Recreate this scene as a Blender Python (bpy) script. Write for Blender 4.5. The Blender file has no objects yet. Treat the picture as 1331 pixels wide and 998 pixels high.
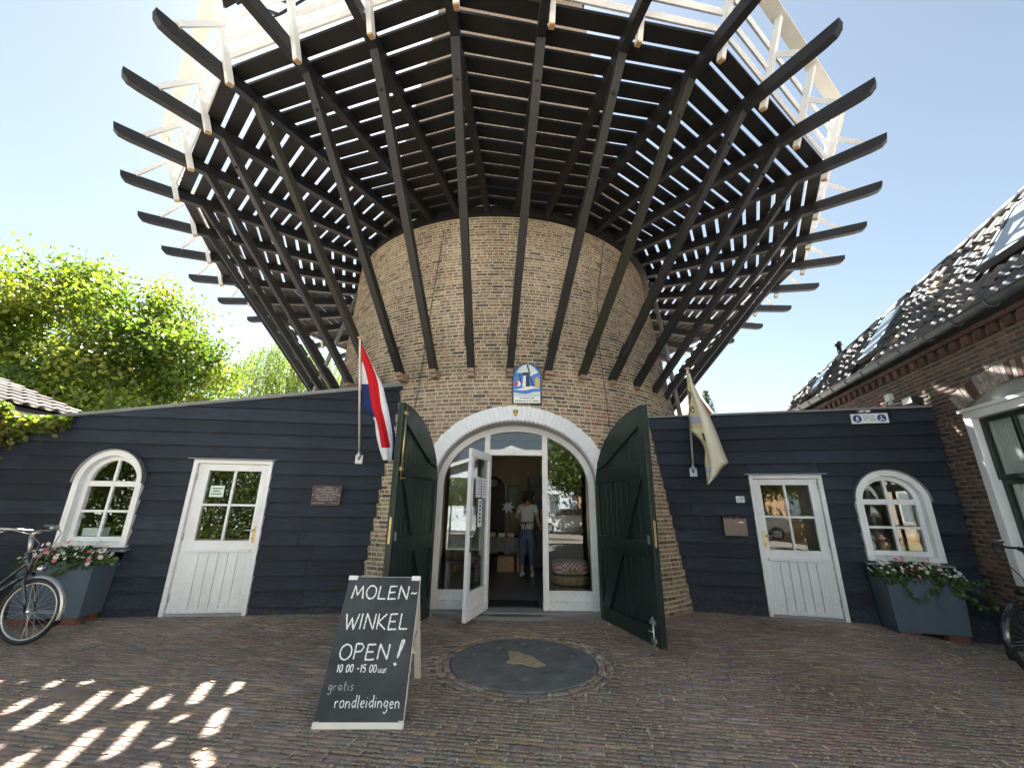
import bpy, bmesh, math, random
import numpy as np
from mathutils import Vector, Matrix
S = bpy.context.scene
COL = S.collection
random.seed(7); rng = np.random.default_rng(11)
PI = math.pi
# ------------------------------------------------------------------ camera
CH = 1.45
FPX, PITCH, ROLL = 527.5, 0.29477, 0.01304
cam = bpy.data.cameras.new('camera'); camo = bpy.data.objects.new('camera', cam); COL.objects.link(camo)
cam.sensor_width = 36; cam.sensor_fit = 'HORIZONTAL'; cam.lens = FPX/1331*36; cam.clip_end = 600; cam.clip_start = .05
_f = Vector((0, math.cos(PITCH), math.sin(PITCH))); _r = Vector((1, 0, 0)); _u = Vector((0, -math.sin(PITCH), math.cos(PITCH)))
cr = _r*math.cos(ROLL)+_u*math.sin(ROLL); cu = -_r*math.sin(ROLL)+_u*math.cos(ROLL)
m = Matrix.Identity(4)
for i in range(3):
    m[i][0], m[i][1], m[i][2] = cr[i], cu[i], -_f[i]
m[2][3] = CH
camo.matrix_world = m
S.camera = camo
# ------------------------------------------------------------------ light
SUN_EL, SUN_AZ = math.radians(54), math.radians(-18.9)      # azimuth from +Y towards +X
w = bpy.data.worlds.new('World'); S.world = w; w.use_nodes = True
nt = w.node_tree; nt.nodes.clear()
sky = nt.nodes.new('ShaderNodeTexSky'); sky.sky_type = 'NISHITA'; sky.sun_disc = False
sky.sun_elevation = SUN_EL; sky.sun_rotation = SUN_AZ
sky.air_density = 1.0; sky.dust_density = .55; sky.ozone_density = .5
bg = nt.nodes.new('ShaderNodeBackground'); bg.inputs['Strength'].default_value = .05
wo = nt.nodes.new('ShaderNodeOutputWorld')
hs = nt.nodes.new('ShaderNodeHueSaturation'); hs.inputs['Saturation'].default_value = .72; hs.inputs['Value'].default_value = .52; hs.inputs['Hue'].default_value = .486
nt.links.new(sky.outputs[0], hs.inputs['Color']); nt.links.new(hs.outputs[0], bg.inputs[0]); nt.links.new(bg.outputs[0], wo.inputs[0])
sl = bpy.data.lights.new('sun', 'SUN'); sl.energy = 5.0; sl.angle = math.radians(.53); sl.color = (1, .965, .90)
slo = bpy.data.objects.new('sun', sl); COL.objects.link(slo)
sd = Vector((math.sin(SUN_AZ)*math.cos(SUN_EL), math.cos(SUN_AZ)*math.cos(SUN_EL), math.sin(SUN_EL)))
slo.rotation_euler = sd.to_track_quat('Z', 'Y').to_euler(); slo.location = (-6, 18, 30)
S.view_settings.view_transform = 'Standard'; S.view_settings.look = 'None'
S.view_settings.gamma = 1; S.view_settings.use_curve_mapping = False
S.view_settings.exposure = 3.1
S.render.engine = 'CYCLES'
S.cycles.max_bounces = 8; S.cycles.transparent_max_bounces = 12
# ------------------------------------------------------------------ materials
MATS = {}
def _nodes(name):
    mt = bpy.data.materials.new(name); mt.use_nodes = True
    n = mt.node_tree; p = n.nodes['Principled BSDF']
    return mt, n, p
def _coords(n, stretch=(1, 1, 1), rnd=True):
    tc = n.nodes.new('ShaderNodeTexCoord'); mp = n.nodes.new('ShaderNodeMapping')
    mp.inputs['Scale'].default_value = stretch
    n.links.new(tc.outputs['Object'], mp.inputs['Vector'])
    if rnd:
        oi = n.nodes.new('ShaderNodeObjectInfo'); mul = n.nodes.new('ShaderNodeVectorMath'); mul.operation = 'SCALE'
        mul.inputs[0].default_value = (37, 61, 23); n.links.new(oi.outputs['Random'], mul.inputs['Scale'])
        n.links.new(mul.outputs[0], mp.inputs['Location'])
    return mp.outputs[0]
def mat(name, col, rough=.6, var=.18, scale=6, bump=.15, bscale=45, metal=0, stretch=(1, 1, 1), col2=None,
        tone=False, rvar=.12, spec=.5, objvar=0, fac=.5, coat=0, stain=None, dirt=None):
    mt, n, p = _nodes(name); L = n.links.new
    vec = _coords(n, stretch)
    nz = n.nodes.new('ShaderNodeTexNoise'); nz.inputs['Scale'].default_value = scale; nz.inputs['Detail'].default_value = 6
    nz.inputs['Roughness'].default_value = .65; L(vec, nz.inputs['Vector'])
    mr = n.nodes.new('ShaderNodeMapRange'); mr.inputs[1].default_value = .28; mr.inputs[2].default_value = .72
    L(nz.outputs[0], mr.inputs[0])
    mx = n.nodes.new('ShaderNodeMix'); mx.data_type = 'RGBA'
    c = np.array(col[:3], float)
    a = c*(1-var); b = c*(1+var) if col2 is None else np.array(col2, float)
    L(mr.outputs[0], mx.inputs[0])
    if tone:
        at = n.nodes.new('ShaderNodeAttribute'); at.attribute_name = 'tone'
        ml = n.nodes.new('ShaderNodeVectorMath'); ml.operation = 'SCALE'; ml.inputs['Scale'].default_value = 1-var
        mh = n.nodes.new('ShaderNodeVectorMath'); mh.operation = 'SCALE'; mh.inputs['Scale'].default_value = 1+var
        L(at.outputs['Color'], ml.inputs[0]); L(at.outputs['Color'], mh.inputs[0])
        L(ml.outputs[0], mx.inputs[6]); L(mh.outputs[0], mx.inputs[7])
    else:
        mx.inputs[6].default_value = (*a, 1); mx.inputs[7].default_value = (*np.clip(b, 0, 1), 1)
    out = mx.outputs[2]
    if objvar:
        oi = n.nodes.new('ShaderNodeObjectInfo'); r2 = n.nodes.new('ShaderNodeMapRange')
        r2.inputs[3].default_value = 1-objvar; r2.inputs[4].default_value = 1+objvar
        L(oi.outputs['Random'], r2.inputs[0])
        sc = n.nodes.new('ShaderNodeVectorMath'); sc.operation = 'SCALE'; L(out, sc.inputs[0]); L(r2.outputs[0], sc.inputs['Scale']); out = sc.outputs[0]
    if stain:                                   # large weathering patches in world space
        sc_, lo_, hi_ = stain; ge = n.nodes.new('ShaderNodeNewGeometry'); mp2 = n.nodes.new('ShaderNodeMapping'); mp2.inputs['Scale'].default_value = sc_
        L(ge.outputs['Position'], mp2.inputs['Vector']); n3 = n.nodes.new('ShaderNodeTexNoise'); n3.inputs['Scale'].default_value = 1; n3.inputs['Detail'].default_value = 7; n3.inputs['Roughness'].default_value = .6
        L(mp2.outputs[0], n3.inputs['Vector']); r3 = n.nodes.new('ShaderNodeMapRange'); r3.inputs[1].default_value = .3; r3.inputs[2].default_value = .7; r3.inputs[3].default_value = lo_; r3.inputs[4].default_value = hi_
        L(n3.outputs[0], r3.inputs[0]); s3 = n.nodes.new('ShaderNodeVectorMath'); s3.operation = 'SCALE'; L(out, s3.inputs[0]); L(r3.outputs[0], s3.inputs['Scale']); out = s3.outputs[0]
    if dirt:                                    # splashed dirt near the paving
        dc_, dh_, da_ = dirt; ge = n.nodes.new('ShaderNodeNewGeometry'); sp = n.nodes.new('ShaderNodeSeparateXYZ'); L(ge.outputs['Position'], sp.inputs[0])
        r4 = n.nodes.new('ShaderNodeMapRange'); r4.inputs[1].default_value = dh_; r4.inputs[2].default_value = -.05; L(sp.outputs[2], r4.inputs[0])
        n4 = n.nodes.new('ShaderNodeTexNoise'); n4.inputs['Scale'].default_value = 22; n4.inputs['Detail'].default_value = 8; n4.inputs['Roughness'].default_value = .75; L(ge.outputs['Position'], n4.inputs['Vector'])
        r5 = n.nodes.new('ShaderNodeMapRange'); r5.inputs[1].default_value = .45; r5.inputs[2].default_value = .7; L(n4.outputs[0], r5.inputs[0])
        m4 = n.nodes.new('ShaderNodeMath'); m4.operation = 'MULTIPLY'; L(r4.outputs[0], m4.inputs[0]); L(r5.outputs[0], m4.inputs[1]); m5 = n.nodes.new('ShaderNodeMath'); m5.operation = 'MULTIPLY'; m5.inputs[1].default_value = da_; L(m4.outputs[0], m5.inputs[0])
        mx2 = n.nodes.new('ShaderNodeMix'); mx2.data_type = 'RGBA'; L(m5.outputs[0], mx2.inputs[0]); L(out, mx2.inputs[6]); mx2.inputs[7].default_value = (*dc_, 1); out = mx2.outputs[2]
    L(out, p.inputs['Base Color'])
    rr = n.nodes.new('ShaderNodeMapRange'); rr.inputs[3].default_value = max(0, rough-rvar); rr.inputs[4].default_value = min(1, rough+rvar)
    L(nz.outputs[0], rr.inputs[0]); L(rr.outputs[0], p.inputs['Roughness'])
    p.inputs['Metallic'].default_value = metal; p.inputs['Specular IOR Level'].default_value = spec
    p.inputs['Coat Weight'].default_value = coat
    if bump:
        n2 = n.nodes.new('ShaderNodeTexNoise'); n2.inputs['Scale'].default_value = bscale; n2.inputs['Detail'].default_value = 4
        L(vec, n2.inputs['Vector'])
        bp = n.nodes.new('ShaderNodeBump'); bp.inputs['Strength'].default_value = bump; bp.inputs['Distance'].default_value = .01
        L(n2.outputs[0], bp.inputs['Height']); L(bp.outputs[0], p.inputs['Normal'])
    MATS[name] = mt
    return mt
def glass_mat(name, tint=(.92, .95, .94), gain=1.7, rough=0.0):
    mt, n, p = _nodes(name); L = n.links.new
    tr = n.nodes.new('ShaderNodeBsdfTransparent'); tr.inputs[0].default_value = (*tint, 1)
    gl = n.nodes.new('ShaderNodeBsdfGlossy'); gl.inputs['Roughness'].default_value = rough
    vec = _coords(n)
    nz = n.nodes.new('ShaderNodeTexNoise'); nz.inputs['Scale'].default_value = 2.2; L(vec, nz.inputs['Vector'])
    bp = n.nodes.new('ShaderNodeBump'); bp.inputs['Strength'].default_value = .02; bp.inputs['Distance'].default_value = .02
    L(nz.outputs[0], bp.inputs['Height']); L(bp.outputs[0], gl.inputs['Normal'])
    fr = n.nodes.new('ShaderNodeFresnel'); ge = n.nodes.new('ShaderNodeNewGeometry'); ir = n.nodes.new('ShaderNodeMapRange')
    ir.inputs[3].default_value = 1.52; ir.inputs[4].default_value = 1/1.52; L(ge.outputs['Backfacing'], ir.inputs[0]); L(ir.outputs[0], fr.inputs[0])   # same reflectance from both sides of the pane
    mu = n.nodes.new('ShaderNodeMath'); mu.operation = 'MULTIPLY'; mu.use_clamp = True; mu.inputs[1].default_value = gain
    L(fr.outputs[0], mu.inputs[0])
    mx = n.nodes.new('ShaderNodeMixShader'); L(mu.outputs[0], mx.inputs[0]); L(tr.outputs[0], mx.inputs[1]); L(gl.outputs[0], mx.inputs[2])
    L(mx.outputs[0], n.nodes['Material Output'].inputs[0])
    return mt
def leaf_mat(name, trans=.5, rough=.45, tcol=(1.28, 1.36, .5)):
    mt, n, p = _nodes(name); L = n.links.new
    at = n.nodes.new('ShaderNodeAttribute'); at.attribute_name = 'tone'
    L(at.outputs['Color'], p.inputs['Base Color']); p.inputs['Roughness'].default_value = rough
    tl = n.nodes.new('ShaderNodeBsdfTranslucent')
    vm = n.nodes.new('ShaderNodeVectorMath'); vm.operation = 'MULTIPLY'; vm.inputs[1].default_value = tcol
    L(at.outputs['Color'], vm.inputs[0]); L(vm.outputs[0], tl.inputs[0])
    mx = n.nodes.new('ShaderNodeMixShader'); mx.inputs[0].default_value = trans
    L(p.outputs[0], mx.inputs[1]); L(tl.outputs[0], mx.inputs[2]); L(mx.outputs[0], n.nodes['Material Output'].inputs[0])
    return mt
def tone_mat(name, rough=.8, **k):
    return mat(name, (1, 1, 1), rough=rough, tone=True, **k)

M = dict(
 brick=tone_mat('brick', .85, var=.22, scale=30, bump=.5, bscale=90, spec=.25, stain=((.9, .9, .45), .70, 1.18)),
 mortar=mat('mortar', (.62, .55, .44), .95, .22, 9, .5, 120, spec=.2, stain=((.9, .9, .45), .68, 1.08)),
 mortar_dark=mat('mortar_dark', (.24, .215, .19), .95, .2, 9, .5, 120, spec=.2),
 tar=mat('tarred_wood', (.0075, .007, .0068), .55, .4, 5, .4, 30, stretch=(1, 1, 1), objvar=.25, stain=((3, 3, 3), .7, 1.5)),
 strut=mat('strut_wood', (.013, .0122, .0118), .6, .4, 6, .4, 40, objvar=.3, stain=((2.5, 2.5, 2.5), .65, 1.5)),
 moss=mat('mossy_wood', (.05, .047, .02), .8, .5, 7, .4, 50, col2=(.025, .023, .02)),
 deck=mat('deck_wood', (.005, .0043, .004), .75, .45, 5, .4, 35, objvar=.3),
 board=mat('black_board', (.018, .0245, .040), .58, .5, 4, .6, 30, stretch=(.5, 5, 9), objvar=.3, spec=.38, stain=((1.2, 1.2, .5), .72, 1.3), dirt=((.14, .125, .10), .42, .55)),
 white=mat('white_paint', (.80, .815, .83), .42, .075, 2.3, .12, 25, stain=((1.6, 1.6, .8), .9, 1.02), dirt=((.33, .30, .25), .5, .6)),
 cream=mat('cream_paint', (.72, .69, .61), .5, .07, 5, .08, 40),
 rail=mat('rail_paint', (.72, .71, .69), .6, .1, 7, .15, 40, objvar=.06),
 raw=mat('raw_wood', (.45, .29, .13), .8, .2, 12, .2, 60),
 green=mat('dark_green_paint', (.005, .019, .015), .32, .3, 3, .12, 30, spec=.5, dirt=((.10, .095, .075), .4, .4)),
 steel=mat('galvanised_steel', (.48, .5, .5), .42, .15, 10, .1, 60, metal=.85),
 zinc=mat('zinc', (.30, .31, .31), .5, .2, 5, .1, 40, metal=.6),
 iron=mat('black_iron', (.012, .012, .012), .5, .3, 12, .3, 60),
 stone=mat('sill_stone', (.30, .31, .31), .8, .2, 8, .3, 80),
 whitewash=mat('whitewash', (.76, .79, .83), .75, .07, 10, .35, 40),
 glass=glass_mat('window_glass'),
 plaster=mat('interior_plaster', (.58, .47, .30), .9, .1, 3, .1, 40),
 floor=mat('interior_floor', (.16, .165, .16), .35, .15, 4, .05, 30),
 dark=mat('dark_wood', (.03, .022, .017), .5, .3, 6, .2, 40),
 wood=mat('warm_wood', (.36, .2, .075), .5, .25, 6, .15, 40, stretch=(1, 1, 7)),
 brass=mat('brass', (.55, .42, .2), .35, .15, 10, .05, 40, metal=.9),
 chalk=mat('chalk', (.78, .78, .78), .95, .2, 60, 0),
 chalkdim=mat('faded_chalk', (.36, .37, .38), .95, .3, 60, 0),
 slate=mat('blackboard', (.034, .040, .047), .6, .4, 3, .1, 50, col2=(.068, .075, .083), spec=.3),
 planter=mat('planter_paint', (.085, .12, .16), .55, .14, 3, .12, 90, spec=.35, dirt=((.16, .14, .11), .35, .5)),
 redbrick=mat('foot_brick', (.17, .07, .045), .9, .25, 20, .5, 90),
 rubber=mat('rubber', (.014, .014, .015), .6, .2, 10, .1, 60),
 blackpaint=mat('bicycle_paint', (.012, .013, .016), .25, .2, 4, .03, 40, coat=.5),
 chrome=mat('bright_metal', (.62, .62, .62), .25, .08, 10, .03, 40, metal=1),
 leaf=leaf_mat('leaf'), leafd=leaf_mat('ground_leaf', .3),
 petal=leaf_mat('petal', .25, .6, (1, 1, 1)),
 bark=mat('bark', (.09, .07, .05), .95, .35, 8, .8, 25),
 tile=tone_mat('roof_tile', .68, var=.3, scale=12, bump=.25, bscale=60, spec=.22, stain=((1.5, 1.5, 1.5), .7, 1.5)),
 gutter=mat('gutter_zinc', (.10, .115, .12), .45, .25, 3, .1, 40, metal=.35),
 paver=tone_mat('paver', .85, var=.25, scale=26, bump=.45, bscale=110, spec=.25, stain=((.9, .9, .9), .72, 1.22)),
 joint=mat('joint_sand', (.17, .145, .11), .95, .35, 14, .6, 140),
 litter=tone_mat('dry_litter', .95, var=.15, scale=40, bump=0),
 cloth=tone_mat('flag_cloth', .85, var=.04, scale=5, bump=.1, bscale=200, spec=.2),
)
# ------------------------------------------------------------------ object helpers
def setp(o, parent):
    if parent is not None:
        o.parent = parent
        if parent.type == 'EMPTY':
            o.matrix_parent_inverse = Matrix.Translation(-parent.location)
def tag(o, label=None, cat=None, group=None, kind=None):
    if label: o['label'] = label
    if cat: o['category'] = cat
    if group: o['group'] = group
    if kind: o['kind'] = kind
    return o
def thing(name, loc, label, cat, group=None):
    o = bpy.data.objects.new(name, None); o.location = loc; o.empty_display_size = .2; COL.objects.link(o)
    return tag(o, label, cat, group)
def link(name, me, mt, parent=None, smooth=False):
    if mt is not None and not me.materials: me.materials.append(mt)
    if smooth: me.polygons.foreach_set('use_smooth', [True]*len(me.polygons))
    o = bpy.data.objects.new(name, me); COL.objects.link(o); setp(o, parent)
    return o
def npmesh(name, V, F, tone=None):
    V = np.asarray(V, np.float32).reshape(-1, 3); F = np.asarray(F, np.int32); k = F.shape[1]
    me = bpy.data.meshes.new(name)
    me.vertices.add(len(V)); me.vertices.foreach_set('co', V.ravel())
    me.loops.add(F.size); me.loops.foreach_set('vertex_index', F.ravel())
    me.polygons.add(len(F)); me.polygons.foreach_set('loop_start', np.arange(len(F), dtype=np.int32)*k)
    me.polygons.foreach_set('loop_total', np.full(len(F), k, np.int32))
    me.update(calc_edges=True)
    if tone is not None:
        at = me.color_attributes.new('tone', 'FLOAT_COLOR', 'POINT')
        c = np.ones((len(V), 4), np.float32); c[:, :3] = tone; at.data.foreach_set('color', c.ravel())
    return me
def inst(name, me, mw, parent=None):
    o = bpy.data.objects.new(name, me); o.matrix_basis = mw; COL.objects.link(o); setp(o, parent)
    return o
def V3(*a): return Vector(a)
class MB:
    def __init__(s): s.v = []; s.f = []
    def add(s, vs, fs):
        n = len(s.v); s.v += [tuple(v) for v in vs]; s.f += [[i+n for i in f] for f in fs]; return s
    def hexa(s, p):                       # 8 points: bottom 0-3 ccw, top 4-7
        return s.add(p, [(3, 2, 1, 0), (4, 5, 6, 7), (0, 1, 5, 4), (1, 2, 6, 5), (2, 3, 7, 6), (3, 0, 4, 7)])
    def box(s, x0, x1, y0, y1, z0, z1):
        return s.hexa([(x0, y0, z0), (x1, y0, z0), (x1, y1, z0), (x0, y1, z0), (x0, y0, z1), (x1, y0, z1), (x1, y1, z1), (x0, y1, z1)])
    def bar(s, p0, p1, w, d, side=(0, 0, 1), w1=None, d1=None):   # rectangular bar, d along 'side' direction
        p0, p1 = Vector(p0), Vector(p1); ax = (p1-p0).normalized(); sd_ = Vector(side)
        e2 = (sd_-ax*sd_.dot(ax)).normalized(); e1 = ax.cross(e2)
        w1 = w if w1 is None else w1; d1 = d if d1 is None else d1
        q = [p0-e1*w/2-e2*d/2, p0+e1*w/2-e2*d/2, p0+e1*w/2+e2*d/2, p0-e1*w/2+e2*d/2,
             p1-e1*w1/2-e2*d1/2, p1+e1*w1/2-e2*d1/2, p1+e1*w1/2+e2*d1/2, p1-e1*w1/2+e2*d1/2]
        return s.hexa(q)
    def tube(s, pts, r, n=8, closed=False, cap=True):
        pts = [Vector(p) for p in pts]; m_ = len(pts); rs = r if isinstance(r, (list, tuple)) else [r]*m_
        base = len(s.v); prev = None
        for i, p in enumerate(pts):
            a = pts[(i-1) % m_] if (i > 0 or closed) else p; b = pts[(i+1) % m_] if (i < m_-1 or closed) else p
            t = (b-a).normalized()
            if prev is None:
                ref = Vector((0, 0, 1)) if abs(t.z) < .9 else Vector((1, 0, 0)); e1 = t.cross(ref).normalized()
            else: e1 = (prev-t*prev.dot(t)).normalized()
            e2 = t.cross(e1); prev = e1
            for k in range(n):
                an = 2*PI*k/n; s.v.append(tuple(p+(e1*math.cos(an)+e2*math.sin(an))*rs[i]))
        for i in range(m_ if closed else m_-1):
            for k in range(n):
                a = base+i*n; b = base+((i+1) % m_)*n
                s.f.append([a+k, a+(k+1) % n, b+(k+1) % n, b+k])
        if cap and not closed:
            s.f.append([base+k for k in range(n)][::-1]); s.f.append([base+(m_-1)*n+k for k in range(n)])
        return s
    def prism(s, poly, off):
        off = Vector(off); n = len(poly); p = [Vector(q) for q in poly]
        return s.add(p+[q+off for q in p], [list(range(n))[::-1], list(range(n, 2*n))]+[[i, (i+1) % n, n+(i+1) % n, n+i] for i in range(n)])
    def strip(s, A, B, closed=False):     # quads between two polylines
        n = len(A); s.add(list(A)+list(B), [[i, (i+1) % n, n+(i+1) % n, n+i] for i in range(n if closed else n-1)]); return s
    def lathe(s, c, prof, n=24, axis=(0, 0, 1)):
        ax = Vector(axis).normalized(); ref = Vector((1, 0, 0)) if abs(ax.x) < .9 else Vector((0, 1, 0))
        e1 = ax.cross(ref).normalized(); e2 = ax.cross(e1); c = Vector(c); base = len(s.v)
        for r, z in prof:
            for k in range(n):
                an = 2*PI*k/n; s.v.append(tuple(c+ax*z+(e1*math.cos(an)+e2*math.sin(an))*r))
        for i in range(len(prof)-1):
            for k in range(n):
                s.f.append([base+i*n+k, base+i*n+(k+1) % n, base+(i+1)*n+(k+1) % n, base+(i+1)*n+k])
        if prof[0][0] > 1e-4: s.f.append([base+k for k in range(n)][::-1])
        if prof[-1][0] > 1e-4: s.f.append([base+(len(prof)-1)*n+k for k in range(n)])
        return s
    def mesh(s, name='mesh'):
        me = bpy.data.meshes.new(name); me.from_pydata(s.v, [], s.f); me.update(); return me
    def build(s, name, mt, parent=None, smooth=False, bevel=0, fix=True):
        me = s.mesh(name)
        if fix:
            bm = bmesh.new(); bm.from_mesh(me); bmesh.ops.recalc_face_normals(bm, faces=bm.faces); bm.to_mesh(me); bm.free()
        o = link(name, me, mt, parent, smooth)
        if bevel:
            b = o.modifiers.new('bevel', 'BEVEL'); b.width = bevel; b.segments = 2; b.limit_method = 'ANGLE'
        return o
def smoothstep(a, b, x):
    t = np.clip((x-a)/(b-a), 0, 1); return t*t*(3-2*t)
def gz(x, y=0): return -.14*smoothstep(4.65, 6.3, x)            # ground height: falls a little to the right
def project(P):
    P = np.asarray(P, float).reshape(-1, 3)-np.array([0, 0, CH])
    x = P@np.array(cr); y = P@np.array(cu); z = P@np.array(_f)
    return 665.5+FPX*x/np.maximum(z, .01), 499-FPX*y/np.maximum(z, .01), z
# piece meshes with chamfered face: local x length, y depth (front at -y), z height
_pm = {}
def piece_mesh(l, d, h, tonec, mt, ch=.005):
    key = (round(l, 3), d, round(h, 3), tuple(np.round(tonec, 3)), mt.name)
    if key in _pm: return _pm[key]
    V, F = piece_arrays(np.array([[-l/2, l/2, -h/2, h/2]]), d, ch)
    me = npmesh('piece', V, F, np.repeat(np.asarray(tonec, float)[None], len(V), 0)); me.materials.append(mt); _pm[key] = me
    return me
_PF = np.array([[0, 1, 5, 4], [1, 2, 6, 5], [2, 3, 7, 6], [3, 0, 4, 7], [4, 5, 9, 8], [5, 6, 10, 9], [6, 7, 11, 10], [7, 4, 8, 11], [8, 9, 10, 11]])
def piece_uvd(R, d, ch=.005):
    """R: n x (u0,u1,z0,z1) -> u,z,depth arrays n x 12 (depth 0 back, d front)"""
    u0, u1, z0, z1 = [R[:, i:i+1] for i in range(4)]
    U = np.hstack([u0, u1, u1, u0]*2+[u0+ch, u1-ch, u1-ch, u0+ch]); Z = np.hstack([z0, z0, z1, z1]*2+[z0+ch, z0+ch, z1-ch, z1-ch])
    D = np.zeros_like(U); D[:, 4:8] = d-ch; D[:, 8:] = d
    return U, Z, D
def piece_faces(n): return (_PF[None]+12*np.arange(n)[:, None, None]).reshape(-1, 4)
def piece_arrays(R, d, ch=.005):
    U, Z, D = piece_uvd(R, d, ch)
    return np.stack([U, -D, Z], -1).reshape(-1, 3), piece_faces(len(R))
def frame_mat(o, ex, ey, ez):
    mm = Matrix.Identity(4)
    for i in range(3): mm[i][0], mm[i][1], mm[i][2], mm[i][3] = ex[i], ey[i], ez[i], o[i]
    return mm
def leaves(P, size, N=None, tilt=1.0, aspect=.55, rs=None):
    """diamond leaves with a slight fold at points P; returns V,F"""
    r = rs or rng; n = len(P); size = np.broadcast_to(size, (n,))
    d = r.normal(size=(n, 3)); d /= np.linalg.norm(d, axis=1, keepdims=True)
    if N is not None: d = d*tilt+N; d /= np.linalg.norm(d, axis=1, keepdims=True)
    a = r.normal(size=(n, 3)); a -= d*np.sum(a*d, 1, keepdims=True); a /= np.linalg.norm(a, axis=1, keepdims=True)
    b = np.cross(d, a); s = size[:, None]
    p0 = P-a*s*.5; p1 = P+b*s*aspect*.5+d*s*.07; p2 = P+a*s*.5; p3 = P-b*s*aspect*.5+d*s*.07
    V = np.stack([p0, p1, p2, p3], 1).reshape(-1, 3); k = 4*np.arange(n)[:, None]
    F = np.concatenate([np.hstack([k, k+1, k+2]), np.hstack([k, k+2, k+3])])
    return V, F
def tones(n, pal, wts=None, jit=.12, rs=None):
    r = rs or rng; pal = np.asarray(pal, float); i = r.choice(len(pal), n, p=None if wts is None else np.array(wts)/np.sum(wts))
    return pal[i]*(1+r.uniform(-jit, jit, (n, 1)))
# ------------------------------------------------------------------ pixel helper: direction of a photo pixel
def pray(x, y):
    return (cr*((x-665.5)/FPX)-cu*((y-499)/FPX)+_f)
def pixY(x, y, Y):
    d = pray(x, y); return V3(0, 0, CH)+d*(Y/d.y)
# ================================================================== GROUND
xs = np.concatenate([np.linspace(-150, -12, 12), np.linspace(-10, 10, 41), np.linspace(12, 150, 12)])
ys = np.concatenate([np.linspace(-150, -6, 14), np.linspace(-4, 12, 17), np.linspace(16, 220, 14)])
GX, GY = np.meshgrid(xs, ys); V = np.stack([GX, GY, gz(GX)-.03], -1).reshape(-1, 3)
nx, ny = len(xs), len(ys); ii = (np.arange(ny-1)[:, None]*nx+np.arange(nx-1)).ravel()
gm, gn, gp = _nodes('far_paving')
tc = gn.nodes.new('ShaderNodeTexCoord'); bt = gn.nodes.new('ShaderNodeTexBrick')
bt.inputs['Scale'].default_value = 1; bt.inputs['Brick Width'].default_value = .21; bt.inputs['Row Height'].default_value = .07
bt.inputs['Mortar Size'].default_value = .004
bt.inputs['Color1'].default_value = (.34, .29, .24, 1); bt.inputs['Color2'].default_value = (.28, .25, .22, 1); bt.inputs['Mortar'].default_value = (.22, .2, .17, 1)
nz = gn.nodes.new('ShaderNodeTexNoise'); nz.inputs['Scale'].default_value = .5; nz.inputs['Detail'].default_value = 8
mxg = gn.nodes.new('ShaderNodeMix'); mxg.data_type = 'RGBA'; mxg.blend_type = 'MULTIPLY'; mxg.inputs[0].default_value = .25
gn.links.new(tc.outputs['Object'], bt.inputs['Vector']); gn.links.new(tc.outputs['Object'], nz.inputs['Vector'])
gn.links.new(bt.outputs[0], mxg.inputs[6]); gn.links.new(nz.outputs['Color'], mxg.inputs[7]); gn.links.new(mxg.outputs[2], gp.inputs['Base Color'])
gp.inputs['Roughness'].default_value = .9
ground = link('ground', npmesh('ground', V, np.stack([ii, ii+1, ii+nx+1, ii+nx], 1)), gm); tag(ground, kind='structure')
# paving in front of the mill: sand bed with real pavers
PX0, PX1, PY0, PY1 = -8.2, 7.4, 1.9, 7.4
xs = np.linspace(PX0, PX1, 79); ys = np.linspace(PY0, PY1, 12)
GX, GY = np.meshgrid(xs, ys); nx, ny = len(xs), len(ys); ii = (np.arange(ny-1)[:, None]*nx+np.arange(nx-1)).ravel()
pave = link('pavement', npmesh('pavement', np.stack([GX, GY, gz(GX)-.009], -1).reshape(-1, 3), np.stack([ii, ii+1, ii+nx+1, ii+nx], 1)), M['joint'])
tag(pave, kind='structure')
STC, STR = np.array([.15, 4.62]), .71                       # round stone let into the paving
ang = math.radians(-8); e1 = np.array([math.cos(ang), math.sin(ang)]); e2 = np.array([-math.sin(ang), math.cos(ang)])
PL, PW = .2, .047
pal = np.array([[.35, .262, .21], [.315, .248, .208], [.375, .275, .21], [.32, .262, .225], [.45, .325, .20], [.36, .232, .19], [.295, .243, .215]])
pc = []
for j in range(-60, 190):
    off = (.5 if j % 2 else 0)*PL+rng.uniform(-.012, .012)
    for i in range(-60, 60):
        c = e1*((i+.5)*PL+off)+e2*(j*PW+PW/2)+np.array([0, .8])
        pc.append(c)
pc = np.array(pc)
dst = np.hypot(*(pc-STC).T)
leftwall = 6.25+.12*(pc[:, 0]+3.6)+.05; rightwall = 6.56-.2605*(pc[:, 0]-3.76)+.05
lim = np.where(pc[:, 0] < -1.2, leftwall, np.where(pc[:, 0] > 1.3, rightwall, 6.45))
lim = np.where(pc[:, 0] > 6.0, 9, lim)
ok = (pc[:, 0] > PX0+.15) & (pc[:, 0] < PX1-.15) & (pc[:, 1] > PY0+.1) & (pc[:, 1] < lim) & (dst > STR+.185)
pc = pc[ok]; pr_ = np.full(len(pc), ang); psz = np.tile([PL-.005, PW-.0045], (len(pc), 1))
ring = []                                                    # two rings of pavers round the stone
for rr_, n_ in ((STR+.045, 26), (STR+.118, 29)):
    for k in range(n_):
        a = 2*PI*(k+.3*(n_ == 29))/n_; ring.append((STC[0]+rr_*math.cos(a), STC[1]+rr_*math.sin(a), a+PI/2, 2*PI*rr_/n_-.012))
ring = np.array(ring)
pc = np.vstack([pc, ring[:, :2]]); pr_ = np.concatenate([pr_, ring[:, 2]]); psz = np.vstack([psz, np.stack([ring[:, 3], np.full(len(ring), .06)], 1)])
n = len(pc)
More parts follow.
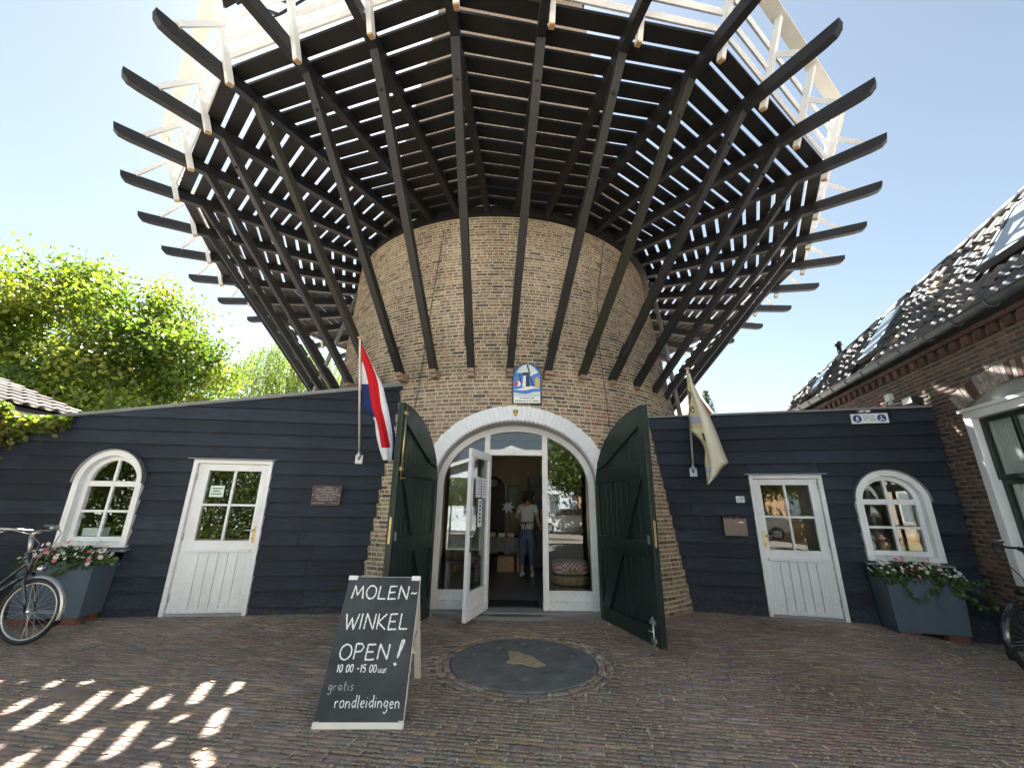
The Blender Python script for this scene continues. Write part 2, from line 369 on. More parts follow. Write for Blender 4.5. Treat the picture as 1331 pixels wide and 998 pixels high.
# colour of each paver: patches of browner, yellower and redder clinkers
fld = np.sin(pc[:, 0]*1.9+1.3)+np.sin(pc[:, 1]*2.7+pc[:, 0]*.8)+rng.normal(0, .8, n)
idx = rng.choice(7, n, p=[.33, .26, .18, .15, .02, .02, .04])
yel = (fld > 2.1) & (rng.random(n) < .4); idx[yel] = 4
red = (np.hypot(pc[:, 0]-2.2, (pc[:, 1]-3.35)*1.6) < .55) & (rng.random(n) < .6); idx[red] = 5
red = (np.hypot((pc[:, 0]+3.0)*.7, (pc[:, 1]-5.2)*2) < .5) & (rng.random(n) < .5); idx[red] = 5
hz = rng.normal(0, .0018, n); tl = rng.normal(0, .008, (n, 2)); pj = pr_+rng.normal(0, .008, n)
px, py, pz = project(np.column_stack([pc, gz(pc[:, 0])]))
vis = (px > -10) & (px < 1341) & (py < 1005) & (pz > .3)
order = np.argsort(np.where(vis, np.hypot(pc[:, 0], pc[:, 1]), 1e9)); near = set(order[:300].tolist())
def paver_uv(k):
    ca, sa = math.cos(pj[k]), math.sin(pj[k]); return V3(ca, sa, 0), V3(-sa, ca, 0)
for k in list(near):
    ex, ey = paver_uv(k); zz = V3(tl[k, 0], tl[k, 1], 1).normalized()
    ex = (ex-zz*ex.dot(zz)).normalized(); ey = zz.cross(ex)
    t = pal[idx[k]]*(1, 1.1, .92)[k % 3]
    me = piece_mesh(psz[k, 0], .05, psz[k, 1], t, M['paver'], .0028)
    # local: x length, z width, front -y ; map -y to up
    inst('paver', me, frame_mat((pc[k, 0], pc[k, 1], gz(pc[k, 0])-.05+hz[k]), ex, -zz, ey), pave)
rest = np.array([k for k in range(n) if k not in near])
R = np.column_stack([-psz[rest, 0]/2, psz[rest, 0]/2, -psz[rest, 1]/2, psz[rest, 1]/2])
U, Z, D = piece_uvd(R, .05, .0028); ca, sa = np.cos(pj[rest])[:, None], np.sin(pj[rest])[:, None]
X = pc[rest, 0:1]+U*ca-Z*sa; Y = pc[rest, 1:2]+U*sa+Z*ca
ZZ = gz(X)-.05+D+hz[rest][:, None]+tl[rest, 0:1]*U+tl[rest, 1:2]*Z
tn = pal[idx[rest]]*(1+rng.uniform(-.12, .12, (len(rest), 1)))
o = link('pavers', npmesh('pavers', np.stack([X, Y, ZZ], -1), piece_faces(len(rest)), np.repeat(tn, 12, 0)), M['paver'], pave); tag(o, kind='stuff')
# dry blossom litter caught in the joints
ncl = 24000; nper = 10
kc = np.repeat(rng.integers(0, n, ncl), nper); sc_ = np.repeat(rng.random(ncl) < .9, nper); nl = ncl*nper
cu0 = np.repeat(rng.uniform(-.5, .5, ncl), nper); sg_ = np.repeat(np.where(rng.random(ncl) < .5, .5, -.5), nper); jit_ = rng.normal(0, .026, nl)
du = np.where(sc_, cu0*PL+jit_, sg_*PL+rng.normal(0, .004, nl)); dv = np.where(sc_, sg_*PW+rng.normal(0, .0055, nl), cu0*PW+jit_*.6)
k = kc; side = sc_
lx = pc[k, 0]+du*np.cos(pj[k])-dv*np.sin(pj[k]); ly = pc[k, 1]+du*np.sin(pj[k])+dv*np.cos(pj[k])
cx_, cy_ = pc[k, 0], pc[k, 1]
den = .42+.3*np.sin(cx_*1.7+2.0)*np.sin(cy_*2.1+.6)+.55*np.exp(-((cx_-.7)**2/3.2+(cy_-3.4)**2/.9))-.25*(cy_ > 5.4)-.35*np.exp(-((cx_+3.4)**2+(cy_-3.4)**2)/1.6)
den += .3*np.sin(cx_*9.1+cy_*3)*np.sin(cy_*8.3-cx_*2.2)
kp = (np.repeat(rng.random(ncl), nper) < den*1.0) & (np.hypot(lx-STC[0], ly-STC[1]) > STR+.004) & (ly < 6.1) & (lx > PX0+.2) & (lx < PX1-.2); lx, ly, lo = lx[kp], ly[kp], pj[k][kp]+np.where(side[kp], 0, PI/2)
nn = len(lx); lo = lo+rng.normal(0, .45, nn); ll = rng.uniform(.005, .017, nn); lw = np.where(side[kp], rng.uniform(.0035, .0085, nn), rng.uniform(.002, .0045, nn))
ca, sa = np.cos(lo), np.sin(lo); base = gz(lx)+.0035
q = []
for (s1, s2, h_) in ((-1, -.4, 0), (-.2, -1, .004), (1, -.3, .001), (.9, .6, .003), (-.3, 1, .0)):
    q.append(np.stack([lx+ll*s1*ca-lw*s2*sa, ly+ll*s1*sa+lw*s2*ca, base+h_], -1))
V = np.stack(q, 1).reshape(-1, 3); F = 5*np.arange(nn)[:, None]+np.arange(5)
o = link('dry_litter', npmesh('dry_litter', V, F, np.repeat(tones(nn, [[.64, .54, .35], [.68, .60, .43], [.52, .43, .28]]), 5, 0)), M['litter']); tag(o, 'pale dry blossom litter lying in the paving joints', 'litter', kind='stuff')
# round stone
ms = thing('millstone', (STC[0], STC[1], 0), 'flat round dark stone let into the brick paving before the entrance', 'millstone')
mb = MB(); prof = [(0, -.04), (STR, -.04), (STR, .0), (STR-.012, .006), (0, .006)]
mb.lathe((STC[0], STC[1], 0), prof[1:4]+[(.0001, .006)], 64); mb.build('stone_disc', mat('dark_stone', (.165, .165, .155), .9, .35, 5, .8, 60, spec=.2), ms)
mb = MB(); pts = []
for k, r_ in enumerate([.24, .15, .12, .18, .14, .09, .12, .2, .25, .15, .12, .12, .1, .18]):
    a = 2*PI*k/14+2.2; pts.append((STC[0]-.01+r_*math.cos(a)*1.0, STC[1]+.03+r_*math.sin(a)*1.25, .0065))
mb.prism(pts, (0, 0, .004)); mb.build('mortar_patch', mat('yellow_mortar', (.42, .33, .2), .95, .3, 25, .6, 60), ms)
hol = mat('stone_pit', (.21, .2, .17), .95, .3, 20, .4, 60)
for k in range(10):
    a = 2*PI*k/10+.3; r_ = .45 if k % 2 else .52; mb = MB()
    c = V3(STC[0]+r_*math.cos(a), STC[1]+r_*math.sin(a), .0065)
    mb.prism([(c.x+random.uniform(.018, .04)*math.cos(t), c.y+random.uniform(.018, .04)*math.sin(t), c.z) for t in np.linspace(0, 5.5, 8)], (0, 0, .003)); mb.build('pit_filling', hol, ms)

# ================================================================== WINDMILL
TY = 10.0
def tr(z): return 4.22-.085*z
def tx(z): return .03-.05*z
def tsurf(x, z, d=0.):
    """front surface of the tower at x,z pushed out by d"""
    r = tr(z); dx = x-tx(z); y = TY-np.sqrt(np.maximum(r*r-dx*dx, .01)); return np.array([x+d*dx/r, y+d*(y-TY)/r, z])
def tpolar(th, z, d=0.):
    r = tr(z)+d; return np.stack([tx(z)+r*np.sin(th), TY-r*np.cos(th), z+0*th], -1)
mill = thing('windmill', (.1, TY, 0), 'round brick tower windmill with a wide black timber gallery and struts', 'windmill')
# opening
OX, OA, OZS, OB = .08, 1.22, 1.76, .95          # centre, half width, springing, rise
BA, BB = 1.43, 1.17                             # outer edge of the white arch
def arch_z(x, a=OA, b=OB): return OZS+b*math.sqrt(max(0, 1-((x-OX)/a)**2))
ZT = 6.9
# core (mortar) : sides
mb = MB(); NZ = 24; zz = np.linspace(-.15, ZT, NZ)
for sg in (-1, 1):
    nt_ = 40; cols = []
    for t in np.linspace(0, 1, nt_):
        col = []
        for z in zz:
            th0 = math.asin((OX+sg*OA-tx(z))/tr(z)); th = th0+t*(sg*PI-th0); col.append(tuple(tpolar(np.array(th), z, -.003)))
        cols.append(col)
    for a, b in zip(cols[:-1], cols[1:]): mb.strip(a, b)
cols = []
for x in OX+OA*np.sin(np.linspace(-PI/2, PI/2, 25)):
    z0 = arch_z(x); cols.append([tuple(tsurf(x, z, -.003)) for z in np.linspace(z0, ZT, 14)])
for a, b in zip(cols[:-1], cols[1:]): mb.strip(a, b)
tower = mb.build('tower_wall', M['mortar'], mill, fix=False)
# bricks
CP = .0625; bh = .0435
R = []; info = []
for k in range(-1, int(6.75/CP)):
    z0 = k*CP+.006; z1 = z0+bh; zc = (z0+z1)/2; r = tr(zc)
    iv = []
    lo_, hi_ = -1.75, 1.75
    if zc < OZS: xa, xb = OX-OA-.02, OX+OA+.02
    elif zc < OZS+BB-.02:
        hw = (BA-.03)*math.sqrt(max(0, 1-((zc-OZS)/(BB-.02))**2)); xa, xb = OX-hw, OX+hw
    else: xa = xb = None
    if xa is not None and xb-xa > .02:
        iv = [(lo_, math.asin((xa-tx(zc))/r)), (math.asin((xb-tx(zc))/r), hi_)]
    else: iv = [(lo_, hi_)]
    for (a0, a1) in iv:
        Lp = .209 if k % 2 else .1045
        a = a0+((k//2 % 2)*.052+random.uniform(-.008, .008)-.05)/r if a0 == lo_ else a0
        while a < a1-.02/r:
            b = min(a+Lp*random.uniform(.96, 1.04)/r, a1)
            if b-a > .035/r: R.append((a, b-random.uniform(.013, .019)/r, z0+random.uniform(-.002, .002), z1+random.uniform(-.003, .003)))
            a = b
R = np.array(R); n = len(R)
thc = (R[:, 0]+R[:, 1])/2; zc = (R[:, 2]+R[:, 3])/2; P = tpolar(thc, zc)
hidden = ((P[:, 1] > 7.35) & (zc < 2.4))
R, thc, zc, P = R[~hidden], thc[~hidden], zc[~hidden], P[~hidden]; n = len(R)
bpal = np.array([[.30, .228, .148], [.24, .18, .118], [.38, .295, .19], [.17, .132, .092], [.33, .232, .142], [.27, .15, .10], [.125, .103, .085], [.30, .25, .18]])
bi = rng.choice(8, n, p=[.27, .22, .16, .13, .09, .035, .045, .05])
# a course band near the strut feet is redder
sel = (np.abs(zc-3.36) < .09) & (rng.random(n) < .05); bi[sel] = 5
sel = (zc < .45) & (rng.random(n) < .4); bi[sel] = 7
nrm = np.stack([np.sin(thc), -np.cos(thc), 0*thc], -1); dv = np.array([0, 0, CH])-P; ds = np.linalg.norm(dv, axis=1)
area = (R[:, 1]-R[:, 0])*tr(zc)*bh*np.sum(nrm*dv, 1)/ds/ds**2
area[(zc < 2.0) & (P[:, 0] < 1.75)] = 0; area[(zc < 2.8) & (P[:, 0] < -1.6)] = 0
near = np.argsort(-area)[:300]; nset = set(near.tolist())
slope = -.085
for k in near:
    th = thc[k]; z = zc[k]; ex = V3(math.cos(th), math.sin(th), 0); nn_ = V3(math.sin(th), -math.cos(th), .085).normalized(); ez = ex.cross(-nn_).normalized()
    l = round((R[k, 1]-R[k, 0])*tr(z)/.004)*.004
    me = piece_mesh(l, .022, bh, bpal[bi[k]]*(.9, 1, 1.1)[k % 3], M['brick'], .004)
    p = tpolar(np.array(th), z, -.019+random.uniform(-.0015, .0015))
    inst('brick', me, frame_mat(p, ex, -nn_, ez), tower)
rest = np.array([k for k in range(n) if k not in nset])
U, Z, D = piece_uvd(R[rest], .022, 0); chv = .0045
U[:, 8] += chv/3.9; U[:, 11] += chv/3.9; U[:, 9] -= chv/3.9; U[:, 10] -= chv/3.9; Z[:, 8:10] += chv; Z[:, 10:] -= chv; D[:, 4:8] -= chv
V = tpolar(U, Z, D-.019+rng.normal(0, .0012, (len(rest), 1)))
tn = bpal[bi[rest]]*(1+rng.uniform(-.16, .16, (len(rest), 1)))
o = link('bricks', npmesh('bricks', V, piece_faces(len(rest)), np.repeat(tn, 12, 0)), M['brick'], tower); tag(o, kind='stuff')
# brick-patterned material for the body above the gallery
um, un, up_ = _nodes('upper_brick'); tc = un.nodes.new('ShaderNodeUVMap'); bt = un.nodes.new('ShaderNodeTexBrick')
geo = un.nodes.new('ShaderNodeNewGeometry'); sep = un.nodes.new('ShaderNodeSeparateXYZ'); un.links.new(geo.outputs['Position'], sep.inputs[0])
at2 = un.nodes.new('ShaderNodeMath'); at2.operation = 'ARCTAN2'; yo = un.nodes.new('ShaderNodeMath'); yo.operation = 'SUBTRACT'; yo.inputs[1].default_value = TY
un.links.new(sep.outputs[1], yo.inputs[0]); un.links.new(sep.outputs[0], at2.inputs[0]); un.links.new(yo.outputs[0], at2.inputs[1])
ml = un.nodes.new('ShaderNodeMath'); ml.operation = 'MULTIPLY'; ml.inputs[1].default_value = 3.4; un.links.new(at2.outputs[0], ml.inputs[0])
cb = un.nodes.new('ShaderNodeCombineXYZ'); un.links.new(ml.outputs[0], cb.inputs[0]); un.links.new(sep.outputs[2], cb.inputs[1])
un.links.new(cb.outputs[0], bt.inputs['Vector']); bt.inputs['Scale'].default_value = 1; bt.inputs['Brick Width'].default_value = .21; bt.inputs['Row Height'].default_value = .0625; bt.inputs['Mortar Size'].default_value = .006
bt.inputs['Color1'].default_value = (.27, .19, .13, 1); bt.inputs['Color2'].default_value = (.2, .14, .1, 1); bt.inputs['Mortar'].default_value = (.42, .36, .28, 1)
un.links.new(bt.outputs[0], up_.inputs['Base Color']); up_.inputs['Roughness'].default_value = .9
mb = MB(); mb.lathe((-.2, TY, 0), [(3.62, ZT), (3.3, 9), (2.75, 14), (2.35, 19), (2.3, 19.1)], 64); mb.build('upper_wall', um, mill, smooth=True)
mb = MB(); mb.lathe((-.2, TY, 0), [(2.7, 19.1), (2.75, 19.5), (2.5, 20.6), (1.9, 21.8), (1.0, 22.5), (.01, 22.7)], 32); mb.build('cap', M['deck'], mill, smooth=True)
# white voussoirs
Nv = 60
def ell(t, a, b, proud):
    x = OX+a*math.cos(t); z = OZS+b*math.sin(t); return Vector(tsurf(x, z, proud))
ts = np.linspace(PI+.0, 0, Nv+1)
for k in range(Nv):
    t0 = ts[k]-.0012; t1 = ts[k+1]+.0012; mb = MB(); pr0 = .014+random.uniform(-.001, .0015); jo = random.uniform(-.006, .006)
    f = [ell(t0, OA, OB, pr0), ell(t1, OA, OB, pr0), ell(t1, BA+jo, BB+jo, pr0), ell(t0, BA+jo, BB+jo, pr0)]
    bk = [ell(t0, OA, OB, -.03), ell(t1, OA, OB, -.03), ell(t1, BA+jo, BB+jo, -.03), ell(t0, BA+jo, BB+jo, -.03)]
    mb.hexa(f+bk); mb.build('voussoir', M['whitewash'], tower, bevel=.002)
# reveal of the opening (jambs and soffit)
FY = 6.5
prof = [(OX-OA, -.02), (OX-OA, .6), (OX-OA, 1.2)]+[(OX+OA*math.cos(t), OZS+OB*math.sin(t)) for t in np.linspace(PI, 0, 41)]+[(OX+OA, 1.2), (OX+OA, .6), (OX+OA, -.02)]
A = [tuple(tsurf(x, z, .012)) for x, z in prof]; Bq = [(x, FY+.3, z) for x, z in prof]
mb = MB(); mb.strip(A, Bq); rev = mb.build('reveal', mat('reveal_render', (.50, .47, .42), .9, .2, 8, .4, 50), mill, fix=False)
# brick edge visible under the arch (soffit course)
for k in range(0, Nv):
    t0 = ts[k]-.004; t1 = ts[k+1]+.004; mb = MB(); a_, b_ = OA-.001, OB-.001
    q = []
    for dz_ in (0, -.014):
        for (t, yy) in ((t0, .0), (t1, .0), (t1, .105), (t0, .105)):
            x = OX+(a_+dz_)*math.cos(t); z = OZS+(b_+dz_)*math.sin(t); p = tsurf(x, z, .0); q.append((x, p[1]+yy, z))
    mb.hexa(q); mb.build('soffit_brick', M['whitewash'], tower, bevel=.003)
# ------------------------------------------------------------------ gallery
GC = (-.225, 10.0); ST = 2*PI/42; PH = .52522
def ga(i): return PH+i*ST
def gm_(i, z=0):
    a = ga(i); return frame_mat((GC[0], GC[1], z), (math.sin(a), -math.cos(a), 0), (math.cos(a), math.sin(a), 0), (0, 0, 1))
def gpt(i, r, z, y=0):
    a = ga(i); return V3(GC[0]+r*math.sin(a)+y*math.cos(a), GC[1]-r*math.cos(a)+y*math.sin(a), z)
mb = MB(); n_ = 42
ringp = [(r_, z_) for r_, z_ in ((3.50, 6.635), (3.74, 6.635), (3.74, 6.815), (3.50, 6.815))]
pts = [[gpt(i+.5, r_, z_) for r_, z_ in ringp] for i in range(42)]
for k in range(4):
    mb.strip([p[k] for p in pts], [p[(k+1) % 4] for p in pts], closed=True)
gal = mb.build('gallery', M['tar'], mill)
tag(gal, 'black timber gallery with white railing around the tower')
# floor beams
mb = MB(); pf = [(3.45, 6.655), (7.64, 6.655), (7.76, 6.672), (7.82, 6.73), (7.84, 6.825), (3.45, 6.825)]
mb.prism([(r_, -.05, z_) for r_, z_ in pf], (0, .10, 0)); bme = mb.mesh('floor_beam'); bme.materials.append(M['tar'])
mb = MB(); mb.bar((7.03, .09, 6.57), (7.43, .09, 7.74), .062, .078, (1, 0, 0)); pme = mb.mesh('post'); pme.materials.append(M['rail'])
mb = MB(); mb.bar((7.024, .09, 6.552), (7.0298, .09, 6.5695), .06, .075, (1, 0, 0)); eme = mb.mesh('post_end'); eme.materials.append(M['raw'])
mb = MB(); mb.bar((7.29, .13, 7.27), (7.64, .065, 6.82), .03, .07, (0, 0, 1)); cme = mb.mesh('brace'); cme.materials.append(M['rail'])
def rot(p, k=1):
    c, s_ = math.cos(k*ST), math.sin(k*ST)     # local frame: x radial, y tangential
    return V3(p[0]*c-p[1]*s_, p[0]*s_+p[1]*c, p[2])
# the deck edge is straight between every third beam, so the posts in between stand further in
KF = math.cos(1.5*ST)/math.cos(.5*ST)
def kf(i): return 1.0 if i % 3 == 2 else KF
def rail_meshes(nm, r_, z_, w_, d_, side, mt):
    out = []
    for t_ in range(3):
        p0 = V3(r_*kf(t_), .09, z_); p1 = rot(V3(r_*kf(t_+1), .09, z_)); mb = MB(); mb.bar(p0, p1, w_, d_, side); me = mb.mesh(nm); me.materials.append(mt); out.append(me)
    return out
rails = [rail_meshes('rail', 7.03+(z_-6.55)/1.19*.40-.055, z_, .028, .08, (.33, 0, 1), M['rail']) for z_ in (6.955, 7.15, 7.41)]
tops = rail_meshes('top_rail', 7.44, 7.755, .17, .04, (0, 0, 1), M['cream'])
corb = mat('corbel_brick_red', (.27, .19, .14), .9, .3, 20, .5, 90, objvar=.2)
moss_i = {-7 % 42, -1 % 42}
for i in range(42):
    mm = gm_(i)
    mk = mm@Matrix.Translation((7.03*(kf(i)-1), 0, 0))
    inst('floor_beam', bme, mm, gal); inst('post', pme, mk, gal); inst('post_end', eme, mk, gal); inst('brace', cme, mk, gal)
    for ms_ in rails: inst('rail', ms_[i % 3], mm, gal)
    inst('top_rail', tops[i % 3], mm, gal)
    # strut
    a = ga(i); zf = 3.50; rf = 4.03; foot = V3(-.345+rf*math.sin(a), TY-rf*math.cos(a), zf); top = gpt(i, 6.62, 6.655)
    ax = (top-foot).normalized(); rad = V3(math.sin(a), -math.cos(a), 0); tan = V3(math.cos(a), math.sin(a), 0)
    mb = MB(); out = rad.cross(tan)
    # square strut: cut to lie under the beam, foot cut level
    h_ = .055
    nrm_ = ax.cross(tan).normalized()
    q = []
    for base_, lev in ((foot, zf), (top, 6.657)):
        for s1, s2 in ((-1, -1), (1, -1), (1, 1), (-1, 1)):
            p = base_+tan*(s1*h_)+nrm_*(s2*h_); t_ = (lev-p.z)/ax.z; q.append(p+ax*t_)
    mb.hexa(q); so = mb.build('strut', M['moss'] if i in moss_i else M['strut'], gal, bevel=.006)
    if math.cos(a) > -.3:
        # bolt below the head, iron stirrup near the foot, brick corbel
        pb = top-ax*.36; mb = MB(); sgn = 1 if (nrm_.dot(rad) > 0) else -1; d_ = nrm_*sgn
        mb.lathe(pb+d_*h_, [(.02, -.005), (.02, .018), (.012, .024), (.0001, .024)], 8, d_); mb.build('bolt', M['iron'], gal)
        ps = foot+ax*.40; mb = MB(); w1 = h_+.012
        pts = [ps+tan*w1-d_*.10, ps+tan*w1+d_*(h_+.012), ps-tan*w1+d_*(h_+.012), ps-tan*w1-d_*.10]
        mb.tube(pts, .011, 6); mb.tube([ps-tan*(w1+.01)-d_*.02, ps-tan*(w1+.01)+ax*.26-d_*.05], .011, 6); mb.build('stirrup', M['iron'], gal)
        mb = MB(); c0 = V3(foot.x, foot.y, 0)
        for kk, (zz0, dd) in enumerate(((3.443, .07), (3.383, .02))):
            q = [c0-rad*.32-tan*.052, c0+rad*dd-tan*.052, c0+rad*dd+tan*.052, c0-rad*.32+tan*.052]
            mb.hexa([V3(p.x, p.y, zz0) for p in q]+[V3(p.x, p.y, zz0+.058) for p in q])
        mb.build('corbel', corb, gal, bevel=.006)
# deck boards: straight planks between every third beam
rows = []; pit = .241; wid = .184; r0 = 7.082-wid-13*pit
for j in range(14):
    ra = r0+j*pit; rb = ra+wid; me = []
    mb = MB(); p = [V3(ra, .004, 0), V3(rb, .004, 0)]; c = [rot(V3(rb, -.004, 0), 3), rot(V3(ra, -.004, 0), 3)]
    pts = [p[0], p[1], c[0], c[1]]
    mb.hexa([V3(q.x, q.y, 6.826) for q in pts]+[V3(q.x, q.y, 6.872) for q in pts])
    me = mb.mesh('deck_board'); me.materials.append(M['deck']); rows.append(me)
for f_ in range(14):
    for j, me in enumerate(rows):
        mm = gm_(2+3*f_); mm = Matrix.Translation((random.uniform(-.006, .006), random.uniform(-.006, .006), 0))@mm
        inst('deck_board', me, mm, gal)
# sails
hub = V3(.3, 6.6, 20.2); tip = pixY(1090, 92, 8.76); d0 = (tip-hub); Ls = d0.length; d0.normalize()
nax = V3(0, -1, .12).normalized(); d0 = (d0-nax*d0.dot(nax)).normalized(); d1 = nax.cross(d0)
mb = MB(); mb.tube([hub-nax*2.5, hub+nax*.5], .35, 12); shaft = mb.build('windshaft', M['iron'], mill)
lead = mat('leading_board', (.30, .36, .40), .5, .1, 3, .05, 30)
for k, dd in enumerate((d0, d1, -d0, -d1)):
    cr_ = nax.cross(dd)
    mb = MB(); mb.bar(hub-dd*.4, hub+dd*(Ls-.15), .22, .26, nax, .12, .14); sail = mb.build('sail', M['tar'], mill)
    mb = MB()
    s0 = 2.2
    for s_ in np.arange(s0, Ls-.1, .42): mb.bar(hub+dd*s_-cr_*.1+nax*.02, hub+dd*s_+cr_*1.45+nax*.10, .045, .045, nax)
    for o_ in (.45, .95, 1.4): mb.bar(hub+dd*s0+cr_*o_+nax*.1, hub+dd*(Ls-.2)+cr_*o_+nax*.08, .04, .035, nax)
    mb.build('lattice', M['tar'], sail)
    mb = MB(); mb.bar(hub+dd*3-cr_*.38+nax*.04, hub+dd*(Ls-1.8)-cr_*.34+nax*.04, .5, .03, nax); mb.build('leading_board', lead, sail)
# rain pipes along both flanks, lightning wires
for pts in ([(470, 372), (432, 455), (398, 533)], [(846, 368), (866, 455), (884, 540)]):
    mb = MB(); mb.tube([pixY(x, y, 8.35-.25*i) for i, (x, y) in enumerate(pts)], .045, 10); mb.build('rain_pipe', M['zinc'], mill, smooth=True)
def pix_tower(x, y, d=.0):
    dr = pray(x, y); lo, hi = 3.0, 12.0; t = lo
    while t < hi:
        p = V3(0, 0, CH)+dr*t
        if math.hypot(p.x-tx(p.z), p.y-TY) < tr(p.z)+d: return p
        t += .01
    return V3(0, 0, CH)+dr*9
for pts in ([(577, 300), (562, 390), (552, 455), (545, 500), (537, 540), (531, 570)], [(785, 310), (776, 390), (779, 450), (788, 520), (797, 600)]):
    mb = MB(); mb.tube([pix_tower(x, y, .03) for x, y in pts], .006, 5); mb.build('lightning_wire', M['iron'], mill)
# small corner plate at the gallery foot of the shed roof
# ------------------------------------------------------------------ entrance joinery
fr = thing_part = None
def arcpts(a, b, n=31): return [(OX+a*math.cos(t), OZS+b*math.sin(t)) for t in np.linspace(PI, 0, n)]
outer = [(OX-OA+.004, .05)]+arcpts(OA-.004, OB-.004)+[(OX+OA-.004, .05)]
inner = [(OX-OA+.095, .05)]+arcpts(OA-.095, OB-.095)+[(OX+OA-.095, .05)]
mb = MB(); F0, F1 = FY-.045, FY+.05
for (ya, yb) in ((F0, F1),):
    A = [(x, ya, z) for x, z in outer]; Bq = [(x, ya, z) for x, z in inner]; C_ = [(x, yb, z) for x, z in inner]; D_ = [(x, yb, z) for x, z in outer]
    mb.strip(A, Bq); mb.strip(Bq, C_); mb.strip(C_, D_)
DX0, DX1 = -.335, .49          # door opening
ef = mb.build('entrance_frame', M['white'], mill); tag(ef, 'white arched entrance frame with side lights')
def zin(x, a=OA-.095, b=OB-.095): return OZS+b*math.sqrt(max(0, 1-((x-OX)/a)**2))
for x0, x1 in ((DX0-.085, DX0), (DX1, DX1+.085)):
    mb = MB(); mb.hexa([(x0, F0+.004, .05), (x1, F0+.004, .05), (x1, F1-.004, .05), (x0, F1-.004, .05), (x0, F0+.004, zin(x0)+.01), (x1, F0+.004, zin(x1)+.01), (x1, F1-.004, zin(x1)+.01), (x0, F1-.004, zin(x0)+.01)])
    mb.build('mullion', M['white'], ef, bevel=.005)
mb = MB(); mb.box(DX0, DX1, F0+.006, F1-.006, 2.235, 2.325); mb.build('transom', M['white'], ef, bevel=.005)
for x0, x1 in ((OX-OA+.095, DX0-.085), (DX1+.085, OX+OA-.095)):
    mb = MB(); mb.box(x0, x1, F0+.012, F1-.01, .05, .29); mb.build('bottom_panel', M['white'], ef, bevel=.004)
    mb = MB(); mb.box(x0+.02, x1-.02, F0-.008, F0+.014, .17, .185); mb.build('panel_bead', M['white'], ef, bevel=.004)
    mb = MB(); mb.box(x0-.004, x1+.004, F0-.014, F0+.02, .288, .31); mb.build('weather_bar', M['white'], ef, bevel=.004)
    xx = np.linspace(x0, x1, 14); poly = [(x0, FY+.01, .3)]+[(x, FY+.01, zin(x)) for x in xx]+[(x1, FY+.01, .3)]
    mb = MB(); mb.prism(poly, (0, .006, 0)); mb.build('pane', M['glass'], ef)
xx = np.linspace(DX0, DX1, 12); mb = MB(); mb.prism([(DX0, FY+.01, 2.32)]+[(x, FY+.01, zin(x)) for x in xx]+[(DX1, FY+.01, 2.32)], (0, .006, 0)); mb.build('pane', M['glass'], ef)
# stone sill
mb = MB(); mb.box(OX-OA-.01, OX+OA+.01, 6.28, 6.62, -.06, .052); mb.build('door_sill', M['stone'], mill, bevel=.008)
# glazed door leaf, swung out
hp = V3(DX0+.01, F0+.0, 0); fp = V3(-.545, 5.76, 0); ld = (fp-hp).normalized(); W = .80; ln = V3(-ld.y, ld.x, 0)  # ln: leaf normal
def lp(u, d, z): return hp+ld*u+ln*d+V3(0, 0, z)
def lbox(mb, u0, u1, d0_, d1_, z0, z1):
    return mb.hexa([lp(u0, d0_, z0), lp(u1, d0_, z0), lp(u1, d1_, z0), lp(u0, d1_, z0), lp(u0, d0_, z1), lp(u1, d0_, z1), lp(u1, d1_, z1), lp(u0, d1_, z1)])
zb, zt = .065, 2.235
mb = MB()
for u0, u1 in ((0, .1), (W-.1, W)): lbox(mb, u0, u1, -.025, .025, zb, zt)
lbox(mb, .1, W-.1, -.024, .024, zt-.11, zt); lbox(mb, .1, W-.1, -.024, .024, zb, zb+.1); lbox(mb, .1, W-.1, -.023, .023, zb+.27, zb+.33); lbox(mb, .1, W-.1, -.012, .012, zb+.1, zb+.27)
leaf_ = mb.build('glazed_door', M['white'], mill, bevel=.004); tag(leaf_, 'white glazed door standing open outwards')
mb = MB(); lbox(mb, .098, W-.098, -.003, .003, zb+.328, zt-.108); mb.build('pane', M['glass'], leaf_)
pap = mat('paper', (.72, .75, .8), .9, .05, 5, 0); ink = mat('ink', (.05, .05, .06), .9, .1, 5, 0); redi = mat('red_ink', (.5, .06, .05), .9, .1, 5, 0)
sd_ = 1 if ln.dot(V3(0, 0, CH)-lp(.4, 0, 1.5)) > 0 else -1
for (u0, u1, z0, z1, rows_) in ((.17, .34, 1.58, 1.86, 6), (.37, .56, 1.58, 1.86, 6), (.30, .46, 1.18, 1.56, 0)):
    mb = MB(); lbox(mb, u0, u1, sd_*.004, sd_*.0052, z0, z1); po = mb.build('notice', pap, leaf_)
    if rows_:
        mb = MB()
        for r_ in range(rows_): lbox(mb, u0+.02, u1-.02-.05*random.random(), sd_*.0053, sd_*.0056, z1-.05-r_*.038, z1-.043-r_*.038)
        mb.build('print', ink, leaf_)
    else:
        for r_ in range(6):
            mb = MB(); lbox(mb, u0+.05, u1-.05, sd_*.0053, sd_*.0057, z1-.06-r_*.053, z1-.03-r_*.053); mb.build('print', ink if r_ % 3 else redi, leaf_)
for zz_ in (1.08,):
    mb = MB(); p0 = lp(W-.05, sd_*.025, zz_); p1 = lp(W-.05, sd_*.065, zz_); p2 = lp(W-.17, sd_*.065, zz_); mb.tube([p0, p1, p2], .01, 8); mb.build('handle', M['chrome'], leaf_, smooth=True)
mb = MB(); lbox(mb, W-.075, W-.03, sd_*.024, sd_*.03, .88, 1.14); mb.build('lock_plate', M['chrome'], leaf_)
